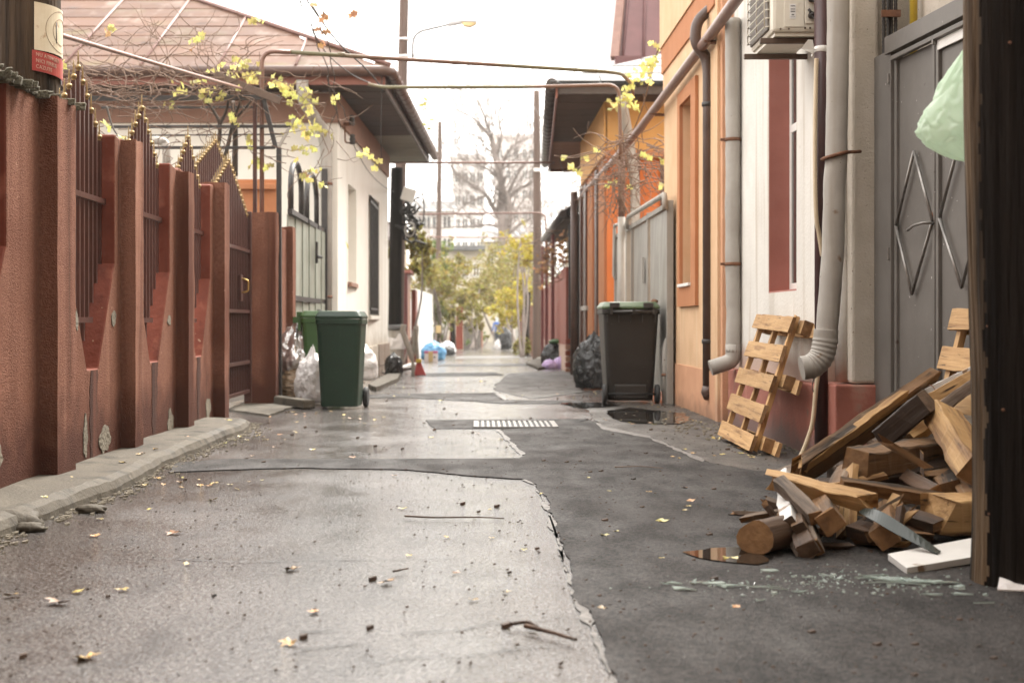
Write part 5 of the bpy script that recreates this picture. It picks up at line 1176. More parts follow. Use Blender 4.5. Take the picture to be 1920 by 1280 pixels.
def pallet(label, o, u, v, W_, H_, seed):
    u = Vector(u).normalized(); v = Vector(v).normalized(); n_ = u.cross(v).normalized(); o = Vector(o)
    t = thing('wooden_pallet', label, 'pallet', o, 'pale pine pallets'); rnd = random.Random(seed)
    def piece(nm, cu, cv, cn_, L, wd, th, ax):
        me = rough_box(L, wd, th, K['pallet'], K['wood_end'], seed * 10 + rnd.randint(0, 99), .004, nm)
        x = u if ax == 'u' else v; y = v if ax == 'u' else -u
        inst(nm, me, Matrix.Translation(o + u * cu + v * cv + n_ * cn_) @ Matrix((x, y, n_)).transposed().to_4x4() @ Matrix.Rotation(rnd.uniform(-.012, .012), 4, 'Z'), t)
    for i in range(5): piece('deck_slat', W_ / 2 + rnd.uniform(-.015, .015), .06 + (H_ - .12) * i / 4, .075, W_ + rnd.uniform(0, .03), .108 + rnd.uniform(-.008, .01), .024, 'u')
    for i in range(3): piece('stringer', .09 + (W_ - .18) * i / 2, H_ / 2, .045, H_ - .01, .05, .034, 'v')
    for vv in (.07, H_ * .53, H_ - .07):
        piece('bottom_board', W_ / 2 + .12, vv, -.052, W_ + .1, .09, .022, 'u')
        for uu in (.1, W_ / 2, W_ - .02): piece('block', uu, vv, -.0065, .13, .09, .066, 'u')
    return t
pallet('pale pine pallet leaning on the pink plinth of the white house', (1.80, 10.22, .0), (.02, -1.15, 0), (.27, -.02, .84), 1.16, .92, 3)
pallet('pale pine pallet leaning on the grey diamond gate behind the woodpile', (2.2, 7.08, .0), (.1, -1.15, 0), (.24, 0, .86), 1.1, .93, 8)

# ------------------------------------------------------------------ the woodpile, piece by piece
GRP = 'timber offcuts heaped by the foreground pole'
def beam(label, a, b, wd, h, mat, roll=0, end='wood_end', jit=.007, broken=0, name='timber_offcut', cat='timber', seed=None, group=GRP):
    a = P(*a) if len(a) == 3 and a[0] > 30 else Vector(a); b = P(*b) if b[0] > 30 else Vector(b)
    L = (b - a).length; seed = seed or random.randint(1, 900)
    me = rough_box(L, wd, h, K[mat], K[end], seed, jit, name, broken=broken)
    o = inst(name, me, frame((a + b) / 2, b - a) @ Matrix.Rotation(R(roll), 4, 'X')); return tag(o, label, cat, group)
beam('long thick plank rising highest to the right out of the pile', (1497, 886, 6.15), (1748, 716, 6.75), .05, .15, 'wood_orange', 28, 'wood_pale', broken=.03)
beam('pale chipped edge strip lying along the long rising plank', (1500, 880, 6.12), (1690, 744, 6.52), .035, .05, 'wood_pale', 20, broken=.04)
beam('grey flat plank under the long rising plank', (1470, 893, 6.3), (1600, 838, 6.7), .12, .025, 'wood_grey', 10)
beam('round ended black beam just under the top plank', (1655, 822, 6.25), (1738, 752, 6.1), .105, .1, 'wood_dark', 12, 'wood_end_dark')
beam('big squared orange brown beam across the middle of the pile', (1606, 868, 5.75), (1800, 838, 6.25), .115, .105, 'wood_orange', 8, 'wood_end', .01)
beam('thin dark board under the big squared beam', (1596, 902, 5.8), (1790, 862, 6.05), .1, .028, 'wood_dark', 22, 'wood_end_dark')
beam('bright split pine lath pointing left at the front of the pile', (1440, 897, 5.62), (1632, 942, 5.35), .05, .062, 'wood_pale', 25, 'wood_pale', .01, .03)
beam('grey bleached stick crossing under the bright pine lath', (1462, 903, 5.5), (1530, 972, 5.22), .05, .05, 'wood_grey', 20)
beam('white painted batten at the left edge of the pile', (1470, 893, 5.85), (1481, 985, 5.22), .055, .055, 'wood_white', 35, 'wood_end_dark')
beam('brown batten beside the white painted one', (1490, 925, 5.75), (1503, 995, 5.18), .05, .06, 'wood_orange', 35, 'wood_end_dark')
beam('grey brown batten sloping down to the road between log and blocks', (1500, 930, 5.6), (1528, 1028, 5.12), .045, .06, 'wood_grey', 30)
beam('dark batten end lying in front beside the stubby log', (1495, 985, 5.35), (1516, 1030, 5.08), .07, .06, 'wood_brown', 30, 'wood_end_dark')
beam('sawn orange block facing forward below the pine lath', (1530, 925, 5.75), (1556, 978, 5.2), .085, .085, 'wood_orange', 38)
beam('wide orange brown board standing behind the sawn block', (1592, 885, 5.75), (1585, 1000, 5.5), .1, .03, 'wood_pale', 55)
beam('short orange stub poking up behind the pine lath', (1592, 878, 5.85), (1572, 925, 5.65), .09, .06, 'wood_orange', 25)
beam('long thin brown lath running right across the pile', (1578, 907, 5.55), (1775, 938, 5.6), .04, .05, 'wood_orange', 25)
beam('short dark stub between the long lath and the thin dark board', (1692, 895, 5.9), (1752, 926, 5.6), .065, .06, 'wood_brown', 30)
beam('small brown block under the pale slab', (1762, 880, 6.15), (1784, 922, 5.7), .085, .085, 'wood_orange', 15)
beam('heavy pale slab tilted against the foreground pole', (1768, 778, 6.15), (1834, 888, 5.6), .14, .1, 'wood_pale', -28, 'wood_end', .01)
beam('splintered brown block low against the foreground pole', (1758, 962, 5.45), (1870, 962, 5.6), .13, .13, 'wood_pale', 12, 'wood_pale', .012, .06)
beam('grey brown sawn block behind the glass strip', (1672, 950, 5.7), (1660, 1005, 5.2), .085, .085, 'wood_orange', 38, 'wood_end')
beam('upper whitish plank leaning from the right over the pile', (1706, 752, 6.75), (1850, 682, 6.3), .06, .04, 'wood_white', 15, 'wood_pale')
beam('upper pine plank leaning beside the whitish one', (1690, 778, 6.6), (1850, 690, 6.2), .05, .05, 'wood_pale', 15)
beam('lower grey plank leaning from the right over the pile', (1736, 782, 6.45), (1850, 706, 6.15), .045, .05, 'wood_grey', 15)
beam('thin upright stick behind the big squared beam', (1716, 850, 6.5), (1752, 780, 6.7), .03, .03, 'wood_grey', 0)
beam('pale splintered wedge above the big squared beam', (1690, 828, 6.5), (1745, 795, 6.65), .08, .05, 'wood_pale', 15, 'wood_pale', .01, .04)
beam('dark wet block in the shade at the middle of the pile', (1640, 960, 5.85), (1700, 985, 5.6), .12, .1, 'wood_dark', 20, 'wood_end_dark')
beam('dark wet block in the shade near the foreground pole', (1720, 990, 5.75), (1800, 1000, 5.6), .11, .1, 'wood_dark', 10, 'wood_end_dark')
beam('grey triangular offcut in the shade under the long lath', (1668, 935, 5.7), (1690, 975, 5.6), .07, .025, 'wood_grey', 40)
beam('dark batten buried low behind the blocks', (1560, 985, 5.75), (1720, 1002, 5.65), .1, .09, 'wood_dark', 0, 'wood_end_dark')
beam('brown plank buried in the pile behind the long lath', (1620, 880, 6.15), (1800, 905, 6.2), .14, .06, 'wood_brown', 10, 'wood_end_dark')
beam('dark beam buried deep at the back of the pile', (1560, 900, 6.45), (1800, 905, 6.5), .16, .16, 'wood_brown', 5, 'wood_end_dark')
beam('second dark beam buried at the back of the pile', (1640, 865, 6.6), (1820, 850, 6.7), .14, .2, 'wood_brown', 5, 'wood_end_dark')
beam('maroon edged board lying flat under the white panel', (1668, 1042, 5.3), (1728, 1026, 5.45), .09, .025, 'maroon', 0, 'maroon')
beam('broken brown splinter on the road before the pile', (1540, 1064, 4.92), (1580, 1067, 4.9), .016, .014, 'wood_brown')
beam('pale splinter beside the stubby log', (1412, 1012, 5.55), (1432, 1000, 5.7), .035, .015, 'wood_pale')
beam('dark brown chip behind the stubby log', (1430, 1002, 5.65), (1450, 1000, 5.7), .04, .015, 'wood_orange')
for lb, a, b, wd_, h_, m_, ro in (('thin pale splinter lying over the sawn orange block', (1500, 915, 5.5), (1590, 905, 5.6), .012, .01, 'wood_pale', 10), ('thin dark lath wedged behind the pine lath', (1520, 905, 5.9), (1640, 893, 5.95), .03, .02, 'wood_brown', 20), ('pale splintered strip beside the squared beam end', (1605, 905, 5.7), (1660, 890, 5.75), .025, .02, 'wood_pale', 30),
        ('grey lath in the gap above the long lath', (1650, 900, 5.85), (1770, 885, 5.95), .02, .03, 'wood_grey', 10), ('brown wedge under the splintered block', (1700, 965, 5.5), (1760, 985, 5.4), .06, .04, 'wood_brown', 25), ('pale stub at the foot of the tilted slab', (1800, 900, 5.75), (1820, 935, 5.6), .06, .05, 'wood_orange', 35), ('short grey stick leaning on the stubby log', (1478, 1000, 5.3), (1500, 1042, 5.12), .02, .018, 'wood_grey', 0),
        ('brown splinter bundle under the black beam', (1650, 835, 6.3), (1700, 815, 6.35), .05, .03, 'wood_orange', 15), ('pale lath end between the upper planks', (1730, 760, 6.55), (1800, 722, 6.4), .025, .02, 'wood_pale', 25), ('thin brown strip fallen in front of the white painted batten', (1448, 990, 5.45), (1475, 940, 5.7), .018, .012, 'wood_orange', 0), ('dark offcut left of the glass strip', (1600, 990, 5.4), (1640, 1000, 5.3), .07, .05, 'wood_brown', 20), ('dark offcut behind the white panel', (1690, 1010, 5.45), (1740, 1000, 5.5), .06, .07, 'wood_brown', 20)):
    beam(lb, a, b, wd_, h_, m_, ro, jit=.006, broken=.02)
rs_ = random.Random(21)
for i in range(46):
    px = rs_.uniform(1450, 1745); f_ = (px - 1440) / 340; Y = rs_.uniform(5.25, 6.1); zz = max(.015, rs_.uniform(.0, .1 + .22 * f_) * (1 if Y > 5.5 else .35)); a = Vector(((px - VX) * Y / F, Y, zz)); an = rs_.uniform(-.5, 3.6); L_ = rs_.uniform(.06, .26)
    d_ = Vector((math.cos(an) * L_, math.sin(an) * L_ * .5, rs_.uniform(-.05, .12) * (1 if zz > .05 else 0)))
    beam('thin splinter of timber caught among the heaped offcuts', tuple(a), tuple(a + d_), rs_.uniform(.012, .045), rs_.uniform(.008, .026), rs_.choice(('wood_pale', 'wood_orange', 'wood_brown', 'wood_brown', 'wood_grey')), rs_.uniform(0, 90), jit=.004, broken=.03, seed=i + 3, name='timber_splinter', group='splinters among the woodpile')
# stubby half-round log
a, b = Vector((G(1420, 1046).x, 5.15, .068)), Vector((G(1476, 1040).x + .02, 5.32, .066)); d = b - a; L = d.length
mb = MB(); vs = []; n = 18
for i in range(7):
    for k_ in range(n):
        q = 2 * math.pi * k_ / n; r_ = .068 * (1 + .12 * math.cos(2 * q + .4) + .06 * math.cos(3 * q + 1) + .05 * nz((i * .3, math.cos(q), math.sin(q)), 1.5, 4)); vs.append((-L / 2 + L * i / 6, r_ * math.cos(q), r_ * math.sin(q)))
mb.add(vs, [(i * n + k_, i * n + (k_ + 1) % n, (i + 1) * n + (k_ + 1) % n, (i + 1) * n + k_) for i in range(6) for k_ in range(n)], 0, True)
mb.add(vs[:n], [tuple(reversed(range(n)))], 1); mb.add(vs[-n:], [tuple(range(n))], 1)
tag(inst('timber_offcut', mb.mesh('log', [K['wood_brown'], K['wood_end']]), frame((a + b) / 2, d)), 'stubby rounded log end lying at the front left of the pile', 'timber', GRP)
# white panel lying in front, small white offcut behind
a, b, c, d = G(1665, 1056), G(1700, 1078), G(1900, 1052), G(1850, 1030)
mb = MB(); mb.prism([(a.x, a.y, .035), (b.x, b.y, .026), (c.x, c.y, .04), (d.x, d.y, .055)], (0, 0, -.024)); mb2 = MB()
tag(mb.build('chipboard', K['wood_white'], None, .002), 'white faced chipboard panel lying on the road by the foreground pole', 'board')
beam('small white board behind the pale slab', (1795, 795, 6.35), (1840, 800, 6.3), .02, .09, 'wood_white', 0)
# curved glass strip
pp = smooth_path([P(1612, 957, 5.35), P(1645, 972, 5.2), P(1690, 998, 5.1), P(1760, 1036, 4.98)], 8); mb = MB(); n = len(pp); L = []; Rr = []
for i, p in enumerate(pp):
    h = .004 + .024 * math.sin(math.pi * min(1, i / n * 1.1)) ** .8; L.append(p + Vector((.015, .02, h))); Rr.append(p + Vector((-.008, -.015, -h * .4)))
mb.add(L + Rr, [(i, i + 1, n + i + 1, n + i) for i in range(n - 1)])
o = tag(mb.build('glass_strip', K['glass_strip']), 'dark greenish sliver of sheet glass sloping down the front of the woodpile', 'glass'); sm_ = o.modifiers.new('thick', 'SOLIDIFY'); sm_.thickness = .004
# nails left in the wood
for (px, py, Y) in ((1742, 722, 6.5), (1506, 935, 5.35), (1508, 960, 5.3)):
    p = P(px, py, Y); solo('bent_nail', 'rusty bent nail sticking out of a timber offcut', 'nail', MB().tube(smooth_path([p, p + Vector((.012, -.02, -.005)), p + Vector((.025, -.03, -.035))], 4), .0022, 5), K['rust'], 0, 'rusty nails in the woodpile')

# ------------------------------------------------------------------ broken glass on the road
rnd = random.Random(4); GS = 'shards of broken glass on the road'
def shard(px, py, sx, sy, up=.008, rot=None):
    g = G(px, py); n = rnd.randint(3, 5); rot = rnd.uniform(0, 6.28) if rot is None else rot; pts = []
    for i in range(n):
        a_ = 2 * math.pi * i / n + rnd.uniform(-.5, .5); x, y = sx * math.cos(a_) * rnd.uniform(.6, 1), sy * math.sin(a_) * rnd.uniform(.6, 1)
        pts.append((g.x + x * math.cos(rot) - y * math.sin(rot), g.y + x * math.sin(rot) + y * math.cos(rot), up + rnd.uniform(0, .006)))
    tag(MB().prism(pts, (0, 0, .004)).build('glass_shard', K['shard']), 'splinter of clear greenish glass lying on the dark asphalt', 'glass shard', GS)
for (px, py, sx, sy, r_) in ((1262, 1100, .035, .012, .1), (1300, 1098, .06, .012, 0), (1340, 1100, .05, .012, .05), (1375, 1104, .07, .012, -.05), (1425, 1106, .07, .014, -.1), (1460, 1110, .05, .012, -.1), (1500, 1115, .04, .012, 0), (1282, 1110, .05, .02, -.2),
                             (1640, 1085, .08, .014, .1), (1665, 1090, .1, .02, -.1), (1690, 1094, .1, .025, -.2), (1710, 1100, .09, .022, -.3), (1730, 1097, .1, .03, -.2), (1770, 1098, .06, .02, -.3), (1655, 1098, .06, .012, 0), (1630, 1090, .06, .01, .2), (1750, 1122, .04, .01, 0), (1800, 1120, .05, .012, -.1), (1845, 1137, .04, .01, 0), (1425, 1132, .02, .01, .3), (1440, 1076, .04, .008, 0)):
    shard(px, py, sx, sy, .008, r_)
for i in range(46):
    px, py = rnd.choice(((rnd.gauss(1690, 50), 1092 + abs(rnd.gauss(0, 9))), (rnd.gauss(1545, 35), 1083 + abs(rnd.gauss(0, 12))), (rnd.gauss(1380, 80), 1101 + rnd.gauss(0, 5)))); s = min(.03, .004 * math.exp(abs(rnd.gauss(0, .8)))); shard(px, py, s * 1.4, s * rnd.uniform(.3, .8))
mb = MB()
for i in range(260):
    px, py = rnd.choice(((rnd.gauss(1690, 60), 1092 + rnd.gauss(0, 12)), (rnd.gauss(1545, 40), 1086 + rnd.gauss(0, 12)), (rnd.gauss(1500, 160), 1108 + rnd.gauss(0, 14)))); g = G(px, max(1060, py)); s = .0011 * math.exp(abs(rnd.gauss(0, .7))); mb.obox((g.x, g.y, .008), Vector((s, s * .3, s * .2)), Vector((-s * .3, s, 0)), Vector((0, s * .2, s * .7)))
tag(mb.build('glass_crumbs', K['shard']), 'fine crumbs of shattered glass on the asphalt', 'glass crumbs', kind='stuff')
p = G(1900, 1112); solo('glass_shard', 'large grey corner of sheet glass leaning beside the foreground pole foot', 'glass shard', MB().prism([(p.x - .05, p.y, .008), (p.x + .12, p.y - .02, .008), (p.x + .12, p.y + .1, .07), (p.x, p.y + .1, .06)], (0, 0, .005)), K['bag_white'])

# ------------------------------------------------------------------ pipes and wires over the alley
OG = 'pipes crossing over the alley'
ya = 14.8
o = solo('overhead_pipe', 'nearest olive pipe arching over the alley from the left pergola', 'pipe', MB().tube(bend([(P(491, 0, ya).x, ya, 0), P(491, 96, ya), P(545, 98, ya + .05)], .16), .024, 12), K['gas_pipe'], 0, OG)
MB().tube(bend([P(544, 98, ya + .05), P(700, 108, 15.1), P(900, 120, 15.4), P(1164, 136, 15.9), P(1186, 160, 17.6), P(1186, 190, 18.2)], .3), .0225, 12).build('crossing_length', K['gas_green'], o)
for px, py, Y in ((855, 117, 15.35), (640, 103, 15.0)): 
    c = P(px, py, Y); MB().lathe([(.022, -.04), (.028, -.035), (.028, .035), (.022, .04)], c, 10, axis='x').build('coupling', K['gas_green'], o)
o = solo('overhead_pipe', 'second olive pipe crossing level with the villa eaves', 'pipe', MB().tube(bend([P(690, 158, 17.5), P(716, 164, 17.5), P(1000, 163, 17.5), P(1160, 159, 17.5), P(1163, 240, 17.5), P(1163, 300, 17.5)], .14), .022, 10), K['gas_green'], 0, OG)
solo('overhead_pipe', 'third thin maroon pipe crossing under the gutter ends', 'pipe', MB().tube([P(735, 305, 28.5), P(1040, 305, 28.5)], .022, 8), K['gas_pipe'], 0, OG)
solo('overhead_pipe', 'fourth thin pipe crossing farther off with a bent down end', 'pipe', MB().tube(bend([P(785, 402, 38), P(900, 400, 38), P(1012, 399, 38), P(1023, 405, 38), P(1024, 470, 38)], .2), .024, 8), K['gas_pipe'], 0, OG)
solo('overhead_pipe', 'fifth thin pipe crossing farthest off above the bushes', 'pipe', MB().tube([P(800, 444, 48), P(1004, 446, 48)], .022, 6), K['gas_pipe'], 0, OG)
def wire(label, pts, r, m='cable', name='cable', cat='cable', k=8, group=None): return solo(name, label, cat, MB().tube(smooth_path([P(*p) for p in pts], k), r, 5), K[m], 0, group)
wire('thin green wire climbing to the upper right above the pipes', [(1075, 140, 16), (1098, 70, 15), (1124, -20, 14)], .006, 'fol_fresh')
wire('thick olive cable slanting down behind the hanging vine to the eave corner', [(568, -10, 17), (630, 75, 17.6), (685, 128, 18.2), (715, 163, 19)], .011)
wire('slim cable running beside the thick olive one to the eave corner', [(556, -10, 16.5), (580, 40, 17), (608, 95, 17.6), (660, 140, 18.3), (712, 163, 19)], .007)
wire('faint wire rising from the far street lamp pole', [(774, 20, 31), (787, 60, 31), (800, 150, 32), (812, 225, 40)], .008)
wire('sagging wire from the insulators down the cream house wall', [(660, 266, 20.6), (690, 320, 22), (720, 350, 26), (740, 360, 30)], .006)
wire('thin wire hanging before the eave of the cream house', [(716, 165, 18), (714, 240, 18.2), (715, 300, 18.4)], .005)
wire('slack wire from the red pole to the villa gutter', [(995, 190, 40), (1030, 250, 34), (1060, 330, 26), (1085, 350, 22)], .006)
wire('distant slack wire left of the bare tree', [(826, 270, 58), (900, 250, 52), (1008, 230, 44)], .012)

# ------------------------------------------------------------------ poles farther down
lampp = pole('lamp_pole', 'brown timber pole carrying a white street lamp behind the cream house', (P(743, 0, 31).x, 31, -.3), (P(760, 0, 31).x, 31, 9.2), .145, .09, K['pole_far'], seed=5, rough=.015, cat='lamp post')
c = P(757, 90, 30.9)
for py in (74, 106):
    q = P(757, py, 31); MB().lathe([(.1, -.03), (.105, -.03), (.105, .03), (.1, .03)], q, 12).box(q.x - .16, q.x + .24, q.y - .13, q.y - .1, q.z - .02, q.z + .02).build('clamp_band', K['white_paint'], lampp)
lam = thing('street_lamp', 'white curved arm street lamp clamped to the brown pole', 'street lamp', P(774, 100, 30.9))
MB().tube(bend([P(774, 112, 30.87), P(774, 62, 30.87), P(842, 46, 30.87)], .35), .028, 10).build('arm', K['lamp_grey'], lam)
MB().bar(P(840, 46, 30.87), P(866, 41, 30.87), .14, .09).build('housing', K['lamp_shell'], lam, .02)
mb = MB(); a = P(865, 43, 30.87); b = P(895, 43, 30.87); L = b.x - a.x
mb.prism([(a.x, a.y - .09, a.z - .0), (a.x + .05, a.y - .09, a.z - .08), (a.x + .2, a.y - .07, a.z - .1), (b.x - .02, b.y - .05, b.z - .03), (b.x, b.y - .05, b.z + .03)], (0, .17, 0)); mb.build('lens', K['lamp_lens'], lam, .02)
MB().bar(P(864, 40, 30.87), P(894, 41.5, 30.87), .16, .04).build('cap', K['lamp_shell'], lam, .01)
lp2 = pole('utility_pole', 'stout dark lower pole with white box between cream house and red post', (P(741, 0, 30).x, 29.6, -.3), (P(746, 0, 30).x, 29.6, 4.05), .15, .12, K['pole_dark'], seed=8, rough=.02)
bx = thing('meter_box', 'tilted white plastic box hung on the dark pole', 'box', P(766, 366, 29.4)); c = P(766, 365, 29.3)
MB().obox(c, Vector((.13, 0, -.04)), Vector((0, .05, 0)), Vector((.04, 0, .13))).build('case', K['white_paint'], bx, .02); MB().tube([c + Vector((.12, 0, .12)), c + Vector((.1, .05, .5))], .015).build('strap', K['cable'], bx)
cl = thing('cable_coil', 'pale coil of spare cable hanging on the dark pole', 'cable', P(768, 430, 29.3)); 
for i in range(4):
    c = P(768 + i * .8, 431 - i, 29.3 + .03 * i); MB().tube([c + Vector((.1 * math.cos(q), .02 * math.sin(3 * q), .14 * math.sin(q))) for q in [2 * math.pi * k_ / 20 for k_ in range(20)]], .012, 6, closed=True).build('loop', K['cable' if i % 2 else 'grey_pipe'], cl)
tn = thing('cable_tangle', 'thick dark tangle of cables bunched on the lower pole', 'cable', P(765, 400, 29.5)); rnd = random.Random(3); mb = MB()
for i in range(26):
    c = P(rnd.uniform(745, 780), rnd.uniform(378, 440), 29.5 + rnd.uniform(-.1, .3)); mb.tube(smooth_path([c + Vector((rnd.uniform(-.25, .25), rnd.uniform(-.1, .1), rnd.uniform(-.25, .25))) for _ in range(4)], 5), rnd.uniform(.012, .025), 5)
tag(mb.build('loops', K['cable'], tn), kind='stuff')
pole('utility_pole', 'thin brown pole with white bands rising beside the left bushes', (P(820, 0, 58).x, 58, -.4), (P(825, 228, 58).x, 58, P(0, 228, 58).z), .13, .08, K['pole_far'], seed=12, rough=.015)
q = pole('utility_pole', 'red brown squared pole before the bare tree on the right', (P(1009, 0, 44).x, 44, -.35), (P(1006, 170, 44).x, 44, P(0, 170, 44).z), .17, .09, K['pole_far'], seed=14, rough=.01)
c = P(1007, 318, 43.8); MB().box(c.x - .1, c.x + .1, c.y, c.y + .04, c.z - .05, c.z + .05).build('plate', K['white_paint'], q)
pole('utility_pole', 'short dark pole before the far red gate', (P(850, 0, 62).x, 62, -.5), (P(848, 0, 62).x, 62, 2.2), .12, .1, K['pole_dark'], seed=15)
pole('utility_pole', 'slender dark pole right of the far yellow bushes', (P(990, 0, 50).x, 50, -.4), (P(990, 0, 50).x, 50, 1.9), .1, .09, K['pole_dark'], seed=16)

# ------------------------------------------------------------------ left side farther down
rp = thing('gate_post', 'maroon gate post with pale brown side face and pink cap', 'gate post', P(758, 690, 32)); y0 = 32.0
a, b, c = P(745, 0, y0).x, P(764, 0, y0).x, 0
MB().box(a, b, y0, y0 + 1.4, -.3, P(0, 512, y0).z).build('shaft', K['maroon'], rp); MB().add([(b + .003, y0, -.3), (b + .003, y0 + 1.4, -.3), (b + .003, y0 + 1.4, P(0, 512, y0).z), (b + .003, y0, P(0, 512, y0).z)], [(0, 1, 2, 3)]).build('side_face', K['post_brown'], rp)
MB().box(a - .02, b + .08, y0 - .03, y0 + 1.45, P(0, 512, y0).z, P(0, 506, y0).z).build('cap', K['pink_reveal'], rp, .01); MB().box(P(752, 0, y0 + 1.5).x, P(761, 0, y0 + 1.5).x, y0 + 1.5, y0 + 2, -.3, P(0, 440, y0).z).build('rear_post', K['wall_house'], rp)
MB().box(b + .02, b + .12, y0 + 1.45, y0 + 2.4, -.3, 1.6).build('gate_leaf', K['oxide'], rp)
sf = thing('sheet_fence', 'tall galvanised sheet fence panel run beyond the maroon post', 'fence', P(795, 650, 45))
yy = [39 + i * 1.1 for i in range(15)]; zt0, zt1 = P(0, 541, 39).z, P(0, 553, 55).z
for i, (a, b) in enumerate(zip(yy, yy[1:])):
    xa, xb = -1.71, -1.71; z = zt0 + (zt1 - zt0) * i / 14
    MB().prism([(xa, a, -.4), (xa + .03, (a + b) / 2, -.4), (xb, b - .01, -.4), (xb, b - .01, z), (xa + .03, (a + b) / 2, z), (xa, a, z)], (-.01, 0, 0)).build('panel', K['sheet_grey'], sf)
far_g = thing('red_gate', 'far dark red double gate under a small canopy on the left', 'gate', P(860, 640, 62))
for (p0, p1, m_) in ((843, 848.5, 'oxide'), (855, 868, 'oxide')): MB().box(P(p0, 0, 64).x, P(p1, 0, 64).x, 64, 64.1, -.4, P(0, 575, 64).z).build('leaf', K[m_], far_g)
MB().box(P(848, 0, 63).x, P(874, 0, 63).x, 63, 64.2, P(0, 566, 63).z, P(0, 562, 63).z).build('canopy', K['roof_maroon'], far_g); MB().box(P(838, 0, 64.3).x, P(869, 0, 64.3).x, 64.3, 64.5, -.5, .2).build('plinth', K['wall_house'], far_g)
ff = thing('picket_fence', 'far dark timber fence below the olive bush', 'fence', P(888, 640, 66))
for i in range(14): MB().box(P(869 + i * 2.4, 0, 66 + i * .7).x, P(871 + i * 2.4, 0, 66 + i * .7).x, 66 + i * .7, 66.06 + i * .7, -.6, P(0, 606, 66).z + .05 * (i % 3)).build('plank', K['gutter_dark'], ff)
MB().box(P(902, 0, 78).x, P(905.5, 0, 78).x, 78, 78.2, -.7, .8).build('post', K['post_brown'], ff)
sgn = thing('notice_board', 'small tan notice board on sticks among the left bushes', 'sign', P(822, 620, 50)); c = P(822, 617, 50)
MB().box(c.x - .09, c.x + .09, c.y, c.y + .02, c.z - .13, c.z + .13).build('board', K['box_tan'], sgn); 
for s in (-.06, .06): MB().tube([(c.x + s, c.y + .03, c.z), (c.x + s, c.y + .03, gz(50))], .012).build('stake', K['twig'], sgn)
gp_ = thing('gate_post', 'pale grey square post at the far end before the yellow bushes', 'post', P(966, 655, 60))
MB().box(P(960, 0, 60).x, P(966, 0, 60).x, 60, 60.2, -.5, P(0, 617, 60).z).build('post', K['wall_far'], gp_); MB().box(P(967, 0, 60).x, P(972, 0, 60).x, 60.1, 60.2, -.5, P(0, 617, 60).z).build('post', K['sheet_grey'], gp_)
rf2 = thing('right_fence', 'far dark post fence with brown stakes before the yellow bushes', 'fence', P(985, 650, 56))
for i in range(9): MB().box(P(974 + i * 3.2, 0, 58 - i * 1.4).x - .05, P(974 + i * 3.2, 0, 58 - i * 1.4).x + .05, 58 - i * 1.4, 58.1 - i * 1.4, -.5, 1.1 + .3 * (i % 2)).build('stake', K['gas_pipe'] if i % 3 else K['gutter_dark'], rf2)

# houses down the left
h3 = thing('ivory_house', 'ivory cottage with dark tiled eave beyond the galvanised fence', 'house', (-4, 40, 0))
MB().box(-9, -2.3, 36, 46, -.5, 3.0).build('wall', K['wall_house'], h3)
MB().prism([(-9, 35, 2.9), (-1.62, 35, 2.85), (-3.6, 38.5, 4.3), (-9, 38.5, 4.3)], (0, .1, .08)).build('roof_slope', K['roof_tile'], h3); MB().prism([(-1.62, 35, 2.85), (-1.5, 47, 2.85), (-3.6, 44, 4.3), (-3.6, 38.5, 4.3)], (0, 0, .08)).build('roof_slope', K['roof_tile'], h3)
def windows(parent, face, xs, zs, w_, h_, mat='glass', frame_='white_paint', axis='x', at=0):
    for x in xs:
        for z in zs:
            f = MB().box(x - w_ / 2, x + w_ / 2, at - .06, at - .01, z, z + h_).build('window', K[frame_], parent)
            MB().box(x - w_ / 2 + .08, x - .04, at - .075, at - .062, z + .08, z + h_ - .08).box(x + .04, x + w_ / 2 - .08, at - .075, at - .062, z + .08, z + h_ - .08).build('pane', K[mat], f)
h4 = thing('far_house', 'far ivory house front seen through the turning trees', 'house', (-1, 95, 0))
MB().box(P(838, 0, 92).x, P(905, 0, 92).x, 92, 99, -.9, P(0, 470, 92).z).build('wall', K['wall_house'], h4); MB().box(P(832, 0, 91).x, P(910, 0, 91).x, 91, 99, P(0, 470, 92).z, P(0, 462, 92).z).build('roof', K['roof_white'], h4)
windows(h4, None, [P(856, 0, 92).x, P(874, 0, 92).x, P(893, 0, 92).x], [P(0, 520, 92).z], .45, .95, at=92)
h5 = thing('far_house', 'far grey house with pale roof left of the bare tree', 'house', (-3, 120, 0))
MB().box(P(768, 0, 118).x, P(852, 0, 118).x, 118, 126, -1, P(0, 395, 118).z).build('wall', K['wall_far'], h5); MB().prism([(P(760, 0, 117).x, 117, P(0, 395, 118).z), (P(858, 0, 117).x, 117, P(0, 395, 118).z), (P(850, 0, 117).x, 120, P(0, 375, 118).z), (P(770, 0, 117).x, 120, P(0, 375, 118).z)], (0, .2, .1)).build('roof', K['roof_white'], h5)
windows(h5, None, [P(x, 0, 118).x for x in (782, 800, 818, 838)], [P(0, y, 118).z for y in (430, 470, 510)], .75, 1.1, at=118)
h6 = thing('far_house', 'far white gabled house just right of the bare tree foot', 'house', (2, 115, 0))
MB().box(P(905, 0, 112).x, P(1000, 0, 112).x, 112, 120, -1, P(0, 452, 112).z).build('wall', K['wall_house'], h6); MB().prism([(P(895, 0, 111).x, 111, P(0, 452, 112).z), (P(1008, 0, 111).x, 111, P(0, 452, 112).z), (P(985, 0, 111).x, 115, P(0, 425, 112).z), (P(915, 0, 111).x, 115, P(0, 425, 112).z)], (0, .2, .12)).build('roof', K['roof_white'], h6)
windows(h6, None, [P(x, 0, 112).x for x in (920, 945, 972)], [P(0, 500, 112).z], .6, 1.0, at=112)
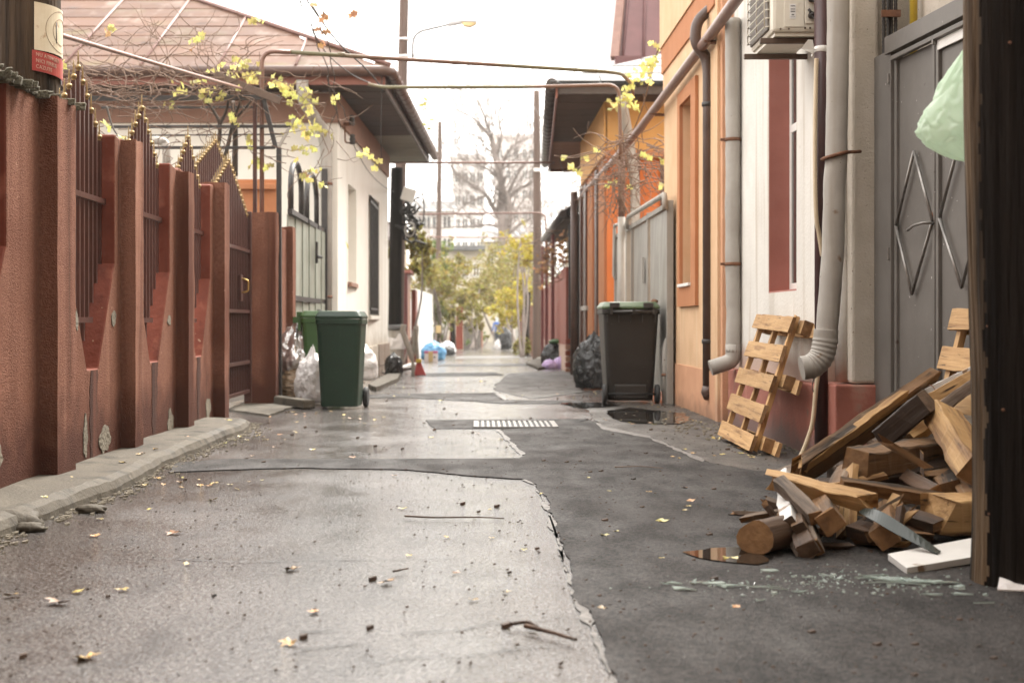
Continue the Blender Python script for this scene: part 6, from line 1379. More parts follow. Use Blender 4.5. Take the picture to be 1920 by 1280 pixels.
for (nm, x0, x1, yt, Y, mt, xs, lb) in (('w', 848, 908, 296, 185, 'wall_far', (858, 872, 886, 900), 'pale apartment block left of the bare tree trunk'), ('g', 928, 1003, 258, 210, 'wall_far_grey', (938, 953, 968, 984, 996), 'taller grey apartment block behind the bare tree')):
    b = thing('apartment_block', lb, 'building', P((x0 + x1) / 2, 600, Y)); zt = P(0, yt, Y).z
    MB().box(P(x0, 0, Y).x, P(x1, 0, Y).x, Y, Y + 14, -1.5, zt).build('wall', K[mt], b); MB().box(P(x0, 0, Y).x - .3, P(x1, 0, Y).x + .3, Y - .3, Y + 14.3, zt, zt + .5).build('parapet', K[mt], b)
    nf = int(zt // 3)
    for fl in range(1, nf): MB().box(P(x0, 0, Y).x - .1, P(x1, 0, Y).x + .1, Y - .25, Y - .005, fl * 3 - .15, fl * 3 + .1).build('floor_band', K['wall_far'], b)
    windows(b, None, [P(x, 0, Y).x for x in xs], [fl * 3 + .9 for fl in range(1, nf)], .8, 1.4, at=Y - .02)

# ------------------------------------------------------------------ car, taxi, walker
def car(label, px, Y, mat, rz_):
    c = P(px, 0, Y); t = thing('parked_car', label, 'car', (c.x, Y, gz(Y)), 'cars at the end of the alley')
    prof = [(-2.0, .35), (-2.05, .6), (-1.95, .78), (-1.05, .92), (-.45, 1.38), (.8, 1.42), (1.5, 1.0), (2.0, .92), (2.05, .5), (2.0, .3)]
    def side(w_): return [(w_ * (.86 if z > 1.1 else 1), y, z) for y, z in prof]
    a, b = side(-.84), side(.84); n = len(prof); mb = MB(); mb.add(a + b, [(i, (i + 1) % n, n + (i + 1) % n, n + i) for i in range(n)] + [tuple(reversed(range(n))), tuple(range(n, 2 * n))])
    body = with_local(mb.build, 'body', mat, t, .05)
    gl = MB(); gl.add([(-.68, -1.0, .97), (.68, -1.0, .97), (.6, -.5, 1.34), (-.6, -.5, 1.34)], [(0, 1, 2, 3)]); gl.v = [(x, y - .025, z + .02) for x, y, z in gl.v]; with_local(gl.build, 'windscreen', K['glass'], t)
    for s in (-1, 1):
        with_local(MB().lathe([(.02, .05), (.13, .0), (.15, -.06)], (s * .62, -2.0, .68), 14, axis='y').build, 'headlight', K['roof_white'], t)
        for y in (-1.25, 1.3): 
            w_ = with_local(MB().lathe([(.2, -.1), (.31, -.1), (.31, .1), (.2, .1)], (s * .78, y, .31), 18, axis='x').build, 'wheel', K['rubber'], t); with_local(MB().lathe([(.2, -.105), (.05, -.11), (.05, .11), (.2, .105)], (s * .78, y, .31), 14, axis='x').build, 'rim', K['lamp_shell'], w_)
    with_local(MB().box(-.7, .7, -2.09, -2.04, .32, .5).build, 'bumper', K['iron_black'], t); with_local(MB().box(-.25, .25, -2.1, -2.05, .42, .52).build, 'number_plate', K['white_paint'], t)
    t.rotation_euler = (0, 0, R(rz_)); return t
car('silver rounded car parked at the far end behind the bushes', 917, 118, K['silver'], 6)
car('yellow car partly hidden beyond the silver one', 915, 140, K['taxi'], 0)
# walker
def person():
    Y = 86; c = P(932, 0, Y); z0 = gz(Y); t = thing('person', 'person in blue jacket, dark trousers and pale hood walking down the alley', 'person', (c.x, Y, z0))
    J = {'pel': (0, 0, .92), 'ch': (0, .02, 1.3), 'nk': (0, .0, 1.45), 'hd': (0, -.02, 1.55), 'hd2': (0, -.03, 1.68), 'hl': (-.09, 0, .88), 'kl': (-.1, -.12, .5), 'al': (-.1, -.02, .08), 'tl': (-.1, -.16, .04), 'hr': (.09, 0, .88), 'kr': (.1, .06, .5), 'ar': (.1, .25, .12), 'tr': (.1, .14, .05),
         'sl': (-.19, .02, 1.36), 'el': (-.26, .05, 1.08), 'wl': (-.25, -.08, .84), 'fl': (-.25, -.12, .75), 'sr': (.19, .02, 1.36), 'er': (.26, .02, 1.08), 'wr': (.25, -.12, .86), 'fr': (.25, -.17, .78)}
    rad = {'pel': .14, 'ch': .16, 'nk': .06, 'hd': .09, 'hd2': .09, 'hl': .1, 'kl': .065, 'al': .045, 'tl': .04, 'hr': .1, 'kr': .065, 'ar': .045, 'tr': .04, 'sl': .08, 'el': .055, 'wl': .035, 'fl': .035, 'sr': .08, 'er': .055, 'wr': .035, 'fr': .035}
    ks = list(J); E = [('pel', 'ch'), ('ch', 'nk'), ('nk', 'hd'), ('hd', 'hd2'), ('pel', 'hl'), ('hl', 'kl'), ('kl', 'al'), ('al', 'tl'), ('pel', 'hr'), ('hr', 'kr'), ('kr', 'ar'), ('ar', 'tr'), ('ch', 'sl'), ('sl', 'el'), ('el', 'wl'), ('wl', 'fl'), ('ch', 'sr'), ('sr', 'er'), ('er', 'wr'), ('wr', 'fr')]
    me = bpy.data.meshes.new('body'); me.from_pydata([J[k_] for k_ in ks], [(ks.index(a), ks.index(b)) for a, b in E], [])
    o = bpy.data.objects.new('body', me); C.objects.link(o); sk = o.modifiers.new('skin', 'SKIN'); ss = o.modifiers.new('sub', 'SUBSURF'); ss.levels = 2; ss.render_levels = 2
    for i, k_ in enumerate(ks): me.skin_vertices[0].data[i].radius = (rad[k_], rad[k_] * (.8 if k_ in ('pel', 'ch') else 1)); me.skin_vertices[0].data[i].use_root = k_ == 'pel'
    bpy.context.view_layer.update(); m2 = bpy.data.meshes.new_from_object(o.evaluated_get(bpy.context.evaluated_depsgraph_get())); bpy.data.objects.remove(o)
    m2.name = 'body'
    for m_ in ('skin', 'cloth_blue', 'cloth_dark', 'rubber', 'cloth_pale'): m2.materials.append(K[m_])
    for p in m2.polygons:
        z, x = p.center.z, abs(p.center.x); p.use_smooth = True
        p.material_index = 4 if z > 1.58 or (z > 1.45 and p.center.y > 0) else 0 if z > 1.46 or (x > .2 and z < .85) else 1 if z > .86 else 3 if z < .1 else 2
    b = bpy.data.objects.new('body', m2); C.objects.link(b); b.parent = t
    for s in (-1, 1): with_local(MB().lathe([(.012, 0), (.004, -.008)], (s * .032, -.115, 1.6), 8, axis='y').build, 'eye', K['cable'], t)
    t.rotation_euler = (0, 0, R(200)); return t
person()

# ------------------------------------------------------------------ bare trees
def bare_tree(label, base, H, spread, seed, r0=.3, lean=0, forks=3, limbs=None):
    rnd = random.Random(seed); base = Vector(base); t = thing('bare_tree', label, 'tree', base, 'bare winter trees'); tm, cm = MB(), MB(); cnt = [0]
    def grow(p, d, L, r_, lev):
        n = 4; pts = [p]; rs = [r_]; q = p.copy(); dd = d.copy()
        for i in range(n):
            dd = (dd + Vector((rnd.uniform(-1, 1), rnd.uniform(-1, 1), rnd.uniform(-.5, .8))) * .16 + Vector((0, 0, .04))).normalized(); q = q + dd * L / n; pts.append(q.copy()); rs.append(max(.013, r_ * (1 - .32 * (i + 1) / n)))
        (tm if lev < 1 else cm).tube(pts, rs, 8 if lev < 1 else 5 if lev < 3 else 3, cap=False); cnt[0] += 1
        if lev >= 6 or cnt[0] > 3600: return
        for k_ in range(rnd.choice((2, 3, 3)) if lev else forks):
            i = rnd.choice((2, 3, 4, 4)) if lev else rnd.choice((3, 4)); a_ = rnd.uniform(.35, .95) * spread; az = rnd.uniform(0, 2 * math.pi); t_ = (pts[i] - pts[i - 1]).normalized(); u = t_.orthogonal().normalized(); v = t_.cross(u)
            nd = (t_ * math.cos(a_) + (u * math.cos(az) + v * math.sin(az)) * math.sin(a_)).normalized(); nd.z = max(nd.z, -.12)
            grow(pts[i], nd.normalized(), L * rnd.uniform(.62, .85), max(.013, rs[i] * rnd.uniform(.5, .72)), lev + 1)
    if limbs:
        for pl, ra, rb in limbs:
            ra *= .8; rb *= .8
            pts = smooth_path([P(x, y, base.y) + Vector((0, rnd.uniform(-.6, .6) if i else 0, 0)) for i, (x, y) in enumerate(pl)], 4); m_ = len(pts)
            (tm if ra > .3 else cm).tube(pts, [ra + (rb - ra) * i / (m_ - 1) for i in range(m_)], 8, cap=False)
            for i in range(m_ // 3 if ra > .3 else 2, m_):
                if ra > .3 and i < m_ * .62: continue
                for s_ in range(2):
                    if rnd.random() < .85:
                        t_ = (pts[i] - pts[i - 1]).normalized(); u = t_.orthogonal().normalized(); v = t_.cross(u); az = rnd.uniform(0, 6.28); a_ = rnd.uniform(.5, 1.1)
                        nd = (t_ * math.cos(a_) + (u * math.cos(az) + v * math.sin(az)) * math.sin(a_)); nd.z = abs(nd.z) * .8 + .1; cnt[0] = 0; cm_n = 4
                        grow(pts[i], nd.normalized(), rnd.uniform(1.0, 2.0), max(.016, (ra + (rb - ra) * i / (m_ - 1)) * .3), 4)
    else: grow(base, Vector((lean, 0, 1)).normalized(), H * .3, r0, 0)
    tm.build('trunk', K['bark'], t, fix=False); cm.build('crown', K['bark'], t, fix=False); return t
limbs = [([(947, 660), (946, 560), (944, 470), (942, 415), (942, 387), (939, 339), (928, 289), (921, 255)], .5, .2), ([(921, 255), (905, 238), (889, 224), (855, 204)], .16, .03), ([(921, 257), (917, 241), (900, 199), (877, 173)], .15, .03), ([(942, 415), (928, 395), (911, 367), (889, 350), (855, 325), (841, 305)], .24, .05),
         ([(948, 440), (956, 410), (953, 373), (938, 334), (950, 290), (975, 262)], .26, .05), ([(948, 400), (959, 365), (980, 350), (1003, 340)], .18, .04), ([(940, 425), (915, 421), (889, 424), (850, 426), (815, 428)], .14, .04), ([(939, 339), (915, 318), (893, 306), (862, 298)], .13, .03), ([(945, 380), (968, 330), (990, 300), (1000, 262)], .16, .03), ([(930, 296), (940, 255), (935, 215), (945, 180)], .12, .03), ([(944, 450), (975, 420), (1000, 408)], .16, .05), ([(911, 367), (880, 380), (855, 398)], .1, .03)]
bare_tree('tall bare tree in the middle distance over the end of the alley', (P(946, 0, 92).x, 92, -.7), 20, .85, 9, .55, -.04, 4, limbs)
bare_tree('second bare tree beside the tall one, leaning right', (P(975, 0, 98).x, 98, -.7), 15, .95, 24, .34, .12, 4)
bare_tree('bare tree crown fading beyond the red brown pole', (P(1060, 0, 84).x, 84, -.6), 11.5, 1.1, 37, .25, -.05, 4)
bare_tree('small bare tree left of the thin banded pole', (P(800, 0, 88).x, 88, -.6), 8, 1.1, 41, .18, .1, 4)

# ------------------------------------------------------------------ leafy bushes at the end
def bush(label, base, blobs, mat, n, ls, seed, nm='shrub', cat='bush', stems=3, group=None, stem_mat='bark'):
    rnd = random.Random(seed); base = Vector(base); t = thing(nm, label, cat, base, group); mb = MB(); tot = sum(b[3] ** 2 for b in blobs)
    for (cx, cy_, cz, r_, sq) in blobs:
        k_ = int(n * r_ * r_ / tot); clumps = [(Vector((rnd.gauss(0, .5), rnd.gauss(0, .5), rnd.gauss(0, .5)))) for _ in range(max(6, k_ // 26))]
        for i in range(k_):
            c = rnd.choice(clumps) + Vector((rnd.gauss(0, .13), rnd.gauss(0, .13), rnd.gauss(0, .13)))
            p = Vector((cx, cy_, cz)) + Vector((c.x * r_, c.y * r_, c.z * r_ * sq))
            if p.z < gz(p.y) + .05: continue
            a = Vector((rnd.gauss(0, 1), rnd.gauss(0, 1), rnd.gauss(0, .6))).normalized(); b = a.orthogonal().normalized(); b = (b * math.cos(rnd.random() * 6) + a.cross(b) * math.sin(rnd.random() * 6)); s = ls * rnd.uniform(.6, 1.3)
            mb.add([p - a * s, p + b * s * .45, p + a * s, p - b * s * .45], [(0, 1, 2, 3)])
    mb.build('foliage', K[mat], t, fix=False); tm = MB()
    for i in range(stems):
        b = rnd.choice(blobs); tm.tube(smooth_path([base + Vector((rnd.uniform(-.2, .2), rnd.uniform(-.2, .2), 0)), base.lerp(Vector(b[:3]), .5) + Vector((rnd.uniform(-.2, .2), 0, .1)), Vector(b[:3]) + Vector((0, 0, b[3] * .4))], 5), [min(.05, .001 * base.y) * (1 - .06 * j) for j in range(11)], 6)
    tm.build('trunk', K[stem_mat], t, fix=False); return t
def bp3(px, py, Y, r_px, sq=1.0): p = P(px, py, Y); return (p.x, p.y, p.z, r_px * Y / F * 1.1, sq)
def gb(px, Y): return (P(px, 0, Y).x, Y, gz(Y))
BG = 'autumn bushes at the end of the alley'
bush('fresh green drooping shrub beside the maroon post', gb(770, 32), [bp3(772, 462, 32, 22), bp3(790, 450, 32, 18, 1.3), bp3(742, 480, 31, 16), bp3(800, 470, 33, 14), bp3(775, 500, 33, 15), bp3(793, 492, 34, 15)], 'fol_mix', 2600, .055, 1, group=BG, stems=1)
bush('fresh pale green weeping shrub at the foot of the thin banded pole', gb(826, 60), [bp3(826, 468, 60, 17, 1.7), bp3(812, 500, 59, 16), bp3(828, 510, 60, 17)], 'fol_fresh', 2200, .085, 2, group=BG, stems=2)
bush('broad olive bush on the left above the sheet fence', gb(830, 58), [bp3(800, 512, 52, 32), bp3(836, 532, 56, 34), bp3(856, 500, 60, 26), bp3(840, 580, 58, 22), bp3(870, 560, 60, 22)], 'fol_mix', 6500, .075, 3, group=BG, stems=5)
bush('dark ivy bush right after the sheet fence', gb(819, 56), [bp3(819, 585, 56.5, 13, 2), bp3(820, 632, 56.5, 11, 1.6)], 'fol_green', 2600, .055, 4, group=BG)
bush('olive bush hanging over the far timber fence', gb(888, 66), [bp3(885, 575, 66, 24), bp3(900, 545, 72, 24), bp3(893, 607, 68, 16), bp3(872, 590, 64, 12)], 'fol_mix', 3800, .085, 5, group=BG, stems=4)
bush('tall yellow green tree arching over the end of the alley', gb(952, 72), [bp3(935, 500, 76, 38), bp3(965, 520, 70, 38), bp3(915, 530, 80, 30), bp3(970, 475, 66, 24), bp3(940, 555, 72, 30), bp3(980, 550, 62, 26)], 'fol_mix', 7500, .085, 6, 'small_tree', 'tree', 5, BG)
bush('bright yellow bush on the right before the red brown pole', gb(970, 58), [bp3(962, 565, 58, 28), bp3(982, 580, 56, 20), bp3(945, 590, 60, 20), bp3(972, 605, 58, 15), bp3(985, 535, 56, 18)], 'fol_yellow', 4200, .075, 7, group=BG, stems=4)
bush('yellow leafed crown beside the red brown pole top of the gate', gb(986, 46), [bp3(975, 462, 48, 26), bp3(990, 490, 46, 20), bp3(1000, 470, 47, 14)], 'fol_yellow', 1500, .06, 8, 'small_tree', 'tree', 4, BG)
bush('low olive weeds at the foot of the red brown pole', gb(985, 48), [bp3(985, 645, 48, 16, 1.1), bp3(975, 650, 50, 10)], 'fol_mix', 900, .06, 9, group=BG, stems=2)
bush('low weeds at the foot of the far brown fence post', gb(909, 82), [bp3(909, 632, 82, 6), bp3(876, 640, 66, 5)], 'fol_fresh', 220, .07, 10, group=BG, stems=1)
bush('wild trees far behind the alley end', gb(930, 104), [bp3(880, 520, 104, 40), bp3(950, 540, 106, 45), bp3(1010, 520, 104, 40), bp3(840, 560, 104, 36)], 'fol_mix', 5200, .13, 12, 'small_tree', 'tree', 5, BG)
bush('tuft of weeds at the plinth of the cream house', G(713, 704), [(G(713, 704).x, G(713, 704).y, gz(24) + .06, .1, .6)], 'fol_green', 90, .03, 13, 'weed_tuft', 'weeds', 1)

# ------------------------------------------------------------------ vine leaves
def leaf_mesh(name, mat, size, seed):
    rnd = random.Random(seed); pts = []; lob = [(0, .1), (22, .62), (38, .5), (62, 1.0), (80, .66), (100, .8), (128, .95), (150, .58), (180, 1.0)]
    poly = []
    for a_, r_ in lob: poly.append((a_, r_ * rnd.uniform(.88, 1.08)))
    full = [(-180 + a_, r_) for a_, r_ in [(180 - x, y) for x, y in reversed(poly)]][::-1]
    ring = [(R(a_), r_) for a_, r_ in poly] + [(R(360 - a_), r_ * rnd.uniform(.9, 1.05)) for a_, r_ in reversed(poly[1:-1])]
    mb = MB(); vs = [(0, .12 * size, 0)]; cup = rnd.uniform(.05, .25)
    for a_, r_ in ring:
        x, y = r_ * math.sin(a_) * size, -r_ * math.cos(a_) * size + .1 * size; vs.append((x, y, -cup * r_ * r_ * size * .5 + rnd.uniform(-.12, .12) * size + abs(x) * .25))
    n = len(ring); mb.add(vs, [(0, i + 1, (i + 1) % n + 1) for i in range(n)], 0, False); return mb.mesh(name, [mat])
LY = [leaf_mesh('leaf', K['leaf_yellow'], 1.0, s) for s in range(5)]; LD = [leaf_mesh('leaf', K['leaf_dry'], 1.0, s + 9) for s in range(3)]
rv = random.Random(8)
def put_leaf(p, size, parent, mesh): 
    Mx = Matrix.Translation(p) @ Matrix.Rotation(rv.uniform(0, 6.28), 4, 'Z') @ Matrix.Rotation(R(rv.uniform(35, 110)), 4, 'X') @ Matrix.Rotation(rv.uniform(-.8, .8), 4, 'Y') @ Matrix.Scale(size, 4)
    inst('leaf', mesh, Mx, parent)
def leaves(parent, groups, meshes=LY, sz=.06):
    sz *= .84
    for (px, py, n, spr, Y) in groups:
        for i in range(n):
            y = Y + rv.gauss(0, .12); put_leaf(P(px + rv.gauss(0, spr), py + rv.gauss(0, spr * .8), y), sz * rv.uniform(.7, 1.25) , parent, rv.choice(meshes))
def twigs(mb, n, box, Y, r_=.004, seg=5, up=0, L=30):
    x0, y0, x1, y1 = box
    for i in range(n):
        px, py = rv.uniform(x0, x1), rv.uniform(y0, y1); y = Y + rv.uniform(-.35, .35); dx, dy = rv.uniform(-1, 1), rv.uniform(-.35, .35) + up; pts = []
        for k_ in range(seg):
            pts.append(P(px, py, y)); dx += rv.uniform(-.5, .5); dy += rv.uniform(-.35, .35); l_ = math.hypot(dx, dy) + .01; px += dx / l_ * L / 2; py += dy / l_ * L / 2; y += rv.uniform(-.1, .1)
        mb.tube(smooth_path(pts, 3), [r_ * (1.2 - .8 * k_ / (3 * seg)) for k_ in range((seg - 1) * 3 + 1)], 4, cap=False)
vine = thing('grape_vine', 'nearly bare yellow leafed grape vine sprawling over the left pergola', 'vine', (-2.6, 15, 0))
mb = MB(); twigs(mb, 110, (130, 128, 455, 182), 14.7, .0055, 6, 0, 46); twigs(mb, 45, (140, 180, 470, 300), 14.8, .0045, 6, .1, 46); twigs(mb, 40, (120, 60, 470, 130), 14.6, .004, 5, -.3, 40); twigs(mb, 46, (470, 120, 640, 330), 15, .004, 5, .2, 36)
tag(mb.build('twigs', K['twig'], vine, fix=False), kind='stuff')
mb = MB()
for pts, r_ in (([(402, 330, 14.9), (408, 280, 14.9), (412, 235, 14.9), (398, 205, 14.9), (385, 190, 14.8)], .03), ([(415, 320, 14.9), (428, 270, 14.9), (438, 225, 14.9), (452, 185, 14.8), (448, 160, 14.7)], .026), ([(412, 235, 14.9), (425, 205, 14.9), (430, 170, 14.8)], .018), ([(440, 330, 15.1), (441, 240, 15.1), (436, 190, 15)], .035), ([(200, 200, 9.5), (212, 240, 9.4), (228, 262, 9.2)], .008), ([(440, 225, 14.9), (470, 190, 14.9), (500, 150, 14.9)], .014)):
    MB().tube(smooth_path([P(*p) for p in pts], 6), [r_ * (1 - .03 * i) for i in range((len(pts) - 1) * 6 + 1)], 8).build('stem', K['twig_dark'], vine)
leaves(vine, [(206, 58, 3, 5, 14), (366, 75, 6, 9, 14), (341, 165, 7, 9, 14.5), (450, 128, 20, 16, 14.6), (400, 150, 12, 18, 14.6), (380, 172, 10, 16, 14.6), (470, 150, 10, 12, 14.6), (520, 152, 6, 9, 14.8), (545, 180, 10, 10, 15), (570, 195, 14, 14, 15), (540, 165, 8, 10, 15), (590, 240, 14, 14, 15), (560, 240, 12, 14, 15), (600, 250, 8, 10, 15), (572, 285, 10, 12, 15), (590, 325, 7, 8, 15), (606, 352, 3, 5, 15), (575, 335, 4, 5, 15), (480, 38, 4, 6, 14), (437, 228, 4, 8, 14.6), (465, 265, 5, 7, 14.8), (480, 310, 8, 10, 14.9), (500, 320, 4, 6, 14.9), (680, 280, 3, 7, 16), (700, 303, 4, 7, 16), (650, 462, 1, 1, 16), (320, 200, 3, 9, 14.6), (620, 190, 3, 6, 15.2)])
leaves(vine, [(203, 240, 2, 4, 9.3), (225, 262, 2, 4, 9.2), (118, 125, 4, 5, 9.5), (113, 130, 2, 3, 9.5)], LY, .055)
leaves(vine, [(575, 335, 3, 5, 15), (195, 65, 2, 4, 14), (360, 98, 2, 3, 14)], LD, .06)
hv = thing('hanging_vine', 'dry brown vine trailing on the slanting cables above the cream roof', 'vine', P(600, 60, 17))
mb = MB()
for pts in ([(570, -10, 17), (590, 60, 17.2), (612, 130, 17.6), (626, 200, 18), (640, 240, 18.4)], [(580, -10, 17), (603, 50, 17.2), (620, 110, 17.5), (628, 190, 18), (620, 240, 18.5)], [(600, -5, 17), (612, 40, 17.2), (645, 15, 17.3), (665, 28, 17.3)], [(563, 0, 17), (565, 30, 17), (570, 45, 17)], [(612, 140, 17.6), (640, 200, 18), (660, 235, 18.3)]):
    pp = smooth_path([P(*p) for p in pts], 10); MB().tube([p + Vector((nz(p, 5, 1), nz(p, 5, 2), nz(p, 5, 3))) * .05 for p in pp], .007, 5).build('stem', K['twig_dark'], hv)
mb = None; leaves(hv, [(595, 10, 4, 5, 17), (605, 35, 5, 5, 17.2), (611, 60, 4, 4, 17.3), (608, 88, 3, 3, 17.5), (663, 26, 3, 4, 17.3), (608, 60, 3, 8, 17.2)], LD, .065)
rvn = thing('grape_vine', 'yellow leafed grape vine tangled on the gas main before the orange villa', 'vine', P(1170, 300, 18))
mb = MB(); twigs(mb, 80, (1130, 250, 1235, 350), 17.5, .006, 6, .3, 40); twigs(mb, 30, (1110, 280, 1180, 400), 18.5, .005, 6, .8, 30); tag(mb.build('twigs', K['twig'], rvn, fix=False), kind='stuff')
mb = MB()
for i in range(9): mb.tube(smooth_path([P(1165 + rv.uniform(-8, 8), 262 + rv.uniform(-8, 8), 18.2), P(1168 + rv.uniform(-10, 10), 300, 18.1), P(1160 + rv.uniform(-12, 14), 350, 18), P(1158 + rv.uniform(-18, 25), 400, 18)], 6), .008, 5)
for pts in ([(1180, 265, 18), (1120, 282, 18), (1060, 296, 18)], [(1175, 275, 18), (1205, 200, 17.5), (1225, 120, 17), (1238, 85, 16.8)]): mb.tube(smooth_path([P(*p) for p in pts], 8), .008, 5)
tag(mb.build('stem', K['twig'], rvn), kind='stuff')
leaves(rvn, [(1236, 88, 8, 7, 16.8), (1222, 115, 12, 10, 16.9), (1205, 135, 12, 11, 17), (1193, 152, 8, 9, 17.1), (1178, 165, 5, 6, 17.2), (1180, 188, 10, 9, 17.3), (1165, 195, 6, 8, 17.4), (1190, 200, 4, 6, 17.4), (1155, 206, 4, 5, 17.6), (1195, 205, 2, 4, 17.4), (1120, 284, 3, 5, 18), (1098, 297, 4, 5, 18), (1062, 294, 3, 5, 18), (1075, 318, 4, 6, 18), (1092, 322, 2, 5, 18), (1240, 300, 4, 5, 16), (1148, 342, 4, 5, 18), (1180, 352, 2, 3, 17.5), (1235, 350, 2, 3, 16.4), (1218, 296, 2, 5, 17)], LY, .062)
dvn = thing('grape_vine', 'withered brown vine spilling over the red sheet gate', 'vine', P(1040, 480, 30))
mb = MB(); twigs(mb, 60, (1010, 430, 1075, 520), 31, .008, 5, .3, 24); tag(mb.build('stem', K['twig'], dvn, fix=False), kind='stuff'); leaves(dvn, [(1035, 480, 50, 14, 31), (1020, 505, 30, 8, 33), (1055, 470, 26, 9, 30), (1062, 450, 10, 6, 30), (1015, 540, 8, 4, 36)], LD, .075)
for (px, py, n_) in ((800, 190, 5), (803, 232, 4)):
    s = thing('vine_spray', 'yellow vine leaf spray dangling below the second pipe, %s' % ('upper of the two' if py < 200 else 'lower of the two'), 'leaves', P(px, py, 17.6))
    MB().tube(smooth_path([P(px - 12, 165, 17.5), P(px - 6, 180, 17.55), P(px, py, 17.6), P(px + 3, py + 10, 17.6)], 5), .004, 5).build('stem', K['twig'], s); leaves(s, [(px, py, n_, 8, 17.6)], LY, .055)

# ------------------------------------------------------------------ fallen leaves, twigs, grit
FL = [leaf_mesh('fallen_leaf', K['leaf_ground'], 1.0, 30 + s) for s in range(5)]
def fallen(px, py, sz, lab, grp=None, dz=.012, x=None):
    g = G(px, py) if x is None else Vector(x); o = inst('fallen_leaf', rv.choice(FL), Matrix.Translation((g.x, g.y, g.z + dz - .006 + sz * .05)) @ Matrix.Rotation(rv.uniform(0, 6.28), 4, 'Z') @ Matrix.Rotation(rv.uniform(-.3, .3), 4, 'X') @ Matrix.Scale(sz, 4)); tag(o, lab, 'leaf', grp or 'fallen leaves on the wet asphalt')
for i, (px, py, s, lab) in enumerate(((327, 1001, .05, 'pale yellow fallen leaf lying alone on the wet slab near the kerb'), (178, 1007, .03, 'small green yellow leaf left of the pale leaf near the kerb'), (110, 1133, .05, 'brown curled leaf pair at the left edge of the road'), (20, 1120, .035, 'small tan leaf at the far left of the road'), (150, 1112, .03, 'green leaf just above the curled brown pair'), (228, 1108, .03, 'tan leaf right of the curled brown pair'), (550, 1070, .045, 'large pale leaf left of centre beside the long crack'),
                                         (722, 1095, .045, 'bright yellow leaf in the middle of the near slab'), (165, 1237, .05, 'large yellow and brown leaf at the bottom left of the road'), (585, 1150, .03, 'small yellow leaf below the long crack'), (545, 1208, .04, 'pale leaf by the lower crack'), (855, 1077, .025, 'small olive leaf near the middle of the slab'), (1240, 980, .045, 'pale leaf on the dark asphalt left of the woodpile'), (1370, 1052, .045, 'cream leaf floating in the puddle by the log'),
                                         (901, 716, .055, 'brown yellow leaf on the far wet slab, alone'), (1132, 1143, .022, 'tiny orange leaf on the dark strip'), (828, 752, .05, 'olive leaf on the slab beyond the drain grate'), (808, 822, .03, 'olive leaf on the slab nearer than the drain grate'), (938, 825, .03, 'yellow leaf at the right edge of the second slab'), (1343, 823, .05, 'green and yellow leaf on the apron before the pallet'), (1350, 790, .06, 'large tan leaf against the orange house foot'), (660, 786, .045, 'olive yellow leaf in front of the green bin'), (502, 795, .035, 'yellow leaf at the end of the kerb'), (343, 802, .05, 'yellow leaf wedged at the third pier'), (416, 779, .05, 'green leaf wedged at the fourth pier'))):
    fallen(px, py, s * .8, lab, dz=.012 if px not in (343, 416) else .09)
cl = 'small yellow or brown leaf fallen on the wet asphalt'
for (cx, cy_, sx, sy, n_) in ((1210, 780, 55, 12, 34), (1300, 782, 40, 9, 16), (560, 775, 40, 8, 16), (650, 782, 40, 8, 8), (740, 722, 60, 18, 16), (880, 730, 90, 30, 14), (900, 680, 60, 14, 14), (500, 830, 120, 30, 10), (900, 950, 160, 60, 10), (700, 1100, 300, 80, 8), (1230, 900, 120, 60, 10), (300, 950, 120, 50, 8), (330, 905, 60, 8, 16), (470, 815, 40, 8, 14), (1400, 850, 50, 8, 14), (1130, 742, 40, 6, 10)):
    for i in range(n_): fallen(cx + rv.gauss(0, sx), min(1270, max(650, cy_ + rv.gauss(0, sy))), rv.uniform(.012, .026), cl, 'small leaves scattered on the road')
for i in range(10): y = rv.uniform(6, 11.5); fallen(0, 0, rv.uniform(.015, .03), 'small leaf lying on the raised left pavement', 'small leaves on the pavement', 0, (rv.uniform(-2.0, -1.9), y, .085))
def stick(label, pts, r_, m='twig', up=.012):
    pp = smooth_path([G(x, y, up + r_) for x, y in pts], 8); solo('fallen_twig', label, 'twig', MB().tube([p + Vector((nz(p, 9, 2), nz(p, 9, 3), 0)) * .012 for p in pp], [r_ * (1 - .5 * i / len(pp)) for i in range(len(pp))], 6), K[m])
stick('long red brown twig lying across the near slab', [(762, 974), (820, 977), (890, 976), (945, 979)], .0045, 'wood_brown')
stick('thick dark twig by the lower right crack of the near slab', [(985, 1186), (1030, 1196), (1085, 1213)], .0075, 'wood_brown'); stick('short red brown twig next to the thick dark one', [(960, 1182), (990, 1178), (1012, 1186)], .006, 'wood_brown')
stick('pale straw lying on the dark asphalt', [(1152, 880), (1200, 879), (1242, 882)], .003, 'twig'); stick('slim twig on the near slab left of centre', [(740, 1080), (770, 1074)], .004, 'wood_brown')
mb = MB(); rnd = random.Random(77)
for i in range(2600):
    y = 2.9 + 20 * rnd.random() ** 1.6; x = rnd.uniform(-1.85, 2.0); s = rnd.uniform(.0012, .004) * (1 + .3 * (rnd.random() < .06) * 6); mb.obox((x, y, gz(y) + .007), Vector((s, s * .4, s * .2)), Vector((-s * .3, s * .8, 0)), Vector((0, s * .2, s * .6)))
tag(mb.build('road_grit', K['wood_brown'], fix=False), 'dark grit, seeds and bark crumbs on the road', 'grit', kind='stuff')
mb = MB()
for i in range(700):
    y = 4.5 + 7.4 * rnd.random(); s = rnd.uniform(.003, .011); x = kx(y) + abs(rnd.gauss(.02, .06)); mb.obox((x, y, .004), Vector((s, s * .4, s * .2)), Vector((-s * .3, s * .8, 0)), Vector((0, s * .2, s * .5)))
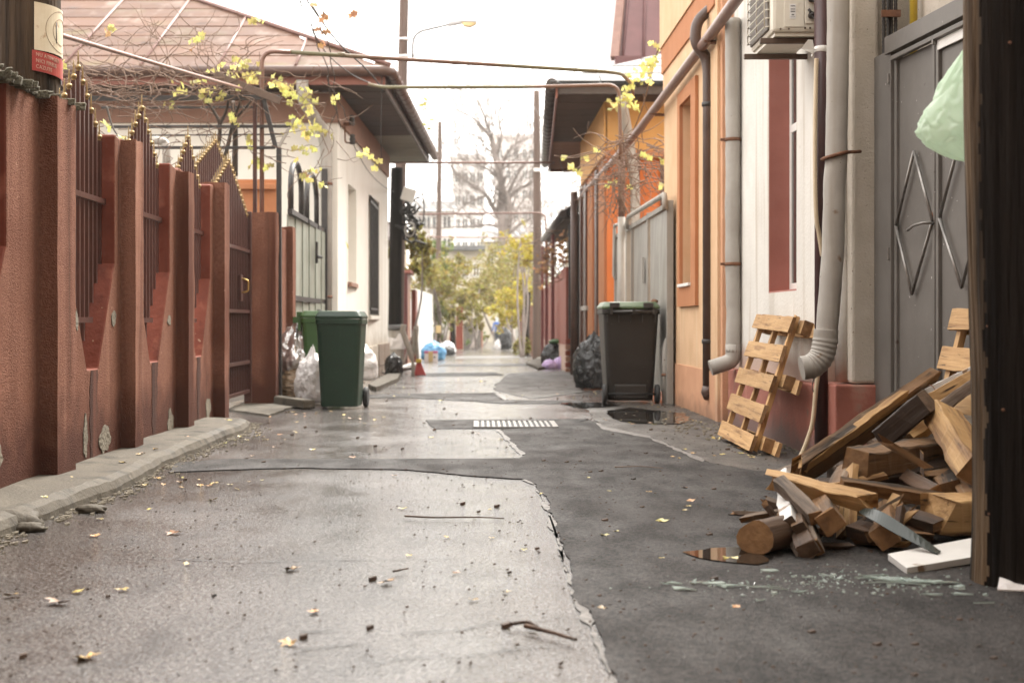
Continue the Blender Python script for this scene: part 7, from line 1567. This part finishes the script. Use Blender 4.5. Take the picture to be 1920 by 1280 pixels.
for i in range(500):
    px = rnd.uniform(1240, 1560); py = 775 + (px - 1240) * .22 + abs(rnd.gauss(0, 14)); g = G(px, py); s = rnd.uniform(.003, .011); mb.obox((g.x, g.y, .008), Vector((s, s * .4, s * .2)), Vector((-s * .3, s * .8, 0)), Vector((0, s * .2, s * .5)))
tag(mb.build('gutter_gravel', K['patch_concrete'], fix=False), 'loose gravel gathered along the kerb and wall foot', 'gravel', kind='stuff')
for (px, py, s, lb) in ((20, 985, .1, 'broken kerb lump at the left edge of the picture'), (55, 990, .05, 'flat grey stone against the kerb end'), (170, 955, .05, 'pale flat stone along the kerb foot')):
    g = G(px, py + 6); tag(blob('kerb_rubble', s, (g.x, g.y, 0), K['concrete'], (1.2, .7, .45), .3, 3, px, 0, 3), lb, 'stone')

# ------------------------------------------------------------------ unseen houses added behind the camera to block sky light
ch_ = thing('corner_house', 'dark ochre house closing the alley behind the viewpoint', 'house', (0, -6, 0))
MB().box(-12, 12, -12, -2.6, -.1, 9.5).build('wall', K['wall_brick'], ch_); MB().prism([(-12.5, -2.0, 9.5), (12.5, -2.0, 9.5), (12.5, -7, 12), (-12.5, -7, 12)], (0, 0, .12)).build('roof_slope', K['roof_tile'], ch_)
lh = thing('courtyard_house', 'brown plastered house in the yard behind the left wall', 'house', (-6, 1, 0))
MB().box(-9, -3.6, -2.55, 4.4, -.1, 5.2).build('wall', K['cornice_brown'], lh); MB().prism([(-9.2, -2.5, 5.2), (-3.1, -2.5, 5.2), (-3.1, 4.9, 5.2), (-9.2, 4.9, 5.2)], (0, 0, .25)).build('eave', K['soffit_dark'], lh)

# ------------------------------------------------------------------ thin autumn haze
hz = MB().box(-320, 320, -60, 920, -4.0, 46).build('haze', K['water'])
hm = bpy.data.materials.new('haze'); hm.use_nodes = True; hn = hm.node_tree.nodes; hn.clear()
ho = hn.new('ShaderNodeOutputMaterial'); hv_ = hn.new('ShaderNodeVolumePrincipled'); hv_.inputs['Color'].default_value = (.96, .94, .9, 1); hv_.inputs['Density'].default_value = .0006; hv_.inputs['Anisotropy'].default_value = .2
hm.node_tree.links.new(hv_.outputs[0], ho.inputs['Volume']); hz.data.materials.clear(); hz.data.materials.append(hm); tag(hz, kind='stuff')
